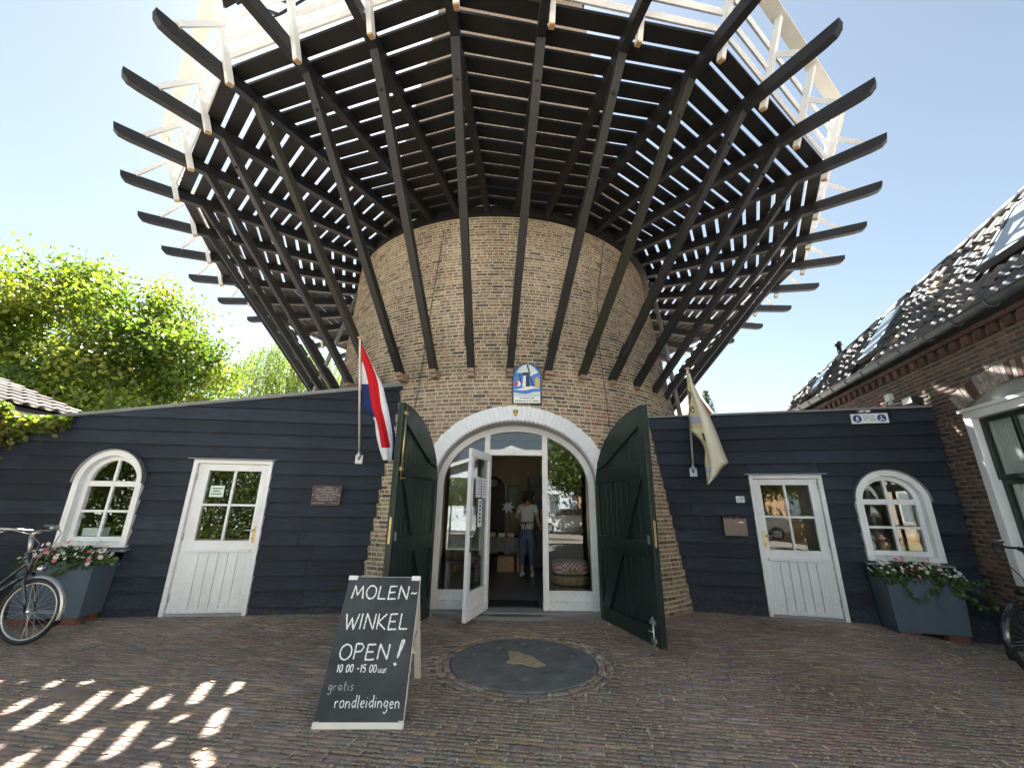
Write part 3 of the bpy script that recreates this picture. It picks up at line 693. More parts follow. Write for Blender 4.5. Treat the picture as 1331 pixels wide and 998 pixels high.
# green shutter doors
def shutter(hx, fx, fy, sgn, label):
    h0 = V3(hx, 5.93, 0); f0 = V3(fx, fy, 0); u = (f0-h0).normalized(); Wd = (f0-h0).length; nI = V3(-u.y, u.x, 0)
    if nI.x*sgn > 0: nI = -nI       # inner face, towards the doorway
    def q(a, d, z): return h0+u*a+nI*d+V3(0, 0, z)
    z0 = .085
    def top(a): # arch profile: hinge low, free edge high
        s_ = min(1, max(0, (Wd-a)/Wd)); return 1.72+.93*math.sqrt(max(0, 1-s_*s_))
    N = 24; us = Wd*(1-np.cos(np.linspace(0, PI/2, N)))
    poly = [q(0, 0, z0)]+[q(a, 0, top(a)) for a in us]+[q(Wd, 0, z0)]
    mb = MB(); mb.prism(poly, nI*-.03); body = mb.build('shutter_door', M['green'], mill, bevel=.003); tag(body, label)
    # tongue and groove planks on the inner side
    npk = 10
    for k in range(npk):
        a0, a1 = Wd*k/npk+.003, Wd*(k+1)/npk-.003; mb = MB()
        aa = np.linspace(a0, a1, 4); mb.prism([q(a0, .001, z0+.01)]+[q(a, .001, top(a)-.012) for a in aa]+[q(a1, .001, z0+.01)], nI*.014); mb.build('plank', M['green'], body, bevel=.002)
    # frame members
    def member(poly2, d0_=.016, th=.026, name='ledge'):
        mb = MB(); mb.prism([q(a, d0_, z) for a, z in poly2], nI*th); return mb.build(name, M['green'], body, bevel=.004)
    zt_ = top(Wd)
    member([(Wd-.12, z0), (Wd, z0), (Wd, zt_), (Wd-.12, top(Wd-.12))], name='stile')
    member([(0, z0), (.07, z0), (.07, top(.07)-.02), (.004, top(.004))], name='stile')
    member([(.07, z0), (Wd-.12, z0), (Wd-.12, z0+.17), (.07, z0+.17)])
    member([(.07, .93), (Wd-.12, .93), (Wd-.12, 1.11), (.07, 1.11)])
    member([(.07, 1.78), (Wd-.12, 1.80), (Wd-.12, 1.98), (.07, 1.96)])
    aa = np.linspace(.09, Wd-.12, 10)
    member([(.07, 1.97)]+[(a, top(a)) for a in aa]+[(Wd-.12, top(Wd-.12)-.24), (.30, 2.02)], name='curved_rail')
    member([(.07, z0+.17), (.24, z0+.17), (Wd-.14, 1.78), (Wd-.3, 1.78)], .0165, .025, 'brace')
    # hardware
    mb = MB(); mb.prism([q(Wd+.001, -.005, 1.05), q(Wd+.001, .02, 1.05), q(Wd+.001, .02, 1.33), q(Wd+.001, -.005, 1.33)], u*.004); mb.build('lock_plate', M['brass'], body)
    mb = MB(); mb.prism([q(Wd-.09, .043, 1.08), q(Wd-.055, .043, 1.08), q(Wd-.055, .043, 1.17), q(Wd-.09, .043, 1.17)], nI*.006); mb.build('keyhole_plate', M['steel'], body)
    if sgn > 0:
        mb = MB(); mb.tube([q(Wd-.1, .055, .0), q(Wd-.1, .055, .36)], .012, 8); mb.tube([q(Wd-.1, .055, .22), q(Wd-.16, .075, .22)], .01, 6); mb.build('drop_bolt', M['steel'], body, smooth=True)
        for zz_ in (.12, .29):
            mb = MB(); mb.prism([q(Wd-.135, .043, zz_), q(Wd-.065, .043, zz_), q(Wd-.065, .043, zz_+.04), q(Wd-.135, .043, zz_+.04)], nI*.026); mb.build('bolt_keeper', M['steel'], body)
    else:
        mb = MB(); mb.tube([q(Wd-.05, .055, 2.60), q(Wd-.05, .055, 1.74)], .011, 8); mb.tube([q(Wd-.05, .055, 1.76), q(Wd-.12, .075, 1.76)], .009, 6); mb.build('drop_bolt', M['brass'], body, smooth=True)
        for zz_ in (2.5, 1.84):
            mb = MB(); mb.prism([q(Wd-.08, .043, zz_), q(Wd-.02, .043, zz_), q(Wd-.02, .043, zz_+.04), q(Wd-.08, .043, zz_+.04)], nI*.026); mb.build('bolt_keeper', M['brass'], body)
    for zz_ in (.45, 1.5):
        mb = MB(); mb.prism([q(.0, -.031, zz_), q(.5, -.031, zz_+.01), q(.5, -.031, zz_+.04), q(.0, -.031, zz_+.05)], nI*-.008); mb.build('hinge_strap', M['iron'], body)
shutter(1.235, 1.60, 4.74, 1, 'dark green arched shutter door with a drop bolt at its foot')
shutter(-1.075, -1.335, 4.76, -1, 'dark green arched shutter door with a long brass bolt')
# ================================================================== SHEDS
class Wall:
    def __init__(s, o, a):
        s.o = V3(*o); s.u = V3(math.cos(a), math.sin(a), 0); s.n = V3(math.sin(a), -math.cos(a), 0)
    def p(s, u, d, z): return s.o+s.u*u+s.n*d+V3(0, 0, z)
    def box(s, mb, u0, u1, d0, d1, z0, z1):
        return mb.hexa([s.p(u0, d0, z0), s.p(u1, d0, z0), s.p(u1, d1, z0), s.p(u0, d1, z0), s.p(u0, d0, z1), s.p(u1, d0, z1), s.p(u1, d1, z1), s.p(u0, d1, z1)])
    def poly(s, mb, pts, d0, d1):
        return mb.prism([s.p(u, d0, z) for u, z in pts], s.n*(d1-d0))
def clip(poly, f):
    out = []
    for i, a in enumerate(poly):
        b = poly[(i+1) % len(poly)]; fa, fb = f(a), f(b)
        if fa >= 0: out.append(a)
        if fa*fb < 0:
            t = fa/(fa-fb); out.append((a[0]+(b[0]-a[0])*t, a[1]+(b[1]-a[1])*t))
    return out
def clapboards(W, parent, u0, uend, zr, opens, z_lo, pitch=.198, zmax=3.6):
    z = z_lo
    while z < zmax:
        z1 = z+pitch; hit = [op for op in opens if not (z1 <= op['z0']+.02 or z >= op['z1']-.01)]
        hit.sort(key=lambda o_: o_['c']); polys = []
        def side(op, s_):
            zs_ = np.linspace(max(z, op['z0']-9), min(z1+.003, op['z1']), 7); out = []
            for zz in zs_:
                hw = op['hw']*math.sqrt(max(0, 1-((zz-op['zs'])/(op['z1']-op['zs']))**2)) if (op['arch'] and zz > op['zs']) else op['hw']
                out.append((op['c']+s_*max(0, hw-.025), zz))
            if z1+.003 > op['z1']: out += [(op['c'], z1+.003)] if op['arch'] else [(out[-1][0], z1+.003)]
            return out
        chain = [(u0, z), (u0, z1+.003)]
        for op in hit:
            polys.append(chain[:1]+side(op, -1)+chain[1:][::-1]); chain = side(op, 1)
        polys.append([chain[0], (uend(z), z), (uend(z1), z1+.003)]+chain[1:][::-1])
        for op in hit:
            if not op['arch'] and z1+.003 > op['z1']: polys.append([(op['c']-op['hw']+.027, op['z1']), (op['c']+op['hw']-.027, op['z1']), (op['c']+op['hw']-.027, z1+.003), (op['c']-op['hw']+.027, z1+.003)])
        cut = []
        for poly in polys:
            us = [q[0] for q in poly]
            if max(us)-min(us) > 1.7 and random.random() < .6 and all(abs(q[0]-min(us)) < .4 or abs(q[0]-max(us)) < .5 for q in poly):
                uc = random.uniform(min(us)+.55, max(us)-.6); cut += [clip(poly, lambda q: uc-.0015-q[0]), clip(poly, lambda q: q[0]-uc-.0015)]
            else: cut.append(poly)
        for poly in cut:
            poly = clip(poly, lambda q: zr(q[0])-q[1]); dj = random.uniform(-.004, .004)
            if len(poly) < 3: continue
            def dep(q): return .050+dj-.038*(q[1]-z)/pitch
            fr_ = [W.p(q[0], dep(q), q[1]) for q in poly]; bk = [W.p(q[0], -.012, q[1]) for q in poly]; n_ = len(poly)
            mb = MB(); mb.add(fr_+bk, [list(range(n_)), list(range(n_, 2*n_))[::-1]]+[[i, n_+i, n_+(i+1) % n_, (i+1) % n_] for i in range(n_)])
            mb.build('board', M['board'], parent)
        z = z1
def arch_window(W, parent, c, hw, z0, zs, ht, label):
    """casing, hood, sash, bars, panes ; ht total top"""
    def ring(a0, a1, d0, d1, zb0, zb1, mt, name, par, bev=.004):
        o_ = [(c-a0, zb0)]+[(c+a0*math.cos(t), zs+(ht-zs-(hw-a0))*math.sin(t)) for t in np.linspace(PI, 0, 25)]+[(c+a0, zb0)]
        i_ = [(c-a1, zb1)]+[(c+a1*math.cos(t), zs+(ht-zs-(hw-a1))*math.sin(t)) for t in np.linspace(PI, 0, 25)]+[(c+a1, zb1)]
        o_ = [(c+a0, zb0)][:0]+o_; mb = MB()
        of = [W.p(u, d1, z) for u, z in o_]; if_ = [W.p(u, d1, z) for u, z in i_]; ib = [W.p(u, d0, z) for u, z in i_]; ob = [W.p(u, d0, z) for u, z in o_]
        mb.strip(of, if_, True); mb.strip(if_, ib, True); mb.strip(ib, ob, True); mb.strip(ob, of, True)
        return mb.build(name, mt, par)
    wn = ring(hw, hw-.075, -.07, .082, z0, z0+.06, M['white'], 'window', parent); tag(wn, label)
    ring(hw-.077, hw-.135, -.075, -.01, z0+.062, z0+.13, M['white'], 'sash', wn)
    # hood
    o_ = [(c+(hw+.012)*math.cos(t), zs+(ht-zs+.012)*math.sin(t)) for t in np.linspace(PI, 0, 29)]; mb = MB()
    A = [W.p(u, .115, z) for u, z in o_]; B_ = [W.p(u, 0, z) for u, z in o_]
    o2 = [(c+(hw+.002)*math.cos(t), zs+(ht-zs+.002)*math.sin(t)) for t in np.linspace(PI, 0, 29)]
    A2 = [W.p(u, .115, z) for u, z in o2]; B2 = [W.p(u, 0, z) for u, z in o2]
    mb.strip(A, B_); mb.strip(B2, A2); mb.strip(A2, A); mb.build('hood', M['zinc'], wn)
    g = hw-.135
    mb = MB(); W.box(mb, c-g-.03, c+g+.03, -.07, -.012, zs-.045, zs+.03); mb.build('transom', M['white'], wn, bevel=.004)
    def zt_(u): return zs+(ht-zs-.135)*math.sqrt(max(0, 1-((u-c)/g)**2))
    mb = MB(); W.box(mb, c-.016, c+.016, -.06, -.018, z0+.13, zs-.045); mb.build('glazing_bar', M['white'], wn, bevel=.003)
    mb = MB(); W.box(mb, c-.016, c+.016, -.06, -.018, zs+.03, zt_(c)); mb.build('glazing_bar', M['white'], wn, bevel=.003)
    zm = (z0+.13+zs-.045)/2
    for s_ in (-1, 1):
        ua, ub = (c-g, c-.016) if s_ < 0 else (c+.016, c+g)
        mb = MB(); W.box(mb, ua, ub, -.059, -.019, zm-.016, zm+.016); mb.build('glazing_bar', M['white'], wn, bevel=.003)
        for za, zb_ in ((z0+.12, zm), (zm, zs-.04)):
            mb = MB(); W.box(mb, ua-.005, ub+.005, -.044, -.039, za, zb_); mb.build('pane', M['glass'], wn)
        uu = np.linspace(ua, ub, 9); mb = MB(); W.poly(mb, [(ua, zs+.02)]+[(u, zt_(u)) for u in uu]+[(ub, zs+.02)], -.044, -.039); mb.build('pane', M['glass'], wn)
    mb = MB(); mb.hexa([W.p(c-hw-.05, .0, z0-.03), W.p(c+hw+.05, .0, z0-.03), W.p(c+hw+.05, .13, z0-.05), W.p(c-hw-.05, .13, z0-.05), W.p(c-hw-.05, .0, z0-.01), W.p(c+hw+.05, .0, z0-.01), W.p(c+hw+.05, .13, z0-.03), W.p(c-hw-.05, .13, z0-.03)])
    mb.build('sill', M['zinc'], wn)
    return wn
def shed_door(W, parent, u0, u1, zt_, hand, label, glaz):
    mb = MB(); c = .055
    W.box(mb, u0, u0+c, -.06, .072, .0, zt_); W.box(mb, u1-c, u1, -.06, .072, .0, zt_); W.box(mb, u0+c, u1-c, -.06, .070, zt_-c, zt_)
    dr = mb.build('door', M['white'], parent, bevel=.004); tag(dr, label)
    a, b = u0+c+.004, u1-c-.004; gz0, gz1, ga_, gb_ = glaz
    mb = MB(); dn, dp = -.025, .025
    W.box(mb, a, ga_, dn, dp, .03, zt_-c-.004); W.box(mb, gb_, b, dn, dp, .03, zt_-c-.004); W.box(mb, ga_, gb_, dn, dp-.001, gz1, zt_-c-.004); W.box(mb, ga_, gb_, dn, dp-.001, gz0-.13, gz0)
    W.box(mb, ga_, gb_, dn, dp-.001, .03, .09)
    mb.build('door_leaf', M['white'], dr, bevel=.003)
    # lower boards
    n_ = 6
    for k in range(n_):
        x0 = ga_-.02+(gb_-ga_+.04)*k/n_; x1 = ga_-.02+(gb_-ga_+.04)*(k+1)/n_
        mb = MB(); W.box(mb, x0+.003, x1-.003, -.018, dp+.003, .05, gz0-.12); mb.build('panel_board', M['white'], dr, bevel=.004)
    mb = MB(); W.box(mb, ga_-.05, gb_+.05, dp, dp+.045, gz0-.15, gz0-.115); mb.build('weather_bar', M['white'], dr, bevel=.006)
    um_, zm = (ga_+gb_)/2, (gz0+gz1)/2
    mb = MB(); W.box(mb, um_-.016, um_+.016, -.02, dp-.004, gz0, gz1); mb.build('glazing_bar', M['white'], dr, bevel=.003)
    for x0, x1 in ((ga_, um_-.016), (um_+.016, gb_)):
        mb = MB(); W.box(mb, x0, x1, -.02, dp-.005, zm-.016, zm+.016); mb.build('glazing_bar', M['white'], dr, bevel=.003)
        for z0, z1 in ((gz0, zm), (zm, gz1)):
            mb = MB(); W.box(mb, x0-.004, x1+.004, -.004, .0, z0, z1); mb.build('pane', M['glass'], dr)
    hu = b-.045 if hand > 0 else a+.045
    mb = MB(); W.box(mb, hu-.019, hu+.019, dp, dp+.008, .92, 1.15); mb.build('lock_plate', M['brass'], dr, bevel=.003)
    mb = MB(); mb.tube([W.p(hu, dp, 1.09), W.p(hu, dp+.05, 1.09), W.p(hu-hand*.12, dp+.052, 1.09)], .009, 8); mb.build('handle', M['chrome'], dr, smooth=True)
    mb = MB(); W.box(mb, hu-.006, hu+.006, dp+.008, dp+.011, .96, .985); mb.build('keyhole', M['iron'], dr)
    hh = a if hand > 0 else b
    for z in (.22, 1.0, 1.82):
        mb = MB(); mb.tube([W.p(hh, .03, z-.05), W.p(hh, .03, z+.05)], .011, 8); mb.build('hinge', M['steel'], dr, smooth=True)
    mb = MB(); mb.hexa([W.p(u0-.06, .0, zt_+.015), W.p(u1+.06, .0, zt_+.015), W.p(u1+.06, .12, zt_+.002), W.p(u0-.06, .12, zt_+.002), W.p(u0-.06, .0, zt_+.03), W.p(u1+.06, .0, zt_+.03), W.p(u1+.06, .12, zt_+.014), W.p(u0-.06, .12, zt_+.014)])
    mb.build('drip_cap', M['zinc'], dr)
    mb = MB(); W.box(mb, u0, u1, -.06, .06, -.14, .028); mb.build('door_step', M['stone'], dr)
    return dr
# ---- left shed
WL = Wall((-3.6, 6.25, 0), math.atan(.12))
shl = thing('shed', (-4.2, 7.4, 0), 'black weatherboarded shed with sloping roof beside the tricolour flag', 'shed')
zrL = lambda u: 2.66+.148*(u+2.8)
opsL = [dict(c=-.525, hw=.545, z0=-.2, z1=2.075, zs=0, arch=False), dict(c=-2.125, hw=.44, z0=.86, z1=2.17, zs=1.71, arch=True)]
clapboards(WL, shl, -4.9, lambda z: 1.37+.199*z+.3, zrL, opsL, -.10)
mb = MB(); q = [(-4.9, zrL(-4.9)), (2.15, zrL(2.15))]
mb.hexa([WL.p(-4.9, -2.6, q[0][1]+.0), WL.p(2.15, -2.6, q[1][1]), WL.p(2.15, .05, q[1][1]), WL.p(-4.9, .05, q[0][1]), WL.p(-4.9, -2.6, q[0][1]+.035), WL.p(2.15, -2.6, q[1][1]+.035), WL.p(2.15, .05, q[1][1]+.035), WL.p(-4.9, .05, q[0][1]+.035)])
mb.build('roof', M['zinc'], shl)
mb = MB(); mb.hexa([WL.p(-4.9, .051, q[0][1]+.005), WL.p(2.02, .051, q[1][1]-.003), WL.p(2.02, .065, q[1][1]-.003), WL.p(-4.9, .065, q[0][1]+.005), WL.p(-4.9, .051, q[0][1]+.04), WL.p(2.02, .051, q[1][1]+.03), WL.p(2.02, .065, q[1][1]+.03), WL.p(-4.9, .065, q[0][1]+.04)])
mb.build('roof_trim', mat('grey_trim', (.2, .215, .22), .5, .1, 5, .05, 40), shl)
mb = MB(); WL.box(mb, -4.9, -4.86, -2.6, -.012, -.1, 2.35); WL.box(mb, -4.9, .6, -2.62, -2.58, -.1, 2.4); mb.build('rear_wall', M['board'], shl)
mb = MB(); WL.box(mb, -4.86, .5, -2.57, -.07, -.05, .0); mb.build('shed_floor', M['floor'], shl)
shed_door(WL, shl, -1.07, .02, 2.07, 1, 'white half-glazed door with a small notice in its upper pane', (.945, 1.915, -.86, -.135))
wl_ = arch_window(WL, shl, -2.125, .44, .86, 1.71, 2.17, 'white round-headed window')
mb = MB(); WL.box(mb, -.79, -.60, .026, .0275, 1.54, 1.70); no = mb.build('notice', mat('green_paper', (.62, .76, .66), .9, .05, 5, 0), shl)
no.location = (0, 0, 0)
mb = MB()
for r_ in range(3): WL.box(mb, -.765+.02*(r_ == 1), -.625-.03*(r_ == 1), .0277, .028, 1.655-r_*.038, 1.668-r_*.038)
mb.build('print', ink, shl)
mb = MB(); WL.box(mb, -2.40, -2.16, -.25, -.1, .99, 1.10); bx = mb.build('paper_box', pap, None, bevel=.004); tag(bx, 'pale box standing on the ledge inside the round-headed window', 'box')
mb = MB(); WL.box(mb, -2.5, -1.75, -.3, -.085, .95, .985); mb.build('window_ledge', M['white'], shl)
# ---- right shed
AR = math.radians(14.6)
WR = Wall((3.76, 6.56, 0), -AR)
shr = thing('shed', (4.6, 7.6, 0), 'black weatherboarded flat-roofed shed against the brick house', 'shed')
zrR = lambda u: 2.952
opsR = [dict(c=.48, hw=.505, z0=-.2, z1=1.985, zs=0, arch=False), dict(c=1.79, hw=.45, z0=.80, z1=2.035, zs=1.60, arch=True)]
clapboards(WR, shr, -1.75, lambda z: 2.60, zrR, opsR, -.22)
mb = MB(); WR.box(mb, -1.75, 2.60, -3.4, .045, 2.952, 2.982); mb.build('roof', M['zinc'], shr)
mb = MB(); WR.box(mb, -1.45, 2.60, .046, .06, 2.955, 2.985); mb.build('roof_trim', MATS['grey_trim'], shr)
mb = MB(); WR.box(mb, -1.0, 2.6, -3.42, -3.38, -.2, 2.95); WR.box(mb, 2.56, 2.6, -3.4, -.012, -.2, 2.95); mb.build('rear_wall', M['plaster'], shr)
mb = MB(); WR.box(mb, -1.0, 2.56, -3.38, -.07, -.05, .0); mb.build('shed_floor', M['floor'], shr)
shed_door(WR, shr, -.015, .975, 1.98, -1, 'white half-glazed door beside the brown letter box', (.895, 1.83, .14, .80))
arch_window(WR, shr, 1.79, .45, .80, 1.60, 2.035, 'white round-headed window with flowers behind it')
mb = MB(); WR.box(mb, 1.42, 2.16, -.34, -.085, .89, .92); mb.build('window_ledge', M['white'], shr)
def posy(c, n_, cols, spread, h_, label, name='flower_bunch'):
    t = thing(name, c, label, 'flowers'); mb = MB(); mb.lathe(c, [(.035, 0), (.05, .05), (.035, .11), (.04, .12)], 12); mb.build('vase', pap if 'white' in label else M['wood'], t, smooth=True)
    P = np.array(c)+np.array([0, 0, h_])+rng.normal(0, 1, (n_, 3))*np.array([spread, spread*.5, spread*.6]); V, F = leaves(P, .035, aspect=.9)
    link('blossoms', npmesh('blossoms', V, F, np.repeat(tones(n_, cols), 4, 0)), M['petal'], t)
posy(WR.p(1.55, -.2, .92), 60, [[.75, .75, .7], [.6, .62, .58]], .05, .17, 'white flower bunch in a pale vase behind the shed window')
posy(WR.p(1.68, -.16, .92), 40, [[.8, .3, .12], [.75, .4, .2]], .04, .14, 'orange flower bunch behind the shed window')
posy(WR.p(1.93, -.22, .92), 40, [[.12, .06, .3], [.2, .1, .4]], .035, .13, 'purple flower bunch behind the shed window')
t = thing('bread_loaf', WR.p(2.05, -.2, .92), 'yellow round jar with a tan lid behind the shed window', 'jar')
t.name = 'storage_jar'
mb = MB(); mb.lathe(WR.p(2.06, -.2, .92), [(.07, 0), (.1, .04), (.1, .09), (.06, .13)], 16); mb.build('jar', mat('yellow_glaze', (.6, .42, .1), .4, .1, 5, .02), t, smooth=True)
mb = MB(); mb.lathe(WR.p(2.06, -.2, 1.05), [(.06, 0), (.055, .10), (.0001, .11)], 16); mb.build('lid', mat('tan_lid', (.5, .36, .22), .6, .1, 5, .02), t, smooth=True)

# ================================================================== BRICK HOUSE ON THE RIGHT
HP = V3(6.30, 5.90, 0); HW = V3(math.sin(AR), math.cos(AR), 0); HN = V3(-math.cos(AR), math.sin(AR), 0)
def hp_(u, d, z): return HP+HW*u+HN*d+V3(0, 0, z)
class HWall(Wall):
    def __init__(s): s.o = HP; s.u = HW; s.n = HN
WH = HWall()
house = thing('brick_house', hp_(.5, -3, 0), 'dark red brick house with pantiled roof, skylights and arched window', 'house')
wu0, wu1, wz0, wz1, azt = -2.15, -.52, .62, 2.75, 2.99       # window opening incl. arch
def arcz(u):
    c = (wu0+wu1)/2; hw = (wu1-wu0)/2; return wz1+.04+(azt-wz1-.04)*(1-((u-c)/hw)**2)
mb = MB()
ua, ub, zb_, ztw = -5.5, 5.2, -.3, 3.75
for a, b, z0, z1 in ((ua, wu0, zb_, ztw), (wu1, ub, zb_, ztw), (wu0, wu1, zb_, wz0)):
    WH.box(mb, a, b, -.3, 0, z0, z1)
uu = np.linspace(wu0, wu1, 13)
for a, b in zip(uu[:-1], uu[1:]):
    mb.hexa([hp_(a, -.3, arcz(a)), hp_(b, -.3, arcz(b)), hp_(b, 0, arcz(b)), hp_(a, 0, arcz(a)), hp_(a, -.3, ztw), hp_(b, -.3, ztw), hp_(b, 0, ztw), hp_(a, 0, ztw)])
hw_ = mb.build('wall', M['mortar_dark'], house)
R = []
for k in range(-5, 61):
    z0 = k*.0625+.004; z1 = z0+.049; zc = (z0+z1)/2; off = .105 if k % 2 else 0
    for i in range(-18, 25):
        for (a, b) in (((i*.21+off)+.006, (i+1)*.21+off-.006),):
            if a < -3.6 or b > 5.1: continue
            if a > 0 and zc < 2.9: continue
            segs = [(a, b)]
            if wz0 < zc < azt+.02:
                c_ = (wu0+wu1)/2; hwid = (wu1-wu0)/2
                if zc < wz1+.04: e0, e1_ = wu0, wu1
                else:
                    s_ = max(0, 1-(zc-wz1-.04)/(azt-wz1-.04)); e0, e1_ = c_-hwid*math.sqrt(s_), c_+hwid*math.sqrt(s_)
                segs = []
                if a < e0: segs.append((a, min(b, e0)))
                if b > e1_: segs.append((max(a, e1_), b))
            # arch of soldiers occupies a band above the opening
            for (x0, x1) in segs:
                um_ = (x0+x1)/2
                if wu0-.02 < um_ < wu1+.02 and arcz(min(max(um_, wu0), wu1)) < zc < arcz(min(max(um_, wu0), wu1))+.23: continue
                if x1-x0 > .03: R.append((x0, x1, z0, z1))
R = np.array(R); n = len(R)
hpal = np.array([[.135, .09, .07], [.115, .08, .065], [.16, .10, .075], [.10, .078, .068], [.18, .115, .08], [.085, .07, .062]])
bi = rng.choice(6, n, p=[.3, .25, .15, .15, .07, .08])
cen = np.array([tuple(hp_((r[0]+r[1])/2, 0, (r[2]+r[3])/2)) for r in R]); px, py, pz = project(cen)
nv = np.array(HN); dv = np.array([0, 0, CH])-cen; ds = np.linalg.norm(dv, axis=1); ar_ = (R[:, 1]-R[:, 0])*(dv@nv)/ds**3
ar_[(px > 1331) | (py > 990) | (pz < .3) | (R[:, 2] < .3)] = 0
near = np.argsort(-ar_)[:300]; nset = set(near.tolist())
for k in near:
    l = round((R[k, 1]-R[k, 0])/.004)*.004
    me = piece_mesh(l, .022, .05, hpal[bi[k]]*(.85, 1, 1.2)[k % 3], M['brick'], .004)
    inst('brick', me, frame_mat(hp_((R[k, 0]+R[k, 1])/2, -.017+random.uniform(-.0015, .0015), (R[k, 2]+R[k, 3])/2), -HW, -HN, V3(0, 0, 1)), hw_)
rest = np.array([k for k in range(n) if k not in nset]); U, Z, D = piece_uvd(R[rest], .022, .004); D = D-.017+rng.normal(0, .0012, (len(rest), 1))
V = np.array(HP)+U[..., None]*np.array(HW)+D[..., None]*nv+Z[..., None]*np.array([0, 0, 1.])
o = link('bricks', npmesh('bricks', V, piece_faces(len(rest)), np.repeat(hpal[bi[rest]]*(1+rng.uniform(-.15, .15, (len(rest), 1))), 12, 0)), M['brick'], hw_); tag(o, kind='stuff')
mb = MB(); WH.box(mb, -3.6, .0, -.02, .03, -.3, .33); mb.build('plinth', mat('plinth_paint', (.06, .07, .08), .7, .15, 4, .2, 50), house)
# soldier arch over the window
dbrk2 = mat('arch_brick', (.10, .055, .042), .9, .3, 20, .5, 90, objvar=.2)
lime = mat('limed_brick', (.16, .10, .08), .9, .5, 9, .5, 60, col2=(.5, .46, .42))
uu = np.linspace(wu0-.02, wu1+.02, 27)
for k, (a, b) in enumerate(zip(uu[:-1], uu[1:])):
    c_ = (wu0+wu1)/2; lean = lambda x: (x-c_)*.16
    za, zb2 = arcz(min(max(a, wu0), wu1)), arcz(min(max(b, wu0), wu1)); pd = .014+random.uniform(-.003, .003)
    f = [hp_(a+.004, -.02, za), hp_(b-.004, -.02, zb2), hp_(b-.004+lean(b), -.02, zb2+.215), hp_(a+.004+lean(a), -.02, za+.215)]
    mb = MB(); mb.prism(f, HN*(pd+.02)); mb.build('arch_brick', lime if random.random() < .6 else dbrk2, hw_, bevel=.004)
# corbelled course under the gutter
dbrk = mat('dark_brick', (.085, .045, .035), .9, .3, 20, .5, 90, objvar=.25)
for i in range(-17, 24):
    mb = MB(); WH.box(mb, i*.21+.02, i*.21+.13, -.02, .06, 3.58, 3.70); mb.build('dentil', dbrk, hw_, bevel=.006)
for i in range(-17, 24):
    mb = MB(); WH.box(mb, i*.21+.004, i*.21+.206, -.02, .085, 3.705, 3.765); mb.build('corbel_brick', dbrk, hw_, bevel=.006)
# gutter
mb = MB(); n_ = 10; prof = [(.155+.075*math.cos(t), 3.905-.085*math.sin(t)) for t in np.linspace(0, PI, n_)]
A = [hp_(-5.5, d, z) for d, z in prof]; B_ = [hp_(5.15, d, z) for d, z in prof]; mb.strip(A, B_)
prof2 = [(.155+.070*math.cos(t), 3.905-.08*math.sin(t)) for t in np.linspace(0, PI, n_)]
mb.strip([hp_(-5.5, d, z) for d, z in prof2], [hp_(5.15, d, z) for d, z in prof2]); mb.strip([A[0], A[0]-HN*.005], [B_[0], B_[0]-HN*.005])
mb.tube([hp_(-5.5, .235, 3.907), hp_(5.15, .235, 3.907)], .012, 8)
gut = mb.build('gutter', M['gutter'], house, smooth=True, fix=False)
for u in np.arange(-3.3, 5, .55):
    mb = MB(); pts = [hp_(u, .155+.083*math.cos(t), 3.905-.093*math.sin(t)) for t in np.linspace(.1, PI, 9)]; mb.tube(pts, .008, 5); mb.build('gutter_bracket', M['gutter'], gut)
# roof
PT = math.radians(54); RS = V3(-HN.x*math.cos(PT), -HN.y*math.cos(PT), math.sin(PT)); E0 = hp_(0, .15, 3.93); RN = HW.cross(RS)
if RN.dot(HN) < 0: RN = -RN
def rp(u, v, d=0): return E0+HW*u+RS*v+RN*d
vt = lambda u: max(.35, 1.98-.285*u)
mb = MB(); lo, hi = -5.5, 5.2
poly = [rp(lo, -.02, -.03), rp(hi, -.02, -.03), rp(hi, vt(hi), -.03), rp(lo, vt(lo), -.03)]
back = [poly[3], poly[2], poly[2]+V3(-HN.x*4, -HN.y*4, -3), poly[3]+V3(-HN.x*4, -HN.y*4, -3)]
mb.add(poly, [(0, 1, 2, 3)]); mb.add(back, [(0, 1, 2, 3)])
mb.add([hp_(hi, 0, zb_), hp_(hi, 0, 3.9), poly[2], back[2], V3(back[2].x, back[2].y, zb_)], [(0, 1, 2, 3, 4)])
roof = mb.build('roof', mat('roof_underlay', (.03, .03, .03), .9, .2), house, fix=False)
skies = [(-1.95, -1.10, .74, 1.86), (.86, 1.50, .27, 1.48), (3.05, 3.62, .22, .92)]
# pantile mesh variants
def tile_mesh(tone_):
    NX = 9; xs_ = np.linspace(0, .225, NX)
    def prof_(x):
        t = x/.225; return .042*math.sin(min(1, t/.48)*PI) if t < .48 else -.010*math.sin((t-.48)/.52*PI)
    Vv = []
    for v_, lift in ((0, .035), (.36, .0)):
        for th in (0, -.014):
            for x in xs_: Vv.append((x, v_, prof_(x)+lift+th))
    F_ = []
    for i in range(NX-1):
        F_.append([i, i+1, 2*NX+i+1, 2*NX+i]); F_.append([i+1, i, NX+i, NX+i+1]); F_.append([NX+i+1, NX+i, 3*NX+i, 3*NX+i+1])
    F_.append([0, 2*NX, 3*NX, NX]); F_.append([NX-1, 2*NX-1, 4*NX-1, 3*NX-1])
    me = npmesh('roof_tile', Vv, F_, np.tile(tone_, (len(Vv), 1))); me.materials.append(M['tile']); me.polygons.foreach_set('use_smooth', [False]*len(me.polygons)); return me
tmesh = [tile_mesh(t) for t in ((.085, .088, .094), (.10, .10, .103), (.075, .077, .082), (.12, .11, .10), (.26, .21, .15), (.16, .145, .125))]  # tan tones put the sun's glint on some tiles into their colour
cnt = 0
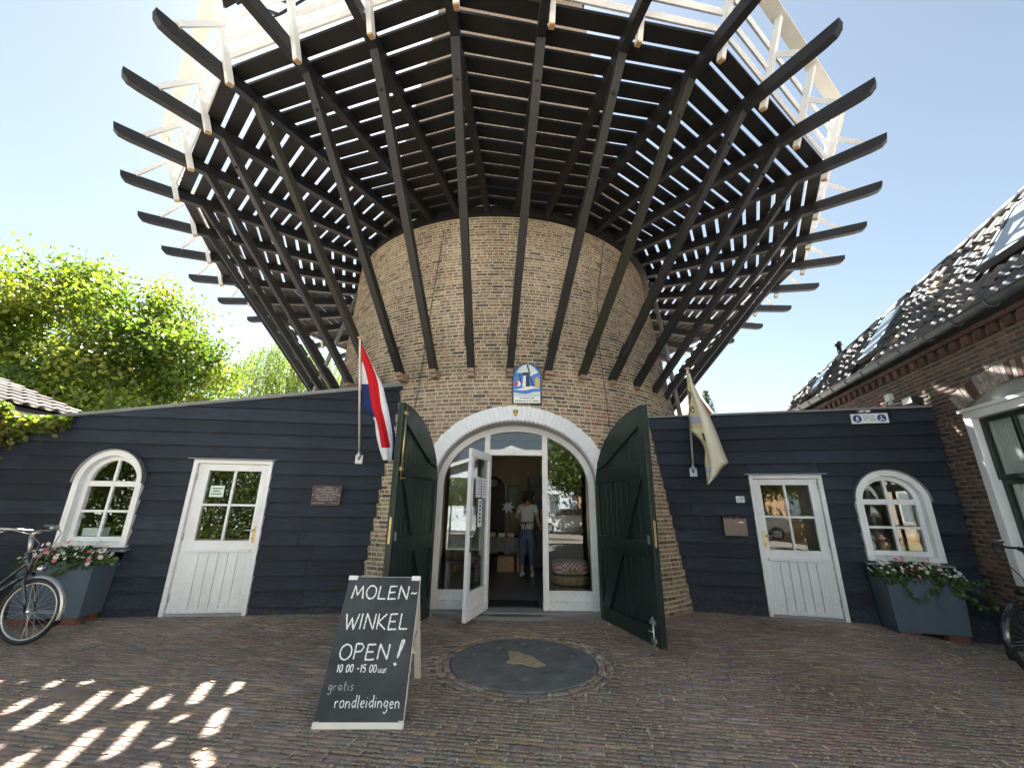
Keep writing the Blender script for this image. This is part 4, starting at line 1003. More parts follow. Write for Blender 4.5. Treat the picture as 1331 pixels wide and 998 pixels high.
for i in range(-18, 24):
    u = i*.205
    for j in range(0, 11):
        v = -.06+j*.30
        if v+.20 > vt(u+.1): break
        if any(a-.14 < u+.1 < b+.10 and c_-.26 < v+.15 < d_+.10 for a, b, c_, d_ in skies): continue
        if u > 5 or u < -3.6: continue
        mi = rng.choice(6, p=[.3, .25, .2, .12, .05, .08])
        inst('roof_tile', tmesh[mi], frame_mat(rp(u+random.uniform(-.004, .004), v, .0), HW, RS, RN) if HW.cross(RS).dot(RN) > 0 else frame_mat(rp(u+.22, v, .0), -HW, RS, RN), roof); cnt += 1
# ridge caps following the top edge
for k in range(24):
    a, b = -3.6+k*.37, -3.6+k*.37+.40
    if b > 5.2: break
    mb = MB(); mb.tube([rp(a, vt(a), .0), rp(b, vt(b), .01)], .085, 10); mb.build('ridge_tile', tmesh[0].materials[0] if False else mat('ridge_%d' % k, (.04, .04, .042), .45, .3, 12, .2) if k == 0 else MATS['ridge_0'], roof, smooth=True)
skg = mat('skylight_glass', (.14, .18, .2), .05, .03, 2, 0, spec=1.0, rvar=.01)
for a, b, c_, d_ in skies:
    mb = MB(); f_ = .05
    for (x0, x1, y0, y1) in ((a, a+f_, c_, d_), (b-f_, b, c_, d_), (a+f_, b-f_, c_, c_+f_), (a+f_, b-f_, d_-f_, d_)):
        mb.hexa([rp(x0, y0, 0), rp(x1, y0, 0), rp(x1, y1, 0), rp(x0, y1, 0), rp(x0, y0, .10), rp(x1, y0, .10), rp(x1, y1, .10), rp(x0, y1, .10)])
    so = mb.build('skylight', M['gutter'], roof, bevel=.006)
    mb = MB(); mb.hexa([rp(a+f_, c_+f_, .05), rp(b-f_, c_+f_, .05), rp(b-f_, d_-f_, .05), rp(a+f_, d_-f_, .05), rp(a+f_, c_+f_, .085), rp(b-f_, c_+f_, .085), rp(b-f_, d_-f_, .085), rp(a+f_, d_-f_, .085)]); mb.build('pane', skg, roof)
vp = thing_p = rp(3.0, 1.08, 0); mb = MB(); mb.tube([vp-V3(0, 0, .15), vp+V3(0, 0, .32)], .045, 10); mb.tube([vp+V3(0, 0, .30), vp+V3(0, 0, .40)], [.075, .06], 10); mb.build('vent_pipe', M['iron'], house, smooth=True)
# window of the house
mb = MB(); dpt = -.06
for (x0, x1, y0, y1) in ((wu1-.12, wu1, wz0, wz1), (wu0, wu0+.12, wz0, wz1), (wu0+.12, wu1-.12, wz1-.10, wz1), (wu0+.12, wu1-.12, wz0, wz0+.08)): WH.box(mb, x0, x1, -.16, .02, y0, y1)
win = mb.build('window', M['white'], house, bevel=.006); tag(win, 'tall house window with white casing and dark green sashes')
mb = MB(); WH.box(mb, wu0-.03, wu1+.03, -.02, .055, wz1, wz1+.045); mb.build('cornice', M['white'], win, bevel=.005)
uu = np.linspace(wu0, wu1, 14); mb = MB(); WH.poly(mb, [(wu0, wz1+.04)]+[(u, arcz(u)+.005) for u in uu]+[(wu1, wz1+.04)], -.12, -.05); mb.build('arch_infill', mat('grey_render', (.30, .32, .30), .9, .15, 5, .2, 40), win)
x0, x1 = wu0+.12, wu1-.12; zm = 1.86
for (y0, y1, dd) in ((zm, wz1-.10, -.06), (wz0+.08, zm, -.09)):
    mb = MB(); s_ = .06
    for (p0, p1, r0_, r1_) in ((x0, x0+s_, y0, y1), (x1-s_, x1, y0, y1), (x0+s_, x1-s_, y1-s_, y1), (x0+s_, x1-s_, y0, y0+s_)): WH.box(mb, p0, p1, dd-.05, dd, r0_, r1_)
    nb = 3
    for k in (1, 2): um_ = x0+(x1-x0)*k/nb; WH.box(mb, um_-.02, um_+.02, dd-.045, dd-.003, y0+s_, y1-s_)
    if y0 < 1: WH.box(mb, x0+s_, x1-s_, dd-.044, dd-.004, 1.2, 1.24)
    mb.build('sash', M['green'], win, bevel=.003)
    for k in range(nb):
        a, b = x0+(x1-x0)*k/nb, x0+(x1-x0)*(k+1)/nb; mb = MB(); WH.box(mb, a+.02, b-.02, dd-.03, dd-.025, y0+.05, y1-.05); mb.build('pane', M['glass'], win)
mb = MB(); cur = [hp_(x1+.03-.022*k, -.155+.008*(k % 2), wz0+.1) for k in range(30)]; mb.strip(cur, [V3(p.x, p.y, wz1-.12) for p in cur]); mb.build('curtain', mat('curtain', (.8, .82, .8), .9, .05, 5, 0), win, fix=False)
mb = MB(); WH.box(mb, wu0-.1, wu1+.1, -1.6, -1.58, wz0-.2, wz1+.2); WH.box(mb, wu0-.1, wu1+.1, -1.6, -.3, wz1+.2, wz1+.22); WH.box(mb, wu0-.1, wu1+.1, -1.6, -.3, wz0-.22, wz0-.2); WH.box(mb, wu1+.1, wu1+.12, -1.6, -.3, wz0-.2, wz1+.2); mb.build('room', M['plaster'], house)
# wall fittings
fl = thing('floodlight', hp_(.14, .1, 3.1), 'small black floodlight with pale glass on the house wall above the shed', 'floodlight')
mb = MB(); mb.hexa([hp_(.02, .06, 3.07), hp_(.26, .06, 3.07), hp_(.26, .20, 3.05), hp_(.02, .20, 3.05), hp_(.02, .06, 3.13), hp_(.26, .06, 3.13), hp_(.26, .20, 3.16), hp_(.02, .20, 3.16)]); mb.build('housing', M['iron'], fl, bevel=.006)
mb = MB(); mb.prism([hp_(.035, .202, 3.06), hp_(.245, .202, 3.06), hp_(.245, .204, 3.15), hp_(.035, .204, 3.15)], HN*.004); mb.build('lens', mat('lamp_lens', (.7, .68, .6), .3, .05), fl)
mb = MB(); mb.bar(hp_(.14, .0, 3.02), hp_(.14, .1, 3.08), .05, .03); mb.build('bracket', M['iron'], fl)
ab = thing('alarm_box', hp_(.82, .04, 3.28), 'small pale alarm box on the house wall under the gutter', 'alarm box')
mb = MB(); WH.box(mb, .76, .90, .0, .07, 3.27, 3.39); mb.build('casing', mat('alarm_plastic', (.6, .62, .6), .5, .05), ab, bevel=.012)
mb = MB(); mb.lathe(hp_(.83, .03, 3.21), [(.03, 0), (.035, .03), (.03, .06)], 12); mb.build('beacon', mat('beacon', (.5, .52, .52), .3, .05), ab, smooth=True)
mb = MB(); mb.tube([hp_(.9, .02, 3.22), hp_(.6, .02, 3.18), hp_(.3, .02, 3.12), hp_(.16, .02, 3.05)], .012, 6); cb_ = mb.build('wall_cable', M['zinc'], None); tag(cb_, 'grey conduit running to the floodlight on the house wall', 'cable')
# ================================================================== MILL INTERIOR
mb = MB(); th0 = .405; ths = np.linspace(th0, 2*PI-th0, 40)
mb.strip([(3.4*math.sin(t)+OX, TY-3.4*math.cos(t), 0) for t in ths], [(3.4*math.sin(t)+OX, TY-3.4*math.cos(t), 3.2) for t in ths])
for s_ in (-1, 1):
    xa, xb = OX+s_*OA, OX+s_*1.36; mb.add([(xa, FY+.29, 0), (xb, 6.9, 0), (xb, 6.9, 3.2), (xa, FY+.29, 3.2)], [(0, 1, 2, 3)])
xx = np.linspace(OX-OA, OX+OA, 15)
mb.strip([(x, FY+.295, arch_z(x)) for x in xx], [(x, FY+.295, 3.2) for x in xx])
mb.build('interior_wall', M['plaster'], mill, fix=False)
mb = MB(); mb.lathe((OX, TY, 0), [(3.5, 3.2), (.001, 3.201)], 40); mb.build('ceiling', mat('ceiling_wood', (.22, .15, .07), .7, .25, 4, .2, 30), mill)
mb = MB(); mb.lathe((OX, TY, 0), [(3.9, -.05), (3.9, .045), (.001, .046)], 48); mb.build('room_floor', M['floor'], mill)
mb = MB(); mb.box(-.30, .45, 6.66, 7.05, .052, .066); o = mb.build('door_mat', mat('mat_fibre', (.015, .016, .018), .95, .3, 40, .6, 200), None); tag(o, 'black door mat just inside the mill entrance', 'mat')
def box_thing(name, label, cat, parts, loc):
    t = thing(name, loc, label, cat)
    for nm, mt, bxs, bev in parts:
        mb = MB()
        for b_ in bxs: mb.box(*b_)
        mb.build(nm, mt, t, bevel=bev)
    return t
box_thing('cupboard', 'tall dark cupboard behind the person in the mill shop', 'cupboard',
  [('carcass', M['dark'], [(.45, 1.9, 10.6, 11.0, .05, 2.2)], .01)]+[('shelf', M['dark'], [(.47, 1.88, 10.42, 10.6, z, z+.03)], .004) for z in (.9, 1.25, 1.6, 1.95)], (1.2, 10.8, .05))
jarm = [mat('jar_%d' % k, c, .35, .1, 6, .02) for k, c in enumerate(((.45, .3, .15), (.5, .48, .42), (.3, .12, .08)))]
for z in (.93, 1.28, 1.63):
    for k in range(4):
        mb = MB(); c = V3(.72+.26*k+random.uniform(-.04, .04), 10.5, z); mb.lathe(c, [(.04, 0), (.045, .02), (.045, .11), (.03, .13), (.03, .15)], 10); o = mb.build('storage_jar', jarm[(k+int(z*7)) % 3], None, smooth=True)
        tag(o, 'small %s jar standing on the %s shelf of the dark cupboard' % (('brown', 'pale grey', 'dark red')[(k+int(z*7)) % 3], {.93: 'bottom', 1.28: 'middle', 1.63: 'top'}[z]), 'jar', 'jars on the cupboard shelves')
t = thing('display_table', (-.35, 10.4, .05), 'low table under a pale cloth left of the person', 'table')
mb = MB(); mb.box(-1.3, .25, 10.0, 10.8, .74, .78); mb.build('tabletop', M['wood'], t)
for x, y in ((-1.25, 10.05), (.2, 10.05), (-1.25, 10.75), (.2, 10.75)):
    mb = MB(); mb.box(x-.03, x+.03, y-.03, y+.03, .045, .74); mb.build('leg', M['wood'], t)
mb = MB(); pts = [(-1.34+.055*k, 9.975+.014*(k % 2), 0) for k in range(30)]; mb.strip([(x, y, .785) for x, y, _ in pts], [(x, y-.01, .46+.03*math.sin(k)) for k, (x, y, _) in enumerate(pts)]); mb.strip([(x, y, .786) for x, y, _ in pts], [(x, 10.82, .786) for x, y, _ in pts]); mb.build('tablecloth', mat('grey_cloth', (.20, .19, .18), .95, .1, 6, .1), t, fix=False)
for k in range(6):
    mb = MB(); x = -1.15+.22*k; mb.box(x, x+.15, 10.05, 10.25, .79, .79+random.uniform(.05, .1)); o = mb.build('goods_box', jarm[k % 3], None, bevel=.005); tag(o, 'small %s packet laid out on the table in the mill shop' % ('brown', 'pale grey', 'dark red')[k % 3], 'packet', 'packets on the shop table')
box_thing('crate', 'yellow wooden crate under the shop table', 'crate', [('side', M['wood'], [(-.28, .1, 10.0, 10.02, .05, .37)], .003), ('side', M['wood'], [(-.28, .1, 10.3, 10.32, .05, .37)], .003), ('end', M['wood'], [(-.28, -.26, 10.02, 10.3, .05, .37)], .003), ('end', M['wood'], [(.08, .1, 10.02, 10.3, .05, .37)], .003), ('base', M['wood'], [(-.27, .09, 10.02, 10.3, .05, .07)], .002)], (-.1, 10.15, .05))
t = thing('lily_stem', (-.02, 10.15, .79), 'white star-shaped flower on a tall stem above the shop table', 'flower')
mb = MB(); mb.tube([(.06, 10.1, .79), (.0, 10.1, 1.1), (-.06, 10.08, 1.42)], .008, 6); mb.build('stem', mat('stem_green', (.12, .16, .08), .7, .1), t)
for k in range(7):
    a = 2*PI*k/7; c = V3(-.06, 10.05, 1.46); d = V3(math.cos(a), -.35, math.sin(a)).normalized(); s_ = d.cross(V3(0, 1, 0)).normalized()
    mb = MB(); mb.add([c, c+d*.08+s_*.03, c+d*.17, c+d*.08-s_*.03], [(0, 1, 2, 3)]); mb.build('petal', pap, t)
# clock, niche, picture on the back wall
t = thing('wall_clock', (-.52, 12.9, 2.15), 'round dark wall clock in the arched niche at the back', 'clock')
mb = MB(); mb.lathe((-.52, 12.95, 2.16), [(.16, 0), (.16, .05), (.13, .06)], 24, (0, -1, 0)); mb.build('case', M['dark'], t, smooth=True)
mb = MB(); mb.lathe((-.52, 12.884, 2.16), [(.12, 0), (.12, .006)], 24, (0, -1, 0)); mb.build('dial', mat('dial', (.5, .48, .4), .6, .05), t)
mb = MB(); mb.bar((-.52, 12.87, 2.16), (-.52, 12.87, 2.25), .008, .004, (0, 1, 0)); mb.bar((-.52, 12.87, 2.16), (-.46, 12.87, 2.13), .008, .004, (0, 1, 0)); mb.build('hand', M['iron'], t)
mb = MB(); mb.prism([(-.93, 13.05, .05)]+[(-.55+.38*math.cos(a), 13.05, 1.95+.42*math.sin(a)) for a in np.linspace(PI, 0, 13)]+[(-.17, 13.05, .05)], (0, -.06, 0)); mb.build('back_door', mat('brown_door', (.07, .045, .025), .6, .2, 5, .1, stretch=(6, 1, 1)), mill)
t = thing('framed_picture', (.07, 12.9, 1.5), 'framed picture with bright glass on the back wall of the mill', 'picture')
mb = MB(); mb.box(-.10, .24, 12.86, 12.92, 1.35, 2.1); mb.build('frame', M['dark'], t, bevel=.01); mb = MB(); mb.box(-.06, .20, 12.852, 12.858, 1.4, 2.05); mb.build('print', mat('print_paper', (.5, .52, .35), .5, .5, 6, 0, col2=(.12, .2, .06)), t)
# arched beam below the ceiling
mb = MB(); mb.box(-1.6, 1.2, 8.6, 8.85, 2.86, 3.19); mb.build('ceiling_beam', M['wood'], mill, bevel=.02)
# barrel with checked cloth
t = thing('barrel', (1.02, 7.45, .05), 'wooden barrel behind the right-hand side light of the entrance', 'barrel')
bp_ = [(.26, 0), (.30, .12), (.325, .27), (.30, .42), (.26, .54)]
for k in range(18):
    a0, a1 = 2*PI*k/18+.012, 2*PI*(k+1)/18-.012; mb = MB(); A = [(1.02+r_*math.cos(a0), 7.45+r_*math.sin(a0), .05+z) for r_, z in bp_]; B_ = [(1.02+r_*math.cos(a1), 7.45+r_*math.sin(a1), .05+z) for r_, z in bp_]
    mb.strip(A, B_); mb.build('stave', M['wood'], t, fix=False)
for z, r_ in ((.1, .297), (.2, .318), (.36, .316), (.46, .293)):
    mb = MB(); mb.lathe((1.02, 7.45, .05), [(r_+.002, z-.018), (r_+.006, z-.018), (r_+.006, z+.018), (r_+.002, z+.018)], 32); mb.build('hoop', M['iron'], t, smooth=True)
mb = MB(); mb.lathe((1.02, 7.45, .05), [(.255, .535), (.001, .536)], 24); mb.build('barrel_head', M['wood'], t)
ck, cn, cp = _nodes('checked_cloth'); tcn = cn.nodes.new('ShaderNodeTexCoord'); chn = cn.nodes.new('ShaderNodeTexChecker'); chn.inputs['Scale'].default_value = 28
chn.inputs['Color1'].default_value = (.42, .05, .06, 1); chn.inputs['Color2'].default_value = (.6, .56, .55, 1); cn.links.new(tcn.outputs['Object'], chn.inputs[0]); cn.links.new(chn.outputs[0], cp.inputs['Base Color']); cp.inputs['Roughness'].default_value = .9
mb = MB(); N_ = 24; G = [[None]*N_ for _ in range(N_)]
for i in range(N_):
    for j in range(N_):
        x, y = (i/(N_-1)-.5)*.78, (j/(N_-1)-.5)*.78; r_ = math.hypot(x, y); dr = max(0, r_-.285); f_ = min(1, .30/r_) if r_ > .3 else 1
        G[i][j] = V3(1.02+x*(f_ if dr > 0 else 1)*(1+.12*dr), 7.45+y*(f_ if dr > 0 else 1)*(1+.12*dr), .605-dr*.95+.0*x)
for i in range(N_-1): mb.strip(G[i], G[i+1])
o = mb.build('checked_tablecloth', ck, None, smooth=True, fix=False); tag(o, 'red and white checked cloth draped over the barrel', 'tablecloth')
# poster frame behind the left side light, stool
t = thing('poster_frame', (-.78, 6.72, .9), 'white framed poster standing behind the left side light of the entrance', 'poster')
mb = MB(); x0, x1, z0, z1 = -.98, -.45, .82, 1.42
for b_ in ((x0, x1, 6.66, 6.68, z0, z0+.025), (x0, x1, 6.66, 6.68, z1-.025, z1), (x0, x0+.025, 6.66, 6.68, z0+.025, z1-.025), (x1-.025, x1, 6.66, 6.68, z0+.025, z1-.025)): mb.box(*b_)
mb.build('frame', M['white'], t)
mb = MB(); mb.box(x0+.02, x1-.02, 6.668, 6.676, z0+.02, z1-.02); mb.build('poster', mat('poster_print', (.10, .12, .08), .5, .6, 9, 0, col2=(.34, .30, .25)), t)
t = thing('wooden_stool', (-.75, 6.9, .05), 'grey stool behind the left side light of the entrance', 'stool')
mb = MB(); mb.box(-.98, -.5, 6.75, 7.1, .60, .64); mb.build('seat', M['strut'], t, bevel=.01)
for x, y, dx in ((-.95, 6.78, -.03), (-.53, 6.78, .03), (-.95, 7.07, -.03), (-.53, 7.07, .03)):
    mb = MB(); mb.bar((x, y, .60), (x+dx, y, .045), .04, .04); mb.build('leg', mat('grey_wood', (.2, .19, .17), .7, .1) if 'grey_wood' not in MATS else MATS['grey_wood'], t)

# ================================================================== PERSON
def skin_obj(name, verts, edges, radii, mt, parent, sub=2, root=0, fold=0):
    me = bpy.data.meshes.new(name); me.from_pydata([tuple(v) for v in verts], edges, []); me.update()
    o = link(name, me, mt, parent)
    md = o.modifiers.new('skin', 'SKIN'); md.use_smooth_shade = True
    for i, r_ in enumerate(radii):
        sv = me.skin_vertices[0].data[i]; sv.radius = r_ if isinstance(r_, tuple) else (r_, r_); sv.use_root = (i == root)
    sb = o.modifiers.new('sub', 'SUBSURF'); sb.levels = sub; sb.render_levels = sub
    if fold:
        tx2 = bpy.data.textures.new(name+'_folds', 'CLOUDS'); tx2.noise_scale = .07; dm = o.modifiers.new('folds', 'DISPLACE'); dm.texture = tx2; dm.strength = fold; dm.mid_level = .5; dm.texture_coords = 'LOCAL'
    return o
PXp, PYp = .375, 9.32
_pa = math.radians(-20)
def B(x, y, z): return (PXp+x*math.cos(_pa)-y*math.sin(_pa), PYp+x*math.sin(_pa)+y*math.cos(_pa), .05+z)
skin = mat('skin', (.45, .27, .19), .55, .08, 8, .05); shirt = mat('white_shirt', (.62, .60, .57), .9, .06, 6, .2, 60); trou = mat('blue_trousers', (.095, .115, .185), .9, .15, 6, .25, 80)
person = thing('person', (PXp, PYp, .05), 'person in white polo, blue trousers and apron, seen from behind inside the mill', 'person')
V = [B(0, 0, .95), B(0, 0, 1.12), B(0, .01, 1.3), B(0, 0, 1.41), B(0, .02, 1.48), B(.01, .05, 1.55), B(.015, .075, 1.62),   # 0-6 spine, neck, head
     B(-.16, 0, 1.40), B(-.27, .03, 1.22), B(-.20, .18, 1.16), B(-.14, .26, 1.18),      # left arm 7-10
     B(.165, 0, 1.40), B(.225, .02, 1.15), B(.21, .20, 1.02), B(.18, .28, 1.02),         # right arm 11-14
     B(-.085, 0, .88), B(-.10, -.01, .5), B(-.125, .01, .09), B(.09, 0, .88), B(.095, -.01, .5), B(.10, .0, .09), B(.015, .09, 1.675)]
E_ = [(0, 1), (1, 2), (2, 3), (3, 4), (4, 5), (5, 6), (6, 21), (3, 7), (7, 8), (8, 9), (9, 10), (3, 11), (11, 12), (12, 13), (13, 14), (0, 15), (15, 16), (16, 17), (0, 18), (18, 19), (19, 20)]
rr_ = [(.11, .08), (.12, .08), (.15, .10), (.10, .08), .048, (.068, .08), (.074, .09), .06, .043, .034, .028, .06, .043, .034, .028, .068, .05, .036, .068, .05, .036, (.05, .06)]
skin_obj('body', V, E_, rr_, skin, person)
V = [B(0, 0, .90), B(0, 0, 1.10), B(0, .01, 1.3), B(0, 0, 1.41), B(0, .015, 1.46), B(-.165, 0, 1.40), B(-.235, .015, 1.29), B(.17, 0, 1.40), B(.205, .01, 1.25)]
skin_obj('shirt', V, [(0, 1), (1, 2), (2, 3), (3, 4), (3, 5), (5, 6), (3, 7), (7, 8)], [(.165, .125), (.148, .108), (.17, .118), (.115, .092), .058, .076, .066, .076, .066], shirt, person, sub=3, fold=.03)
V = [B(0, 0, .98), B(0, 0, .88), B(-.088, 0, .82), B(-.105, -.01, .5), B(-.125, .005, .22), B(.092, 0, .82), B(.1, -.01, .5), B(.105, 0, .22)]
skin_obj('trousers', V, [(0, 1), (1, 2), (2, 3), (3, 4), (1, 5), (5, 6), (6, 7)], [(.145, .108), (.15, .116), .096, .072, .056, .096, .072, .056], trou, person, sub=3, fold=.03)
for x in (-.125, .115):
    V = [B(x, -.06, .05), B(x, .04, .055), B(x*1.1, .16, .04), B(x, -.01, .10)]
    skin_obj('shoe', V, [(0, 1), (1, 2), (1, 3)], [(.042, .042), (.044, .045), (.04, .03), .042], shirt, person)
V = [B(.015, .045, 1.62), B(.015, .06, 1.675), B(.012, .02, 1.57), B(.01, .0, 1.525)]
skin_obj('hair', V, [(0, 1), (0, 2), (2, 3)], [(.105, .105), (.085, .085), (.092, .08), (.065, .05)], mat('dark_hair', (.055, .038, .026), .6, .3, 30, .4, stretch=(3, 3, 1)), person)
for s_ in (-1, 1):
    mb = MB(); mb.lathe(B(.015+s_*.098, .085, 1.60), [(.006, -.03), (.014, -.015), (.016, .01), (.008, .03)], 8); mb.build('ear', skin, person, smooth=True)
for (hx, hand_) in ((-.165, -1), (.178, 1)):
    for k in range(5):
        b0 = V3(*B((-.14 if hx < 0 else hx)+(k-2)*.014*hand_, .26, 1.18 if hx < 0 else 1.02)); mb = MB(); ln_ = (.045, .065, .07, .066, .052)[k]
        mb.tube([b0, b0+V3(0, ln_*.6, .0), b0+V3(0, ln_, -.02)], [.009, .008, .006], 6); mb.build('finger', skin, person, smooth=True)
apr = mat('grey_apron', (.10, .10, .095), .9, .1, 6, .2, 80)
mb = MB(); A = [B(.16*math.sin(t)*1.08, .12*math.cos(t)*1.15, 1.04) for t in np.linspace(-1.9, 1.9, 15)]; B2 = [B(.19*math.sin(t)*1.1, .15*math.cos(t)*1.2, .55) for t in np.linspace(-1.75, 1.9, 15)]; mb.strip(A, B2); o = mb.build('apron', apr, person, smooth=True, fix=False)
mb = MB(); mb.tube([B(.165*math.sin(t), .125*math.cos(t), 1.09+.01*math.sin(3*t)) for t in np.linspace(1.7, 2*PI-1.7, 15)], .011, 6); mb.build('apron_tie', M['iron'], person)
for s_ in (-1, 1):
    mb = MB(); mb.tube([B(0, -.13, 1.08), B(s_*.05, -.15, 1.11), B(s_*.09, -.14, 1.05), B(0, -.13, 1.075)], .007, 6); mb.tube([B(0, -.13, 1.075), B(s_*.02, -.14, .98), B(s_*.03, -.145, .84)], .007, 6); mb.build('apron_bow', M['iron'], person)
mb = MB(); mb.tube([B(-.07, .06, 1.43), B(-.055, -.03, 1.455), B(0, -.05, 1.46), B(.055, -.03, 1.455), B(.07, .06, 1.43)], .01, 6); mb.build('neck_strap', M['iron'], person)

# ================================================================== SIGNS AND FITTINGS
# emblem board above the arch
ec = V3(.235, float(tsurf(.235, 3.25)[1])-.03, 0)
yb = ec.y
t = thing('emblem_board', (.235, yb, 2.96), 'painted round-topped board with a blue windmill emblem above the arch', 'sign')
ex0, ex1, ez0, ezs = .005, .46, 2.965, 3.40
def etop(x): c = (ex0+ex1)/2; h_ = (ex1-ex0)/2; return ezs+h_*math.sqrt(max(0, 1-((x-c)/h_)**2))
def eplate(x0, x1, y, inset, mt, name, zlo, par):
    c = (ex0+ex1)/2; h_ = (ex1-ex0)/2-inset; pts = [(c-h_, y, zlo)]+[(c+h_*math.cos(a), y, ezs+h_*math.sin(a)) for a in np.linspace(PI, 0, 21)]+[(c+h_, y, zlo)]
    mb = MB(); mb.prism(pts, (0, .004, 0)); return mb.build(name, mt, par)
E0b = eplate(0, 0, yb-.012, 0, M['iron'], 'backing', ez0, t); 
mb = MB(); mb.box(ex0+.05, ex1-.05, yb-.008, yb+.06, 3.0, 3.5); mb.build('mount', M['iron'], t)
blue = mat('emblem_blue', (.06, .2, .58), .5, .06, 5, 0); epale = mat('emblem_pale', (.58, .68, .62), .5, .06, 5, 0); ewhite = mat('emblem_white', (.75, .78, .78), .5, .04, 5, 0); enavy = mat('emblem_navy', (.02, .035, .07), .5, .1, 5, 0); egold = mat('emblem_gold', (.55, .42, .12), .5, .08, 5, 0); ered = mat('emblem_red', (.5, .06, .1), .5, .08, 5, 0)
eplate(0, 0, yb-.016, .014, blue, 'field', 3.07, t)
def flat(poly, mt, name, lay, par=None):
    mb = MB(); mb.prism([(ex0+u*(ex1-ex0), yb-.016-.0025*lay, ez0+v*(3.63-ez0)) for u, v in poly], (0, .002, 0)); return mb.build(name, mt, par or t)
flat([(.13, .745), (.22, .86), (.36, .94), (.5, .968), (.64, .94), (.78, .86), (.87, .75), (.7, .71), (.55, .70), (.35, .75)], epale, 'cloud', 1)
flat([(.05, .02), (.95, .02), (.95, .19), (.05, .19)], ewhite, 'caption_panel', 1)
flat([(.05, .2), (.95, .2), (.95, .30), (.7, .29), (.5, .24), (.3, .245), (.05, .27)], epale, 'shore', 1)
flat([(.05, .27), (.3, .245), (.5, .235), (.7, .28), (.95, .33), (.95, .37), (.75, .34), (.5, .30), (.25, .31), (.05, .33)], blue, 'wave', 2)
flat([(.05, .34), (.25, .32), (.5, .33), (.72, .37), (.95, .36), (.8, .40), (.6, .43), (.45, .41), (.25, .355)], ewhite, 'wave', 2)
flat([(.34, .41), (.46, .41), (.46, .68), (.38, .68)], ewhite, 'mill_body', 2); flat([(.46, .41), (.60, .41), (.57, .68), (.46, .68)], enavy, 'mill_body', 2)
flat([(.33, .69), (.58, .69), (.55, .76), (.37, .76)], enavy, 'mill_cap', 2)
flat([(.48, .95), (.54, .95), (.62, .71), (.58, .70)], enavy, 'mill_sail', 3); flat([(.60, .70), (.86, .80), (.87, .77), (.62, .67)], ewhite, 'mill_sail', 3); flat([(.60, .68), (.74, .44), (.69, .43), (.57, .66)], enavy, 'mill_sail', 3)
flat([(.22, .70), (.34, .72), (.34, .69), (.27, .69), (.31, .50), (.27, .5), (.24, .66)], enavy, 'mill_sail', 3)
flat([(.77, .39), (.93, .40), (.93, .60), (.85, .66), (.77, .61)], egold, 'sheaf', 2)
flat([(.20+.09*math.cos(a), .48+.065*math.sin(a)) for a in np.linspace(0, 2*PI, 16)[:-1]], ewhite, 'wheel', 2); flat([(.13+.07*math.cos(a), .48+.06*math.sin(a)) for a in np.linspace(0, 2*PI, 14)[:-1]], ered, 'flower', 3)
# its caption is too small to read: two lines of small dark marks
def marks(fn, u0, u1, n_, mt, name, par, hgt):
    mb = MB(); u = u0
    while u < u1:
        w_ = random.uniform(.5, 1.2)*(u1-u0)/n_; 
        if random.random() < .85: fn(mb, u, min(u+w_*.75, u1), random.uniform(.6, 1)*hgt)
        u += w_
    mb.build(name, mt, par)
for v, a, b in ((.125, .26, .76), (.06, .10, .90)):
    marks(lambda mb, u0, u1, h_: mb.box(ex0+u0*(ex1-ex0), ex0+u1*(ex1-ex0), yb-.022, yb-.0195, ez0+v*(3.63-ez0), ez0+v*(3.63-ez0)+h_), a, b, 18, ink, 'caption', t, .017)
# shield on the arch
t = thing('shield_badge', (.06, float(tsurf(.06, 2.81)[1])-.03, 2.76), 'small black and yellow shield on the white arch', 'badge')
ys_ = float(tsurf(.06, 2.82)[1])-.017
mb = MB(); mb.prism([(.025, ys_, 2.87), (.095, ys_, 2.87), (.095, ys_, 2.80), (.06, ys_, 2.755), (.025, ys_, 2.80)], (0, -.006, 0)); mb.build('shield', egold, t)
for pts in ([(.027, 2.868), (.057, 2.835), (.027, 2.805)], [(.093, 2.868), (.063, 2.835), (.093, 2.805)]):
    mb = MB(); mb.prism([(x, ys_-.007, z) for x, z in pts], (0, -.002, 0)); mb.build('charge', ink, t)
mb = MB(); mb.prism([(.06, ys_-.007, 2.80), (.072, ys_-.007, 2.785), (.06, ys_-.007, 2.77), (.048, ys_-.007, 2.785)], (0, -.002, 0)); mb.build('charge', ered, t)
# bronze plaque
t = thing('plaque', WL.p(.85, .04, 1.59), 'dark brown text plaque screwed to the black boards', 'plaque')
mb = MB(); WL.box(mb, .64, 1.06, .03, .066, 1.44, 1.735); mb.build('plate', mat('plaque_brown', (.045, .028, .024), .4, .15, 6, .05), t, bevel=.004)
lm_ = mat('plaque_letters', (.35, .34, .33), .6, .1, 6, 0)
for r_, (a, b) in enumerate([(.79, .92)]+[(.69, 1.01)]*2+[(.685, 1.015)]*3+[(.70, 1.0)]*2+[(.74, .95)]): marks(lambda mb, u0, u1, h_, r_=r_: WL.box(mb, u0, u1, .0665, .0685, 1.695-r_*.023, 1.695-r_*.023+h_), a, b, 9 if r_ == 0 else 22, lm_, 'lettering', t, .013)
for a, b in ((.665, .83), (.93, 1.01)): marks(lambda mb, u0, u1, h_: WL.box(mb, u0, u1, .0665, .0685, 1.472, 1.472+h_), a, b, 12, lm_, 'lettering', t, .012)
for u in (.66, 1.04):
    mb = MB(); mb.lathe(WL.p(u, .066, 1.59), [(.008, 0), (.006, .005), (.0001, .006)], 8, WL.n); mb.build('screw', M['chrome'], t)
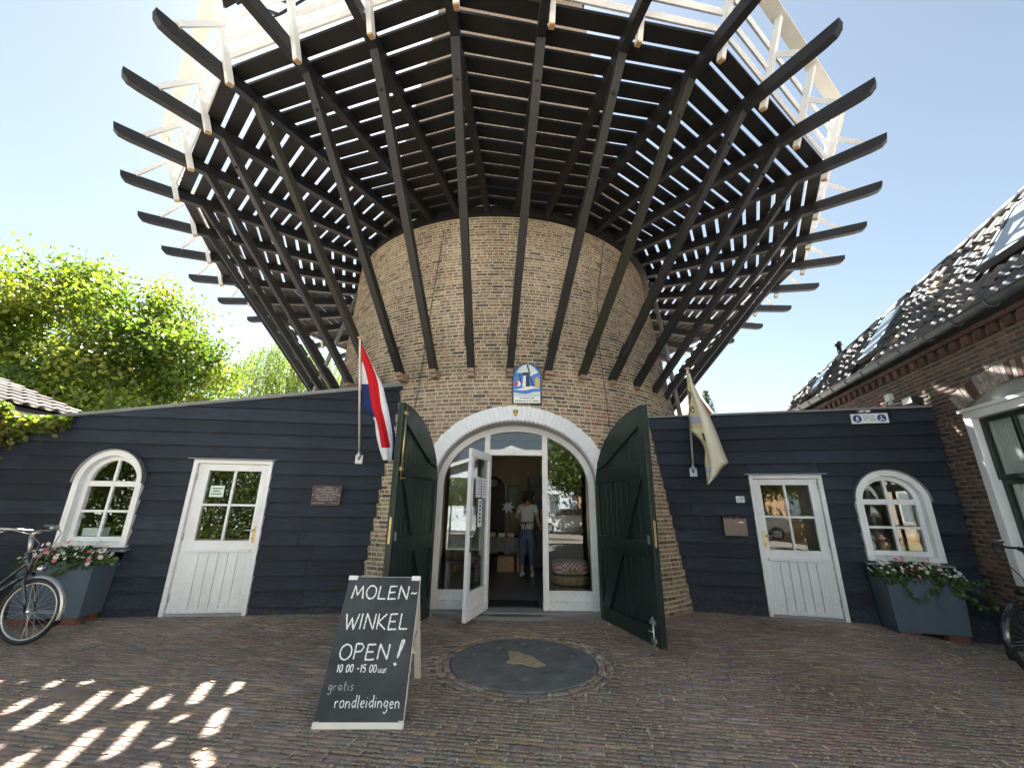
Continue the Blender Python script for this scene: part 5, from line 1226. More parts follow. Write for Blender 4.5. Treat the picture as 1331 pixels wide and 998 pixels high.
# letter box
t = thing('letter_box', WR.p(-.31, .04, 1.07), 'brown metal letter box on the black boards beside the door', 'letter box')
mb = MB(); WR.box(mb, -.475, -.15, .015, .12, 1.075, 1.335); mb.build('body', mat('letterbox_brown', (.14, .105, .085), .4, .08, 4, .04, metal=.3), t, bevel=.008)
mb = MB(); mb.hexa([WR.p(-.485, .015, 1.345), WR.p(-.14, .015, 1.345), WR.p(-.14, .145, 1.337), WR.p(-.485, .145, 1.337), WR.p(-.485, .015, 1.39), WR.p(-.14, .015, 1.39), WR.p(-.14, .14, 1.35), WR.p(-.485, .14, 1.35)]); mb.build('lid', mat('letterbox_lid', (.03, .032, .036), .4, .1), t, bevel=.004)
mb = MB(); WR.box(mb, -.26, -.195, .1205, .124, 1.265, 1.285); mb.build('name_plate', pap, t)
mb = MB(); mb.lathe(WR.p(-.315, .12, 1.305), [(.011, 0), (.009, .008), (.0001, .009)], 10, WR.n); mb.build('lock', M['chrome'], t, smooth=True)
for u in (-.375, -.28):
    mb = MB(); WR.box(mb, u-.013, u+.013, .1465, .149, 1.338, 1.352); mb.build('sticker', mat('orange_sticker', (.6, .25, .12), .6, .05) if 'orange_sticker' not in MATS else MATS['orange_sticker'], t)
# house number plate: 1b in blue
t = thing('number_plate', WR.p(-.176, .05, 1.57), 'small white house number plate above the letter box', 'number plate')
mb = MB(); WR.box(mb, -.236, -.117, .03, .062, 1.565, 1.66); mb.build('plate', M['white'], t, bevel=.003)
mb = MB(); WR.box(mb, -.172, -.160, .0625, .064, 1.585, 1.642); WR.box(mb, -.180, -.172, .0625, .064, 1.625, 1.635); mb.build('numeral', blue, t)
mb = MB(); WR.box(mb, -.150, -.144, .0625, .064, 1.612, 1.650); WR.box(mb, -.144, -.130, .0625, .064, 1.612, 1.617); WR.box(mb, -.144, -.130, .0625, .064, 1.627, 1.632); WR.box(mb, -.134, -.129, .0625, .064, 1.617, 1.627); mb.build('letter', blue, t)
mb = MB(); WR.box(mb, -.222, -.198, .0625, .064, 1.59, 1.635); mb.build('mark', mat('pale_blue_mark', (.5, .62, .75), .6, .05), t)
# notice board on the right shed: two blue round pictograms
t = thing('pictogram_sign', WR.p(1.76, .08, 2.74), 'white sign with two blue round pictograms under the shed roof edge', 'sign')
mb = MB(); WR.box(mb, 1.52, 2.0, .075, .085, 2.735, 2.885); mb.build('panel', M['white'], t, bevel=.002)
mb = MB(); WR.box(mb, 1.56, 1.96, .03, .075, 2.75, 2.87); mb.build('mount', M['iron'], t)
navy = mat('sign_blue', (.015, .05, .2), .5, .05)
for c in (1.60, 1.915):
    mb = MB(); mb.lathe(WR.p(c, .0855, 2.81), [(.058, 0), (.058, .002), (.0001, .002)], 24, WR.n); mb.build('disc', navy, t)
def pic(poly, nm='pictogram'):
    mb = MB(); mb.prism([WR.p(u, .088, z) for u, z in poly], WR.n*.0015); mb.build(nm, M['white'], t)
pic([(1.595, 2.845), (1.61, 2.845), (1.61, 2.83), (1.595, 2.83)]); pic([(1.59, 2.828), (1.612, 2.828), (1.625, 2.806), (1.612, 2.81), (1.608, 2.795), (1.622, 2.768), (1.612, 2.768), (1.598, 2.795), (1.588, 2.768), (1.578, 2.768), (1.59, 2.80), (1.58, 2.806)])
pic([(1.905, 2.85), (1.917, 2.85), (1.917, 2.80), (1.935, 2.80), (1.945, 2.775), (1.935, 2.772), (1.925, 2.787), (1.905, 2.787)]); pic([(1.885+.0, 2.80), (1.895, 2.80), (1.895, 2.78), (1.905, 2.772), (1.93, 2.765), (1.90, 2.762), (1.885, 2.775)])
for k in range(3): marks(lambda mb, u0, u1, h_, k=k: WR.box(mb, u0, u1, .0855, .087, 2.845-k*.032, 2.845-k*.032+h_), 1.68, 1.83 if k < 2 else 1.85, 14, ink, 'lettering', t, .012)
t = thing('sign_lamp', WR.p(1.72, .09, 2.9), 'slim white strip light over the pictogram sign', 'lamp')
mb = MB(); WR.box(mb, 1.64, 1.78, .045, .11, 2.905, 2.935); mb.build('housing', M['white'], t, bevel=.004); mb = MB(); WR.box(mb, 1.69, 1.72, .111, .113, 2.91, 2.93); mb.build('badge', ered, t)
mb = MB(); mb.tube([WR.p(2.02, .05, 2.93), WR.p(2.06, .08, 2.88), WR.p(2.085, .085, 2.80), WR.p(2.06, .08, 2.745), WR.p(2.0, .07, 2.75)], .008, 6); o = mb.build('loop_cable', M['iron'], None, smooth=True); tag(o, 'black cable looping down beside the pictogram sign', 'cable')
# ================================================================== CHALKBOARD
GL = {'M': (.9, [[(0, 0), (.12, 1), (.42, .25), (.75, .98), (.9, 0)]]), 'O': (.8, [[(.4+.4*math.cos(a), .5+.5*math.sin(a)) for a in np.linspace(1.6, 1.6+2*PI, 16)]]),
 'L': (.6, [[(.05, 1), (0, 0), (.6, .02)]]), 'E': (.62, [[(.6, 1), (.05, .98), (0, 0), (.62, .03)], [(.03, .5), (.5, .52)]]), 'N': (.75, [[(0, 0), (.06, 1), (.68, .0), (.75, 1)]]),
 '~': (.5, [[(0, .42), (.14, .5), (.32, .42), (.48, .5)]]), 'W': (1.0, [[(0, 1), (.27, 0), (.5, .75), (.73, 0), (1, 1)]]), 'I': (.1, [[(.03, 1), (0, 0)]]),
 'K': (.65, [[(.03, 1), (0, 0)], [(.62, 1), (.03, .45), (.65, 0)]]), 'P': (.6, [[(0, -.02), (.03, 1), (.4, 1), (.58, .8), (.45, .52), (.03, .45)]]),
 '!': (.35, [[(.22, 1.25), (.34, 1.25), (.12, .25), (.22, 1.25)], [(.05, -.05), (.1, -.12), (.05, -.14), (.02, -.08), (.07, -.05)]]),
 '1': (.25, [[(.0, .75), (.2, 1), (.15, 0)]]), '0': (.5, [[(.25+.25*math.cos(a), .5+.5*math.sin(a)) for a in np.linspace(1.6, 1.6+2*PI, 12)]]), '5': (.5, [[(.5, 1), (.1, 1), (.05, .55), (.35, .6), (.48, .3), (.3, 0), (0, .08)]]),
 '-': (.4, [[(0, .45), (.38, .47)]]), ' ': (.28, []), 'u': (.5, [[(0, .55), (.05, .1), (.25, 0), (.42, .15), (.45, .55)], [(.45, .4), (.48, 0)]]), 'r': (.35, [[(0, .55), (.02, 0)], [(.02, .35), (.18, .55), (.34, .5)]]),
 'g': (.5, [[(.45, .5), (.2, .58), (.02, .3), (.2, .05), (.45, .3), (.46, .55), (.44, -.3), (.22, -.45), (.03, -.32)]]), 'a': (.5, [[(.42, .5), (.2, .58), (.02, .3), (.18, .02), (.42, .25), (.43, .55), (.48, 0)]]),
 't': (.35, [[(.15, 1), (.13, .1), (.3, 0)], [(0, .62), (.33, .64)]]), 'i': (.12, [[(.03, .55), (.05, 0)], [(.03, .78), (.06, .8)]]), 's': (.38, [[(.36, .52), (.15, .58), (.04, .42), (.3, .22), (.28, .03), (.02, .04)]]),
 'o': (.5, [[(.25+.24*math.cos(a), .29+.29*math.sin(a)) for a in np.linspace(1.6, 1.6+2*PI, 10)]]), 'n': (.48, [[(0, .56), (.02, 0)], [(.02, .36), (.2, .57), (.42, .45), (.45, 0)]]), 'd': (.5, [[(.44, .5), (.2, .58), (.02, .3), (.2, .02), (.44, .25)], [(.45, 1.05), (.48, 0)]]),
 'l': (.12, [[(.03, 1.05), (.06, 0)]]), 'e': (.45, [[(.04, .3), (.42, .34), (.32, .56), (.1, .52), (.02, .25), (.18, 0), (.43, .08)]])}
cb = thing('chalkboard_sign', (-1.03, 3.75, 0), 'black chalkboard on an easel frame lettered in white chalk', 'chalkboard')
BL, BR, TL, TR = V3(-1.325, 3.31, .0), V3(-.712, 3.325, .0), V3(-1.325, 3.70, .885), V3(-.738, 3.705, .885)
bn = (BR-BL).cross(TL-BL).normalized()
if bn.y > 0: bn = -bn
def cbp(u, v, d=0): return BL.lerp(BR, u).lerp(TL.lerp(TR, u), v)+bn*d
mb = MB(); mb.hexa([cbp(0, 0, 0), cbp(1, 0, 0), cbp(1, 0, -.02), cbp(0, 0, -.02), cbp(0, 1, 0), cbp(1, 1, 0), cbp(1, 1, -.02), cbp(0, 1, -.02)]); mb.build('frame_panel', M['cream'], cb, bevel=.002)
nt_ = .07; pts = [(.0, .04), (.06, .04), (.06, .02), (.94, .02), (.94, .045), (1, .045), (1, .965), (.88, .965), (.88, .992), (.12, .992), (.12, .97), (0.0, .97)]
mb = MB(); mb.prism([cbp(u*.985+.008, v, .002) for u, v in pts], bn*.012); mb.build('board', M['slate'], cb)
for (u0, v0) in ((.0, .967), (.88, .968)):
    mb = MB(); mb.prism([cbp(u0, v0, .0), cbp(u0+.12, v0, .0), cbp(u0+.12, v0+.034, .0), cbp(u0, v0+.034, .0)], bn*.02); mb.build('corner_block', M['white'], cb)
mb = MB(); mb.prism([cbp(0, -.002, .002), cbp(1, -.002, .002), cbp(1, .035, .002), cbp(0, .035, .002)], bn*.012); mb.build('bottom_ledge', M['cream'], cb)
rear = [V3(-1.30, 4.17, .0), V3(-.80, 4.19, .0)]; rt = [cbp(.06, .97, -.03), cbp(.94, .97, -.03)]
for a, b in zip(rear, rt): mb = MB(); mb.bar(a, b, .05, .025, (0, 1, 0)); mb.build('rear_leg', M['cream'], cb)
mb = MB(); mb.bar(rear[0].lerp(rt[0], .3), rear[1].lerp(rt[1], .3), .05, .02, (0, 1, 0)); mb.build('rear_rail', M['cream'], cb)
mb = MB(); mb.tube([cbp(.97, .5, -.015), rear[1].lerp(rt[1], .5)], .006, 6); mb.build('stay', M['steel'], cb)
BWm, BHm = .61, .965
def write(txt, u0, u1, v0, v1, mt, wd=.011, slant=.0):
    tot = sum(GL[c][0]+.22 for c in txt)-.22; sx = (u1-u0)/tot; x = 0; mb = MB()
    for c in txt:
        w_, strokes = GL[c]; jy = random.uniform(-.03, .03)
        for st in strokes:
            P = [(u0+(x+px_)*sx, v0+(pz_+jy)*(v1-v0)) for px_, pz_ in st]
            fine = []
            for (a, b) in zip(P[:-1], P[1:]):
                m_ = max(1, int(math.hypot((b[0]-a[0])*BWm, (b[1]-a[1])*BHm)/.006))
                fine += [(a[0]+(b[0]-a[0])*k/m_, a[1]+(b[1]-a[1])*k/m_) for k in range(m_)]
            fine.append(P[-1]); A = []; B_ = []
            for k, q in enumerate(fine):
                a = fine[max(0, k-1)]; b = fine[min(len(fine)-1, k+1)]; tx_, tz_ = (b[0]-a[0])*BWm, (b[1]-a[1])*BHm; l_ = math.hypot(tx_, tz_) or 1
                nx_, nz_ = -tz_/l_, tx_/l_; h1, h2 = wd/2*random.uniform(.55, 1.1), wd/2*random.uniform(.55, 1.1)
                A.append(cbp(q[0]+nx_*h1/BWm, q[1]+nz_*h1/BHm, .0148)); B_.append(cbp(q[0]-nx_*h2/BWm, q[1]-nz_*h2/BHm, .0148))
            mb.strip(A, B_)
        x += w_+.22
    mb.build('chalk_lettering', mt, cb, fix=False)
write('MOLEN~', .10, .98, .825, .925, M['chalk'], .013); write('WINKEL', .09, .905, .605, .715, M['chalk'], .013)
write('OPEN', .12, .72, .405, .505, M['chalk'], .013); write('!', .80, .90, .39, .505, M['chalk'], .016)
write('10 00 -15 00', .13, .60, .325, .372, M['chalk'], .009); write('uur', .625, .73, .322, .37, M['chalk'], .006)
write('gratis', .08, .37, .215, .27, M['chalkdim'], .007); write('rondleidingen', .20, .93, .115, .185, M['chalk'], .008)
# ================================================================== PLANTERS
def planter(W, u0, u1, d0, d1, zb, zt_, label, plabel, trail, seed):
    rs = np.random.default_rng(seed); c0 = W.p((u0+u1)/2, (d0+d1)/2, zb)
    t = thing('planter', c0, label, 'planter'); mb = MB(); e = .035
    bot = [(u0+e, d1-e), (u1-e, d1-e), (u1-e, d0+.01), (u0+e, d0+.01)]; top = [(u0, d1), (u1, d1), (u1, d0), (u0, d0)]
    it = [(u0+.03, d1-.03), (u1-.03, d1-.03), (u1-.03, d0+.03), (u0+.03, d0+.03)]
    Bq = [W.p(u, d, zb) for u, d in bot]; Tq = [W.p(u, d, zt_) for u, d in top]; Iq = [W.p(u, d, zt_) for u, d in it]; Jq = [W.p(u, d, zt_-.08) for u, d in it]
    mb.strip(Bq, Tq, True); mb.strip(Tq, Iq, True); mb.strip(Iq, Jq, True); mb.add(Bq, [(3, 2, 1, 0)]); mb.build('box', M['planter'], t, bevel=.004)
    mb = MB(); mb.add(Jq, [(0, 1, 2, 3)]); mb.build('soil', mat('soil', (.03, .022, .015), .95, .3, 20, .6) if 'soil' not in MATS else MATS['soil'], t)
    for (ua, ub) in ((u0+.06, u0+.27), (u1-.27, u1-.06)):
        for (da, db) in ((d1-.14, d1-.045), (d0+.02, d0+.12)):
            mb = MB(); pz_ = min(gz(W.p(ua, da, 0).x), gz(W.p(ub, da, 0).x))-.004; W.box(mb, ua, ub, da, db, pz_, zb+.001); o = mb.build('loose_brick', M['redbrick'], None, bevel=.006)
            tag(o, 'reddish loose brick propping up the planter ' + ('by the door with a notice' if W is WL else 'beside the brick house'), 'brick', 'bricks under ' + ('the left planter' if W is WL else 'the right planter'))
    g = thing('flowering_plant', W.p((u0+u1)/2, (d0+d1)/2, zt_-.05), plabel, 'plant')
    def scatter(n_, su, sd, hz_, lo):
        a = rs.random(n_); P = np.zeros((n_, 3)); uu_ = rs.uniform(u0-su, u1+su, n_); dd_ = rs.uniform(d0+.02, d1+sd, n_)
        cu_ = (uu_-(u0+u1)/2)/((u1-u0)/2); h_ = zt_+lo+hz_*np.sqrt(np.clip(1.1-cu_**2, .05, 1))*rs.random(n_)*(1-.35*(dd_ > d1-.05))
        h_ -= np.clip(dd_-d1, 0, 1)*1.2
        return np.array(W.o)+uu_[:, None]*np.array(W.u)+dd_[:, None]*np.array(W.n)+h_[:, None]*np.array([0, 0, 1.])
    P = scatter(1500, .03, .05, .20, -.03); V_, F_ = leaves(P, rs.uniform(.03, .06, len(P)), N=np.array([0, -.3, .8]), tilt=.9, aspect=.7, rs=rs)
    link('foliage', npmesh('foliage', V_, F_, np.repeat(tones(len(P), [[.05, .10, .025], [.08, .14, .03], [.035, .07, .02], [.10, .13, .05]], rs=rs), 4, 0)), M['leafd'], g)
    for nm, n_, cols in (('white_blossoms', 130, [[.78, .74, .7], [.8, .72, .66], [.75, .75, .75]]), ('pink_blossoms', 16, [[.75, .12, .2], [.8, .25, .3]])):
        Pc = scatter(n_, .02, .05, .21, .02); Pc[:, 2] += .012; Pc = Pc+np.array(W.n)*.02
        k_ = 5; Pp = np.repeat(Pc, k_, 0); an = np.tile(np.arange(k_)*2*PI/k_, n_)+np.repeat(rs.uniform(0, 6, n_), k_)
        nrm_ = np.repeat(np.array([0, -.75, .6])+rs.normal(0, .35, (n_, 3)), k_, 0); nrm_ /= np.linalg.norm(nrm_, axis=1, keepdims=True)
        a1 = np.cross(nrm_, [1., .1, .2]); a1 /= np.linalg.norm(a1, axis=1, keepdims=True); b1 = np.cross(nrm_, a1)
        dr = a1*np.cos(an)[:, None]+b1*np.sin(an)[:, None]; pe = np.cross(nrm_, dr); L_ = np.repeat(rs.uniform(.018, .03, n_), k_)[:, None]
        Vq = np.stack([Pp, Pp+dr*L_*.6+pe*L_*.45+nrm_*.004, Pp+dr*L_+nrm_*.002, Pp+dr*L_*.6-pe*L_*.45+nrm_*.004], 1).reshape(-1, 3)
        link(nm, npmesh(nm, Vq, 4*np.arange(len(Pp))[:, None]+np.arange(4), np.repeat(np.repeat(tones(n_, cols, rs=rs), k_, 0), 4, 0)), M['petal'], g)
    # trailing ivy
    iv = thing('ivy_trail', W.p(trail[0][0][0], trail[0][0][1], zt_-.03), plabel.replace('white and pink flowers', 'trailing ivy').replace('flowers', 'ivy'), 'ivy')
    LP = []
    for tr_ in trail:
        mb = MB(); pts = [W.p(*q) for q in tr_]; fine = []
        for a, b in zip(pts[:-1], pts[1:]):
            for k in range(8): fine.append(a.lerp(b, k/8)+V3(*rs.normal(0, .006, 3)))
        mb.tube(fine, .0035, 5); mb.build('stem', M['leafd'] if False else mat('ivy_stem', (.06, .08, .03), .8, .1) if 'ivy_stem' not in MATS else MATS['ivy_stem'], iv)
        for q in fine:
            for k in range(2): LP.append(np.array(q)+rs.normal(0, .022, 3)+np.array(W.n)*.012)
    P = np.array(LP); V_, F_ = leaves(P, rs.uniform(.035, .06, len(P)), N=np.array([0, -1., .5]), tilt=.6, aspect=.85, rs=rs)
    link('ivy_leaves', npmesh('ivy_leaves', V_, F_, np.repeat(tones(len(P), [[.07, .14, .03], [.14, .2, .05], [.05, .10, .025]], rs=rs), 4, 0)), M['leafd'], iv)
planter(WL, -2.58, -1.73, .05, .44, .08, .72, 'blue-grey square planter filled with flowers beside the parked silver-stemmed bicycle', 'white and pink flowers in the planter beside the silver-stemmed bicycle',
        [[(-1.85, .42, .72), (-2.05, .46, .62), (-2.2, .47, .5)], [(-1.75, .3, .74), (-1.6, .35, .72), (-1.52, .36, .70)], [(-2.3, .42, .73), (-2.4, .47, .63)]], 21)
planter(WR, 1.30, 2.12, .05, .46, .005, .645, 'blue-grey square planter filled with flowers beside the brick house wall', 'white and pink flowers in the planter beside the brick house',
        [[(1.95, .44, .66), (2.1, .5, .58), (2.25, .46, .50), (2.42, .4, .42)], [(2.05, .4, .68), (2.2, .42, .62), (2.42, .38, .57)], [(1.9, .46, .64), (1.85, .49, .52), (1.75, .485, .46)], [(2.0, .46, .64), (2.05, .5, .5), (2.2, .48, .36), (2.4, .42, .33)], [(1.45, .46, .66), (1.5, .485, .5), (1.62, .49, .38)], [(1.42, .44, .68), (1.28, .45, .69), (1.24, .44, .71)], [(2.0, .45, .66), (2.0, .49, .52), (2.12, .5, .44)]], 22)
# ================================================================== FLAGS
def cloth_grid(name, rows, colfun, mt, parent, nsub=4):
    """rows: list of lists of Vector (same length); colfun(rowfrac index, colseg) -> colour per face"""
    rows = [list(map(np.array, r_)) for r_ in rows]; K = len(rows[0]); fine = []
    for a, b in zip(rows[:-1], rows[1:]):
        for s_ in range(nsub):
            t_ = s_/nsub; fine.append([x*(1-t_)+y*t_ for x, y in zip(a, b)])
    fine.append(rows[-1]); NR = len(fine); V_ = np.array(fine).reshape(-1, 3)
    F_ = []; Cc = []
    for i in range(NR-1):
        for j in range(K-1):
            F_.append([i*K+j, i*K+j+1, (i+1)*K+j+1, (i+1)*K+j]); Cc.append(colfun(i/nsub, j))
    me = npmesh(name, V_, F_); at = me.color_attributes.new('tone', 'FLOAT_COLOR', 'CORNER'); c = np.ones((len(F_)*4, 4), np.float32); c[:, :3] = np.repeat(np.array(Cc), 4, 0); at.data.foreach_set('color', c.ravel())
    o = link(name, me, mt, parent, smooth=True); sm = o.modifiers.new('thick', 'SOLIDIFY'); sm.thickness = .003; sm.offset = 0
    return o
def lerp_tab(tab, y):
    for (a, b) in zip(tab[:-1], tab[1:]):
        if a[0] <= y <= b[0]: t_ = (y-a[0])/(b[0]-a[0]); return [p+(q-p)*t_ for p, q in zip(a[1:], b[1:])]
    return list(tab[-1][1:]) if y > tab[-1][0] else list(tab[0][1:])
fb = WL.p(1.255, .05, 2.13); ft = pixY(468, 440, 5.4)
t = thing('tricolour_flag', fb, 'red, white and blue tricolour hanging from a wall pole', 'flag')
mb = MB(); mb.tube([fb, ft], .016, 10); mb.build('pole', mat('pole_paint', (.66, .62, .57), .5, .06), t, smooth=True)
pd = (ft-fb).normalized(); mb = MB(); mb.lathe(ft, [(.03, 0), (.04, .012), (.028, .03), (.0001, .036)], 14, pd); mb.build('finial', mat('copper_knob', (.55, .32, .2), .5, .1), t, smooth=True)
mb = MB(); WL.box(mb, 1.20, 1.31, .03, .068, 2.06, 2.20); mb.build('bracket_plate', M['white'], t, bevel=.01); mb = MB(); mb.tube([fb-pd*.05, fb+pd*.12], .026, 10); mb.build('socket', M['steel'], t, smooth=True)
def poleY(y): return ft.y+(fb.y-ft.y)*max(0, min(1, (y-440)/(598-440)))
tab = [(447, 469.5, 469.8, 470.2, 470.5, 470.8, 471), (468, 470, 471, 476, 481, 481.6, 482), (485, 470, 476, 482, 487.6, 489, 489.3), (499, 470, 479, 485.5, 492, 497, 497.3), (521, 470, 482, 488, 494.5, 502, 502.6), (533, 476, 484.5, 490, 496.5, 505, 505.6),
       (544, 487, 489, 494, 499.5, 507, 508), (563, 488.5, 493, 498.5, 504, 510, 514), (580, 492, 495.5, 501.5, 507.6, 511, 514.5), (598, 498, 499, 503.5, 508, 509, 512.5)]
CR, CW, CB = (.52, .012, .02), (.74, .76, .8), (.02, .035, .15)
ylist = list(np.linspace(447, 598, 22)); rows = []
for k, y in enumerate(ylist):
    L_, a, m_, b, r_, bl = lerp_tab(tab, y); Yl = poleY(y)-.01 if y < 525 else 5.62; base = 5.47+.0008*(y-447)
    wv = .02*math.sin(k*.9)
    rows.append([pixY(L_, y, Yl), pixY(a, y, (Yl+base)/2 if y < 530 else base+.03), pixY((a+m_)/2, y, base-.025), pixY(m_, y, base-.05), pixY((m_+b)/2, y, base-.02+wv*.3), pixY(b, y, base+.01), pixY((b+r_)/2, y, base-.02), pixY(r_, y, base+.05), pixY(bl, y, base+.07)])
def fcol(i, j):
    y = 447+i*(598-447)/21
    if j == 0: return CR if y < 469 else CW if y < 499 else CB if y < 541 else CW
    if 1 <= j <= 4: return CR if y < 581 else CW
    if j in (5, 6): return CW
    return CB
cloth_grid('cloth', rows, fcol, M['cloth'], t)
fb = WR.p(-.81, .05, 2.03); ft = pixY(893.5, 480, 5.95)
t = thing('yellow_flag', fb, 'pale yellow flag hanging from a wall pole beside the shed door', 'flag')
mb = MB(); mb.tube([fb, ft], .016, 10); mb.build('pole', MATS['pole_paint'], t, smooth=True)
pd = (ft-fb).normalized(); mb = MB(); mb.lathe(ft, [(.03, 0), (.042, .012), (.028, .03), (.0001, .036)], 14, pd); mb.build('finial', MATS['copper_knob'], t, smooth=True)
mb = MB(); WR.box(mb, -.865, -.755, .03, .068, 1.96, 2.10); mb.build('bracket_plate', M['white'], t, bevel=.01); mb = MB(); mb.tube([fb-pd*.05, fb+pd*.12], .026, 10); mb.build('socket', M['steel'], t, smooth=True)
def poleY2(y): return ft.y+(fb.y-ft.y)*max(0, min(1, (y-480)/(616-480)))
tab = [(485, 893.4, 895, 897), (496, 894, 897, 900), (504, 893.6, 898.5, 904), (518, 895.5, 903, 910.5), (530, 895.4, 907.5, 916.6), (543, 895.4, 910.5, 923.4), (555, 896.5, 913.5, 928.5), (563, 900, 915, 932), (570, 909, 917, 934.5), (581, 915.5, 919.5, 938.5), (589, 916.2, 921, 941.6), (601, 915.6, 924, 947), (606, 916, 924.3, 941), (612, 916.8, 924, 936), (620, 918.3, 923.5, 931), (630, 919.4, 920, 921)]
rows = []
for k, y in enumerate(np.linspace(485, 630, 26)):
    L_, m_, r_ = lerp_tab(tab, y); Yl = poleY2(y)-.015 if y < 560 else 6.12; base = 6.0+.0008*(y-485)
    Yl = Yl if y < 556 else base+.1
    rows.append([pixY(L_, y, Yl), pixY(L_*.66+m_*.34, y, Yl*.7+base*.3-.03), pixY(L_*.33+m_*.67, y, Yl*.35+base*.65+.03), pixY(m_, y, base-.03), pixY(m_*.66+r_*.34, y, base-.05), pixY(m_*.33+r_*.67, y, base-.01), pixY(r_, y, base+.05)])
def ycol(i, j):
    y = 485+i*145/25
    if j < 3: return (.45, .46, .66) if (541 < y < 549 or 606 < y < 613) else (.66, .62, .38)  # shade left of the fold is put into the cloth colour
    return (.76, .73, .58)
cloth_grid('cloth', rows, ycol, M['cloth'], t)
# dark letter marks showing on the folded cloth
def ymark(pts, w_, Yd):
    mb = MB(); P = [pixY(x, y, Yd) for x, y in pts]; A = []; B_ = []
    for k, p in enumerate(P):
        a = P[max(0, k-1)]; b = P[min(len(P)-1, k+1)]; tg = (b-a).normalized(); n_ = tg.cross(V3(0, 1, 0)).normalized(); A.append(p+n_*w_/2); B_.append(p-n_*w_/2)
    mb.strip(A, B_); mb.build('letter_mark', ink, t, fix=False)
ymark([(900.3+3*math.cos(a), 532+3.4*math.sin(a)) for a in np.linspace(.5, 5.6, 10)]+[(898, 531.5), (902.5, 531.5)], .014, 5.93)
ymark([(913.5, 563), (915, 568), (916.4, 573)], .03, 5.93); ymark([(895, 508), (897.5, 513), (896, 520)], .03, 5.93); ymark([(894.5, 524), (898, 521)], .02, 5.93)
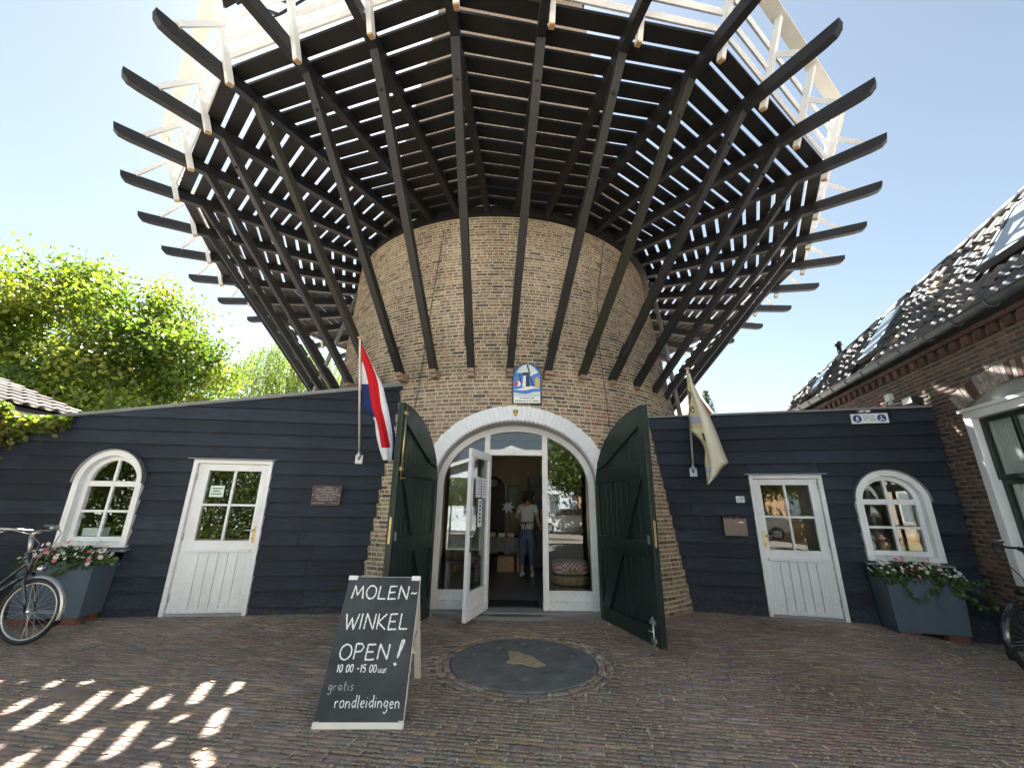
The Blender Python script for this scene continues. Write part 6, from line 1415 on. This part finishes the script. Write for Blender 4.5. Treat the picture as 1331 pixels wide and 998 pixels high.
# ================================================================== BICYCLES
def bicycle(loc, heading, label, silver, zg):
    h_ = V3(math.cos(heading), math.sin(heading), 0); l_ = V3(-h_.y, h_.x, 0); o_ = V3(loc[0], loc[1], zg)
    def T(x, y, z): return o_+h_*x+l_*y+V3(0, 0, z)
    bk = thing('bicycle', o_-h_*.5, label, 'bicycle'); RW = .32; met = M['chrome'] if silver else M['iron']
    def wheel(cx, nm):
        mb = MB(); mb.tube([T(cx+(RW-.02)*math.cos(a), 0, RW+(RW-.02)*math.sin(a)) for a in np.linspace(0, 2*PI, 49)[:-1]], .021, 10, closed=True); wh = mb.build(nm, M['rubber'], bk, smooth=True)
        mb = MB(); mb.tube([T(cx+(RW-.046)*math.cos(a), 0, RW+(RW-.046)*math.sin(a)) for a in np.linspace(0, 2*PI, 49)[:-1]], .012, 8, closed=True); mb.build('rim', M['steel'] if silver else M['iron'], wh, smooth=True)
        mb = MB(); mb.tube([T(cx, -.045, RW), T(cx, .045, RW)], .026, 12); mb.build('hub', met, wh, smooth=True)
        for k in range(28):
            a = 2*PI*k/28; s_ = 1 if k % 2 else -1; b = a+(.5 if (k//2) % 2 else -.5); mb = MB()
            mb.tube([T(cx+.024*math.cos(b), s_*.032, RW+.024*math.sin(b)), T(cx+(RW-.05)*math.cos(a), 0, RW+(RW-.05)*math.sin(a))], .0013, 4, cap=False); mb.build('spoke', M['steel'], wh)
        return wh
    wheel(0, 'front_wheel'); wheel(-1.12, 'rear_wheel')
    mb = MB(); hb, ht_ = T(-.135, 0, .70), T(-.20, 0, .90); BBk = T(-.66, 0, .29); st = T(-.83, 0, .84); rh = T(-1.12, 0, RW)
    mb.tube([hb-(ht_-hb)*.1, ht_], .024, 12); mb.tube([hb, BBk], .026, 12); mb.tube([T(-.17, 0, .82), T(-.45, 0, .52), T(-.72, 0, .46)], .02, 10); mb.tube([BBk, st], .019, 12)
    for s_ in (-.055, .055):
        mb.tube([BBk+l_*s_*.6, rh+l_*s_], .011, 8); mb.tube([T(-.80, s_*.4, .75), rh+l_*s_], .010, 8)
    mb.build('frame', M['blackpaint'], bk, smooth=True)
    mb = MB(); mb.tube([hb, T(-.12, 0, .68)], .022, 10)
    for s_ in (-.05, .05): mb.tube([T(-.125, s_*.8, .70), T(-.10, s_, .58), T(-.03, s_, .42), T(0, s_, RW)], [.016, .015, .012, .010], 10)
    mb.build('fork', M['blackpaint'], bk, smooth=True)
    mb = MB(); mb.tube([ht_, T(-.235, 0, 1.07)], .021, 12); mb.tube([T(-.235, 0, 1.05), T(-.21, 0, 1.11), T(-.15, 0, 1.125)], [.024, .026, .022], 12); mb.build('stem', M['steel'] if silver else M['iron'], bk, smooth=True)
    mb = MB(); mb.tube([T(-.42, -.30, 1.17), T(-.27, -.29, 1.165), T(-.17, -.2, 1.15), T(-.14, -.08, 1.13), T(-.14, .08, 1.13), T(-.17, .2, 1.15), T(-.27, .29, 1.165), T(-.42, .30, 1.17)], .0115, 10); hbar = mb.build('handlebar', M['steel'] if silver else M['iron'], bk, smooth=True)
    for s_ in (-1, 1):
        mb = MB(); mb.tube([T(-.29, s_*.293, 1.166), T(-.43, s_*.30, 1.17)], .0175, 10); mb.build('grip', mat('grip_grey', (.10, .10, .105), .7, .1) if 'grip_grey' not in MATS else MATS['grip_grey'], hbar, smooth=True)
        mb = MB(); mb.tube([T(-.24, s_*.26, 1.155), T(-.27, s_*.30, 1.125), T(-.40, s_*.335, 1.12)], [.01, .008, .006], 8); mb.build('brake_lever', met, hbar, smooth=True)
        mb = MB(); mb.tube([T(-.22, s_*.24, 1.15), T(-.08, s_*.16, 1.10), T(-.04, s_*.08, 1.0), T(-.12, s_*.03, .86), T(-.13, s_*.02, .72)], .0045, 6); mb.build('cable', M['zinc'] if silver else M['rubber'], bk, smooth=True)
    mb = MB(); mb.lathe(T(-.16, .12, 1.145), [(.026, 0), (.024, .02), (.0001, .032)], 12); mb.build('bell', met, hbar, smooth=True)
    # mudguards
    for cx, a0, a1 in ((0, -.25, 2.05), (-1.12, .1, 3.3)):
        mb = MB(); aa = np.linspace(a0, a1, 22)
        prof = [(-.03, -.012), (-.018, .004), (0, .01), (.018, .004), (.03, -.012)]
        for p, q in zip(prof[:-1], prof[1:]):
            mb.strip([T(cx+(RW+.022+p[1])*math.cos(a), p[0], RW+(RW+.022+p[1])*math.sin(a)) for a in aa], [T(cx+(RW+.022+q[1])*math.cos(a), q[0], RW+(RW+.022+q[1])*math.sin(a)) for a in aa])
        mg = mb.build('mudguard', M['steel'] if silver else M['blackpaint'], bk, smooth=True, fix=False)
        if cx == 0:
            mb = MB(); aa = np.linspace(-.42, -.2, 5); mb.strip([T((RW+.026)*math.cos(a), -.031, RW+(RW+.026)*math.sin(a)) for a in aa], [T((RW+.026)*math.cos(a), .031, RW+(RW+.026)*math.sin(a)) for a in aa]); mb.build('mud_flap', M['rubber'], mg, fix=False)
            for s_ in (-.04, .04): mb = MB(); mb.tube([T(0, s_, RW), T((RW+.025)*math.cos(-.05), s_*.75, RW+(RW+.025)*math.sin(-.05))], .0028, 6); mb.build('mudguard_stay', M['steel'], mg)
    # front lamp
    mb = MB(); mb.lathe(T(-.06, 0, .74), [(.02, 0), (.034, .03), (.036, .07), (.0001, .075)], 14, h_); mb.build('front_lamp', met, bk, smooth=True)
    # saddle, crank, pedals, chain case, rack
    mb = MB(); mb.tube([st, T(-.86, 0, .94)], .014, 10); mb.build('seat_post', met, bk, smooth=True)
    mb = MB(); A = [(-.98, .10, 1.0), (-.90, .085, 1.01), (-.78, .03, 1.005), (-.70, .018, .995)]
    top = [[T(x, w_*k, z-.02*k*k) for x, w_, z in A] for k in (-1, -.5, 0, .5, 1)]; 
    for p, q in zip(top[:-1], top[1:]): mb.strip(p, q)
    bot = [[T(x, w_*k*.9, z-.055) for x, w_, z in A] for k in (-1, 1)]; mb.strip(top[0], bot[0]); mb.strip(top[-1], bot[1]); mb.strip(bot[0], bot[1]); mb.build('saddle', M['rubber'], bk, smooth=True)
    mb = MB(); mb.tube([BBk-l_*.06, BBk+l_*.06], .02, 10)
    mb.tube([BBk-l_*.065, BBk-l_*.07+h_*.12-V3(0, 0, .12)], .011, 8); mb.tube([BBk+l_*.065, BBk+l_*.07-h_*.12+V3(0, 0, .12)], .011, 8); mb.build('crank', met, bk, smooth=True)
    for s_ in (-1, 1):
        c = BBk+l_*s_*.12+h_*(.12*-s_*1.0)*1-V3(0, 0, .12*-s_) if False else (BBk-l_*.12+h_*.12-V3(0, 0, .12) if s_ < 0 else BBk+l_*.12-h_*.12+V3(0, 0, .12))
        mb = MB(); q = [c+h_*a+l_*b+V3(0, 0, z) for z in (-.012, .012) for a, b in ((-.045, -.045), (.045, -.045), (.045, .045), (-.045, .045))]; mb.hexa(q); mb.build('pedal', M['rubber'], bk, bevel=.005)
    mb = MB(); mb.prism([T(-.60, -.05, .36), T(-.56, -.05, .29), T(-.62, -.05, .21), T(-1.10, -.05, .29), T(-1.16, -.05, .345), T(-1.10, -.05, .40)], l_*-.03); mb.build('chain_case', M['blackpaint'], bk, bevel=.01)
    mb = MB()
    for s_ in (-.05, .05): mb.tube([T(-.84, s_, .77), T(-1.40, s_, .77), T(-1.12, s_, RW)], .006, 6)
    for x in (-.95, -1.1, -1.25, -1.39): mb.tube([T(x, -.05, .77), T(x, .05, .77)], .005, 6)
    mb.build('rack', met, bk, smooth=True)
    mb = MB(); mb.tube([T(-.70, .05, .30), T(-.62, .16, .0)], .010, 8); mb.build('kickstand', met, bk, smooth=True)
    return bk
bicycle((-5.15, 4.90), math.radians(2), 'black city bicycle with silver stem, mudguard and handlebar', True, 0)
bicycle((4.92, 4.30), math.radians(188), 'all-black city bicycle parked along the brick house wall', False, float(gz(4.86)))

# ================================================================== TREES AND SURROUNDINGS
def crown(ells, nclump, nleaf, sz, pal_, seed, spread=.38, N=None, hollow=.55):
    rs = np.random.default_rng(seed); P = []; vol = np.array([e[3]*e[4]*e[5] for e in ells])**.67; vol /= vol.sum()
    for e, v_ in zip(ells, vol):
        n_ = int(nclump*v_); d = rs.normal(size=(n_, 3)); d /= np.linalg.norm(d, axis=1, keepdims=True); r_ = hollow+(1-hollow)*rs.random(n_)**.6; r_ *= 1+.05*rs.normal(size=n_)
        P.append(np.array(e[:3])+d*r_[:, None]*np.array(e[3:6]))
    Cc = np.vstack(P); k = nleaf//len(Cc)
    sp = spread*rs.uniform(.6, 1.3, len(Cc)); L_ = np.repeat(Cc, k, 0)+rs.normal(size=(len(Cc)*k, 3))*np.repeat(sp, k)[:, None]*np.array([1, 1, .7])
    V_, F_ = leaves(L_, rs.uniform(.7, 1.25, len(L_))*sz, N=np.array([0, 0, .55]), tilt=1, aspect=.6, rs=rs)
    tb = np.repeat(tones(len(Cc), pal_, jit=.2, rs=rs), k, 0)*(1+rs.uniform(-.2, .2, (len(L_), 1)))
    return V_, F_, np.repeat(tb, 4, 0), Cc
def tree(name, base, hgt, r0, ells, nclump, nleaf, sz, pal_, label, cat='tree', seed=1, spread=.38, group=None):
    t = thing(name, base, label, cat, group); rs = np.random.default_rng(seed+100); b = V3(*base)
    V_, F_, tn_, Cc = crown(ells, nclump, nleaf, sz, pal_, seed, spread)
    link('crown', npmesh('crown', V_, F_, tn_), M['leaf'], t)
    top = V3(*ells[0][:3]); mb = MB(); fk = b.lerp(V3(top.x, top.y, base[2]+hgt*.4), .75)
    mb.tube([b-V3(0, 0, .1), b+V3(.03, 0, hgt*.1), b.lerp(fk, .6), fk, top], [r0*1.25, r0, r0*.85, r0*.7, r0*.2], 10)
    for k in rs.choice(len(Cc), min(26, len(Cc)), replace=False):
        c = Vector(Cc[k]); m_ = fk.lerp(c, .5)+V3(*rs.normal(0, .15, 3))-V3(0, 0, .2); mb.tube([fk.lerp(top, rs.random()*.6), m_, c], [r0*.28, r0*.16, r0*.04], 6)
    mb.build('trunk', M['bark'], t, smooth=True, fix=False)
    return t
GP = [[.115, .165, .028], [.09, .14, .028], [.145, .19, .033], [.065, .11, .025], [.175, .20, .038]]
tree('walnut_tree', (-15.5, 14.5, 0), 9.5, .3, [(-15.6, 14, 6.2, 4.6, 3.4, 3.2), (-19.5, 14, 6.3, 4.5, 3.6, 3.6), (-12.2, 13.4, 5.0, 2.3, 2.4, 2.2), (-17, 13, 3.8, 5, 3, 2.2), (-13.6, 14, 6.6, 2.0, 2, 1.7), (-16.2, 14, 7.6, 3.2, 2.6, 2.3)], 420, 76000, .18, GP, 'big leafy walnut tree rising behind the black shed', seed=3, spread=.40)
# weeping willow: hanging strands
t = thing('willow_tree', (-17.6, 31, 0), 'weeping willow with hanging strands far behind the shed', 'tree'); rs = np.random.default_rng(9); P = []; 
for k in range(900):
    a = rs.uniform(0, 2*PI); rr2 = 4.7*math.sqrt(rs.random()); x0, y0 = rr2*math.cos(a), rr2*math.sin(a); zt_ = 8.4+5.2*math.sqrt(max(0, 1-(rr2/4.9)**2))+rs.normal(0, .3); n_ = int(rs.uniform(20, 42)); s_ = np.arange(n_)*.16
    out = 1+.012*s_; P.append(np.stack([-17.6+x0*out+.12*np.sin(s_*1.3+k), 31+y0*out+.1*np.cos(s_*1.1+k), zt_-s_+rs.normal(0, .04, n_)], 1))
P = np.vstack(P); P = P[P[:, 2] > 2]; V_, F_ = leaves(P, .24, N=np.array([0, -.7, .2]), tilt=.9, aspect=.3, rs=rs)
link('crown', npmesh('crown', V_, F_, np.repeat(tones(len(P), [[.13, .18, .05], [.10, .15, .04], [.17, .21, .06]], jit=.25, rs=rs), 4, 0)), M['leaf'], t)
mb = MB(); mb.tube([(-17.6, 31, -.1), (-17.6, 31, 4), (-17.5, 31, 8), (-17.4, 31, 12)], [.5, .42, .3, .08], 10)
for k in range(10):
    a = k*.63; mb.tube([(-17.6, 31, 6+.3*k), (-17.6+1.6*math.cos(a), 31+1.6*math.sin(a), 9.5+.15*k), (-17.6+3.2*math.cos(a), 31+3.2*math.sin(a), 10.2)], [.16, .1, .03], 6)
mb.build('trunk', M['bark'], t, smooth=True, fix=False)
# conifer
t = thing('spruce_tree', (12.9, 26, 0), 'small spruce tip showing above the shed roof beside the yellow flag', 'tree'); P = []; rs = np.random.default_rng(4)
for z in np.arange(1.5, 9.1, .22):
    R_ = .12+(9.2-z)*.27; n_ = int(60+R_*90); a = rs.uniform(0, 2*PI, n_); br = np.round(a*7/(2*PI))*2*PI/7+z*2.4+rs.normal(0, .12, n_); r_ = R_*rs.random(n_)**.6
    P.append(np.stack([12.9+r_*np.cos(br), 26+r_*np.sin(br), z-r_*.28+rs.normal(0, .05, n_)], 1))
P = np.vstack(P); V_, F_ = leaves(P, .22, aspect=.28, rs=rs)
link('crown', npmesh('crown', V_, F_, np.repeat(tones(len(P), [[.04, .07, .03], [.06, .09, .04]], rs=rs), 4, 0)), M['leaf'], t)
mb = MB(); mb.tube([(12.9, 26, -.1), (12.9, 26, 5), (12.9, 26, 9.1)], [.2, .12, .02], 8); mb.build('trunk', M['bark'], t)
# gabled house beyond the shed
def simple_house(name, label, c, w_, d_, he, hr, yaw, wallm, roofm, wins):
    W = Wall((c[0], c[1], 0), yaw); t = thing(name, c, label, 'house')
    mb = MB(); W.box(mb, -w_/2, w_/2, -d_, 0, -.3, he); W.poly(mb, [(-w_/2, he), (w_/2, he), (0, hr)], -d_, 0); mb.build('wall', wallm, t)
    mb = MB(); th = .15
    for s_ in (-1, 1):
        a = (s_*(w_/2+.35), he-.35*(hr-he)/(w_/2)); b = (0, hr); mb.prism([W.p(a[0], .3, a[1]+.02), W.p(b[0], .3, b[1]+.02), W.p(b[0], .3, b[1]+.2), W.p(a[0], .3, a[1]+.2)], W.n*-(d_+.6))
    rf = mb.build('roof', roofm, t)
    for s_ in (-1, 1):
        a = (s_*(w_/2+.35), he-.35*(hr-he)/(w_/2)); mb = MB(); mb.prism([W.p(a[0], .305, a[1]), W.p(0, .305, hr), W.p(0, .305, hr+.24), W.p(a[0], .305, a[1]+.24)], W.n*.04); mb.build('bargeboard', M['white'], rf)
    for (u, z, ww, hh) in wins:
        mb = MB(); W.box(mb, u-ww/2, u+ww/2, -.05, .04, z, z+hh); f_ = mb.build('window', M['white'], t)
        mb = MB(); W.box(mb, u-ww/2+.07, u-.03, .035, .046, z+.07, z+hh-.07); W.box(mb, u+.03, u+ww/2-.07, .035, .046, z+.07, z+hh-.07); mb.build('pane', skg, f_)
    return t
brn = mat('far_brick', (.22, .12, .075), .9, .2, 9, .3, 30); oran = mat('orange_brick', (.58, .36, .20), .9, .2, 6, .3, 30); red_t = mat('red_roof', (.2, .08, .05), .8, .25, 5, .4, 12); grey_t = mat('grey_roof', (.06, .06, .065), .7, .25, 5, .4, 12)
simple_house('gabled_house', 'brown brick house gable with pale bargeboard seen behind the yellow flag', (11.75, 25, 0), 6.4, 8, 3.2, 8.4, math.radians(0), brn, red_t, [(-1.2, 1.2, 1.1, 1.3), (1.2, 1.2, 1.1, 1.3)])
# neighbour's tiled roof with ivy at the left
nb = thing('neighbour_house', (-8.6, 5.7, 0), 'low pale house with tiled eaves and ivy at the end of the black shed', 'house')
mb = MB(); mb.box(-11.5, -7.5, 4.6, 6.9, -.1, 2.62); mb.build('wall', mat('cream_render', (.55, .5, .38), .9, .1, 4, .2, 40), nb)
mb = MB(); mb.box(-7.5, -7.22, 4.5, 6.95, 2.60, 2.72); mb.build('fascia', M['cream'], nb, bevel=.01)
mb = MB(); mb.hexa([(-7.15, 4.4, 2.70), (-7.15, 6.98, 2.70), (-11.5, 6.98, 4.30), (-11.5, 4.4, 4.30), (-7.15, 4.4, 2.75), (-7.15, 6.98, 2.75), (-11.5, 6.98, 4.35), (-11.5, 4.4, 4.35)]); rf = mb.build('roof', MATS['roof_underlay'], nb)
tiles2 = [tile_mesh(t_) for t_ in ((.14, .12, .11), (.18, .15, .13), (.10, .09, .085), (.24, .2, .16))]
sl_ = V3(-4.35, 0, 1.6).normalized(); nl_ = V3(1.6, 0, 4.35).normalized()
for j in range(0, 13):
    for i in range(0, 24):
        y = 6.75-i*.205
        if y < 4.4: break
        p = V3(-7.10, y, 2.765)+sl_*(j*.3); inst('roof_tile', tiles2[rng.integers(0, 4)], frame_mat(p+V3(0, .22, 0), V3(0, -1, 0), sl_, -nl_ if V3(0, -1, 0).cross(sl_).dot(nl_) < 0 else nl_) if V3(0, -1, 0).cross(sl_).dot(nl_) > 0 else frame_mat(p, V3(0, 1, 0), sl_, nl_), rf)
iv = thing('ivy_hedge', (-7.3, 6.0, 2.4), 'sunlit ivy hanging below the tiled eaves over the black boards', 'ivy'); rs = np.random.default_rng(31)
n_ = 3600; yy = rs.uniform(4.6, 6.2, n_); P = np.stack([-7.18+rs.normal(0, .10, n_)+.5*np.clip((yy-5.5), 0, 1)*rs.random(n_), yy, 2.62-np.abs(rs.normal(0, .16, n_))+.12*np.sin(yy*5)+.06*rs.random(n_)], 1)
n2 = 900; xw = -7.25+.85*rs.random(n2)**1.3; P2 = np.stack([xw, 6.25+.12*(xw+3.6)-.05-np.abs(rs.normal(0, .10, n2)), 2.62-np.abs(rs.normal(0, .13, n2))*(1.25-(xw+7.25))-.05*rs.random(n2)], 1); P = np.vstack([P, P2]); n_ += n2
V_, F_ = leaves(P, rs.uniform(.05, .10, n_), N=np.array([.5, -.4, .5]), tilt=.9, aspect=.8, rs=rs)
link('foliage', npmesh('foliage', V_, F_, np.repeat(tones(n_, [[.12, .17, .03], [.20, .22, .035], [.08, .13, .025], [.25, .25, .05]], rs=rs), 4, 0)), M['leaf'], iv)
mb = MB()
for k in range(7): y = 4.8+.25*k; mb.tube([(-7.25, y, 2.7), (-7.15, y+.08, 2.5), (-7.12, y+.2, 2.3)], .006, 5)
mb.build('stems', MATS['ivy_stem'], iv)
# ---- across the street (seen mirrored in the window panes; pale houses added for bounce light)
def street_tree(x, y, h_, r_, seed, label):
    tree('street_tree', (x, y, -.03), h_, .14, [(x, y, h_*.66, r_, r_, h_*.30), (x+.5*r_, y+.2, h_*.55, r_*.7, r_*.7, h_*.2), (x-.5*r_, y-.2, h_*.6, r_*.7, r_*.7, h_*.22)], 150, 7500, .24, GP, label, seed=seed, spread=.4, group='trees across the street')
street_tree(4.2, -11.5, 6.0, 2.1, 41, 'young street tree mirrored in the right-hand side light of the entrance'); street_tree(-10.5, -9.5, 8.5, 3.2, 42, 'broad tree mirrored in the panes of the door with a notice'); street_tree(-15.5, -7.5, 8, 3.2, 43, 'broad tree mirrored in the round-headed window by the silver-stemmed bicycle'); street_tree(-8, -12.5, 9, 2.4, 44, 'tall tree across the street behind the clipped hedge'); street_tree(7.4, -12.5, 6, 1.7, 45, 'small tree mirrored in the panes of the door beside the letter box')
t = thing('clipped_hedge', (-3.3, -12, 0), 'clipped hedge on bare stems mirrored in the left side light of the entrance', 'hedge'); rs = np.random.default_rng(51); n_ = 9000
P = np.stack([rs.uniform(-6, -1.2, n_), -12+rs.uniform(-.5, .5, n_), rs.uniform(1.5, 3.1, n_)], 1); V_, F_ = leaves(P, .13, rs=rs)
link('foliage', npmesh('foliage', V_, F_, np.repeat(tones(n_, GP, rs=rs), 4, 0)), M['leaf'], t)
for k in range(5): mb = MB(); x = -5.6+1.05*k; mb.tube([(x, -12, -.05), (x+.03, -12, 1.0), (x, -12, 2.4)], [.06, .05, .03], 8); mb.build('stem', M['bark'], t, smooth=True)
t = thing('garden_hedge', (-12.5, -8.2, 0), 'tall leafy hedge mirrored in the panes of the black shed with sloping roof', 'hedge'); rs = np.random.default_rng(52); n_ = 22000
P = np.stack([rs.uniform(-19, -6.8, n_), -8.2+rs.normal(0, .35, n_), rs.uniform(.05, 3.7, n_)], 1); P[:, 2] *= 1+.12*np.sin(P[:, 0]*2.3); V_, F_ = leaves(P, .2, rs=rs)
link('foliage', npmesh('foliage', V_, F_, np.repeat(tones(n_, GP, jit=.3, rs=rs), 4, 0)), M['leaf'], t)
mb = MB()
for k in range(12): x = -18.5+k; mb.tube([(x, -8.2, -.05), (x+.1, -8.2, 1.6), (x, -8.2, 3.0)], [.05, .04, .02], 6)
mb.build('stems', M['bark'], t, fix=False)
crm = mat('pale_bounce_render', (.76, .80, .83), .9, .1, 3, .2, 30); wht = mat('white_bounce_render', (.74, .81, .88), .9, .06, 3, .2, 30); ylw = mat('offwhite_bounce_render', (.78, .78, .74), .9, .1, 3, .2, 30)  # pale walls of houses added to bounce sunlight onto the shaded mill front
for k, (cx, wm, rm, lab) in enumerate(((-27, wht, grey_t, 'white house with grey roof added at the street corner to bounce sunlight'), (-18, crm, red_t, 'pale house with red roof added behind the broad trees to bounce sunlight'), (-9, wht, red_t, 'white house with red roof added behind the tall tree to bounce sunlight'), (9, oran, grey_t, 'orange brick house with grey roof across the street'), (18, wht, red_t, 'white house with red roof added across from the brick house to bounce sunlight'), (27, ylw, grey_t, 'pale house with grey roof added at the end of the street to bounce sunlight'))):
    simple_house('street_house', lab, (cx, -16, 0), 8.9, 8, 8.2, 12, PI, wm, rm, [(-2.6, .9, 1.4, 1.6), (2.5, .9, 1.4, 1.6), (-2.6, 3.9, 1.2, 1.4), (2.5, 3.9, 1.2, 1.4), (0, 6.6, 1.1, 1.2)])
simple_house('street_house', 'low white house added across from the mill entrance to bounce sunlight', (0, -15.5, 0), 9.0, 7, 3.9, 5.3, PI, wht, red_t, [(-2.6, .9, 1.4, 1.5), (2.5, .9, 1.4, 1.5)])  # also added as sunlight bounce, low enough for sky in the fanlight
def car(x, y, label):
    t = thing('parked_car', (x, y, -.03), label, 'car', 'cars parked across the street'); wp = mat('white_car_paint', (.75, .76, .77), .2, .03, 3, 0, coat=.6) if 'white_car_paint' not in MATS else MATS['white_car_paint']
    pr = [(-2.05, .35), (-2.08, .75), (-1.95, .92), (-1.5, .98), (-1.1, 1.02), (-.45, 1.42), (.9, 1.45), (1.6, 1.05), (2.0, .95), (2.05, .4)]
    mb = MB(); mb.prism([(x+a, y-.85, b) for a, b in pr], (0, 1.7, 0)); mb.build('body', wp, t, bevel=.08)
    for yy_ in (y-.862, y+.852):
        for q in ([(-1.0, 1.03), (-.42, 1.36), (.15, 1.38), (.15, 1.03)], [(.22, 1.03), (.22, 1.38), (.86, 1.38), (1.4, 1.05)]):
            mb = MB(); mb.prism([(x+a, yy_, b) for a, b in q], (0, .01, 0)); mb.build('side_window', skg, t)
    for sx in (-1.3, 1.3):
        for sy in (-.8, .8): mb = MB(); mb.lathe((x+sx, y+sy-.1, .30), [(.16, 0), (.33, 0), (.33, .2), (.16, .2)], 24, (0, 1, 0)); wh = mb.build('wheel', M['rubber'], t); mb = MB(); mb.lathe((x+sx, y+sy-.11, .30), [(.2, 0), (.2, .22)], 16, (0, 1, 0)); mb.build('rim', M['steel'], wh)
car(3.6, -13.2, 'white car mirrored in the right-hand side light of the entrance')
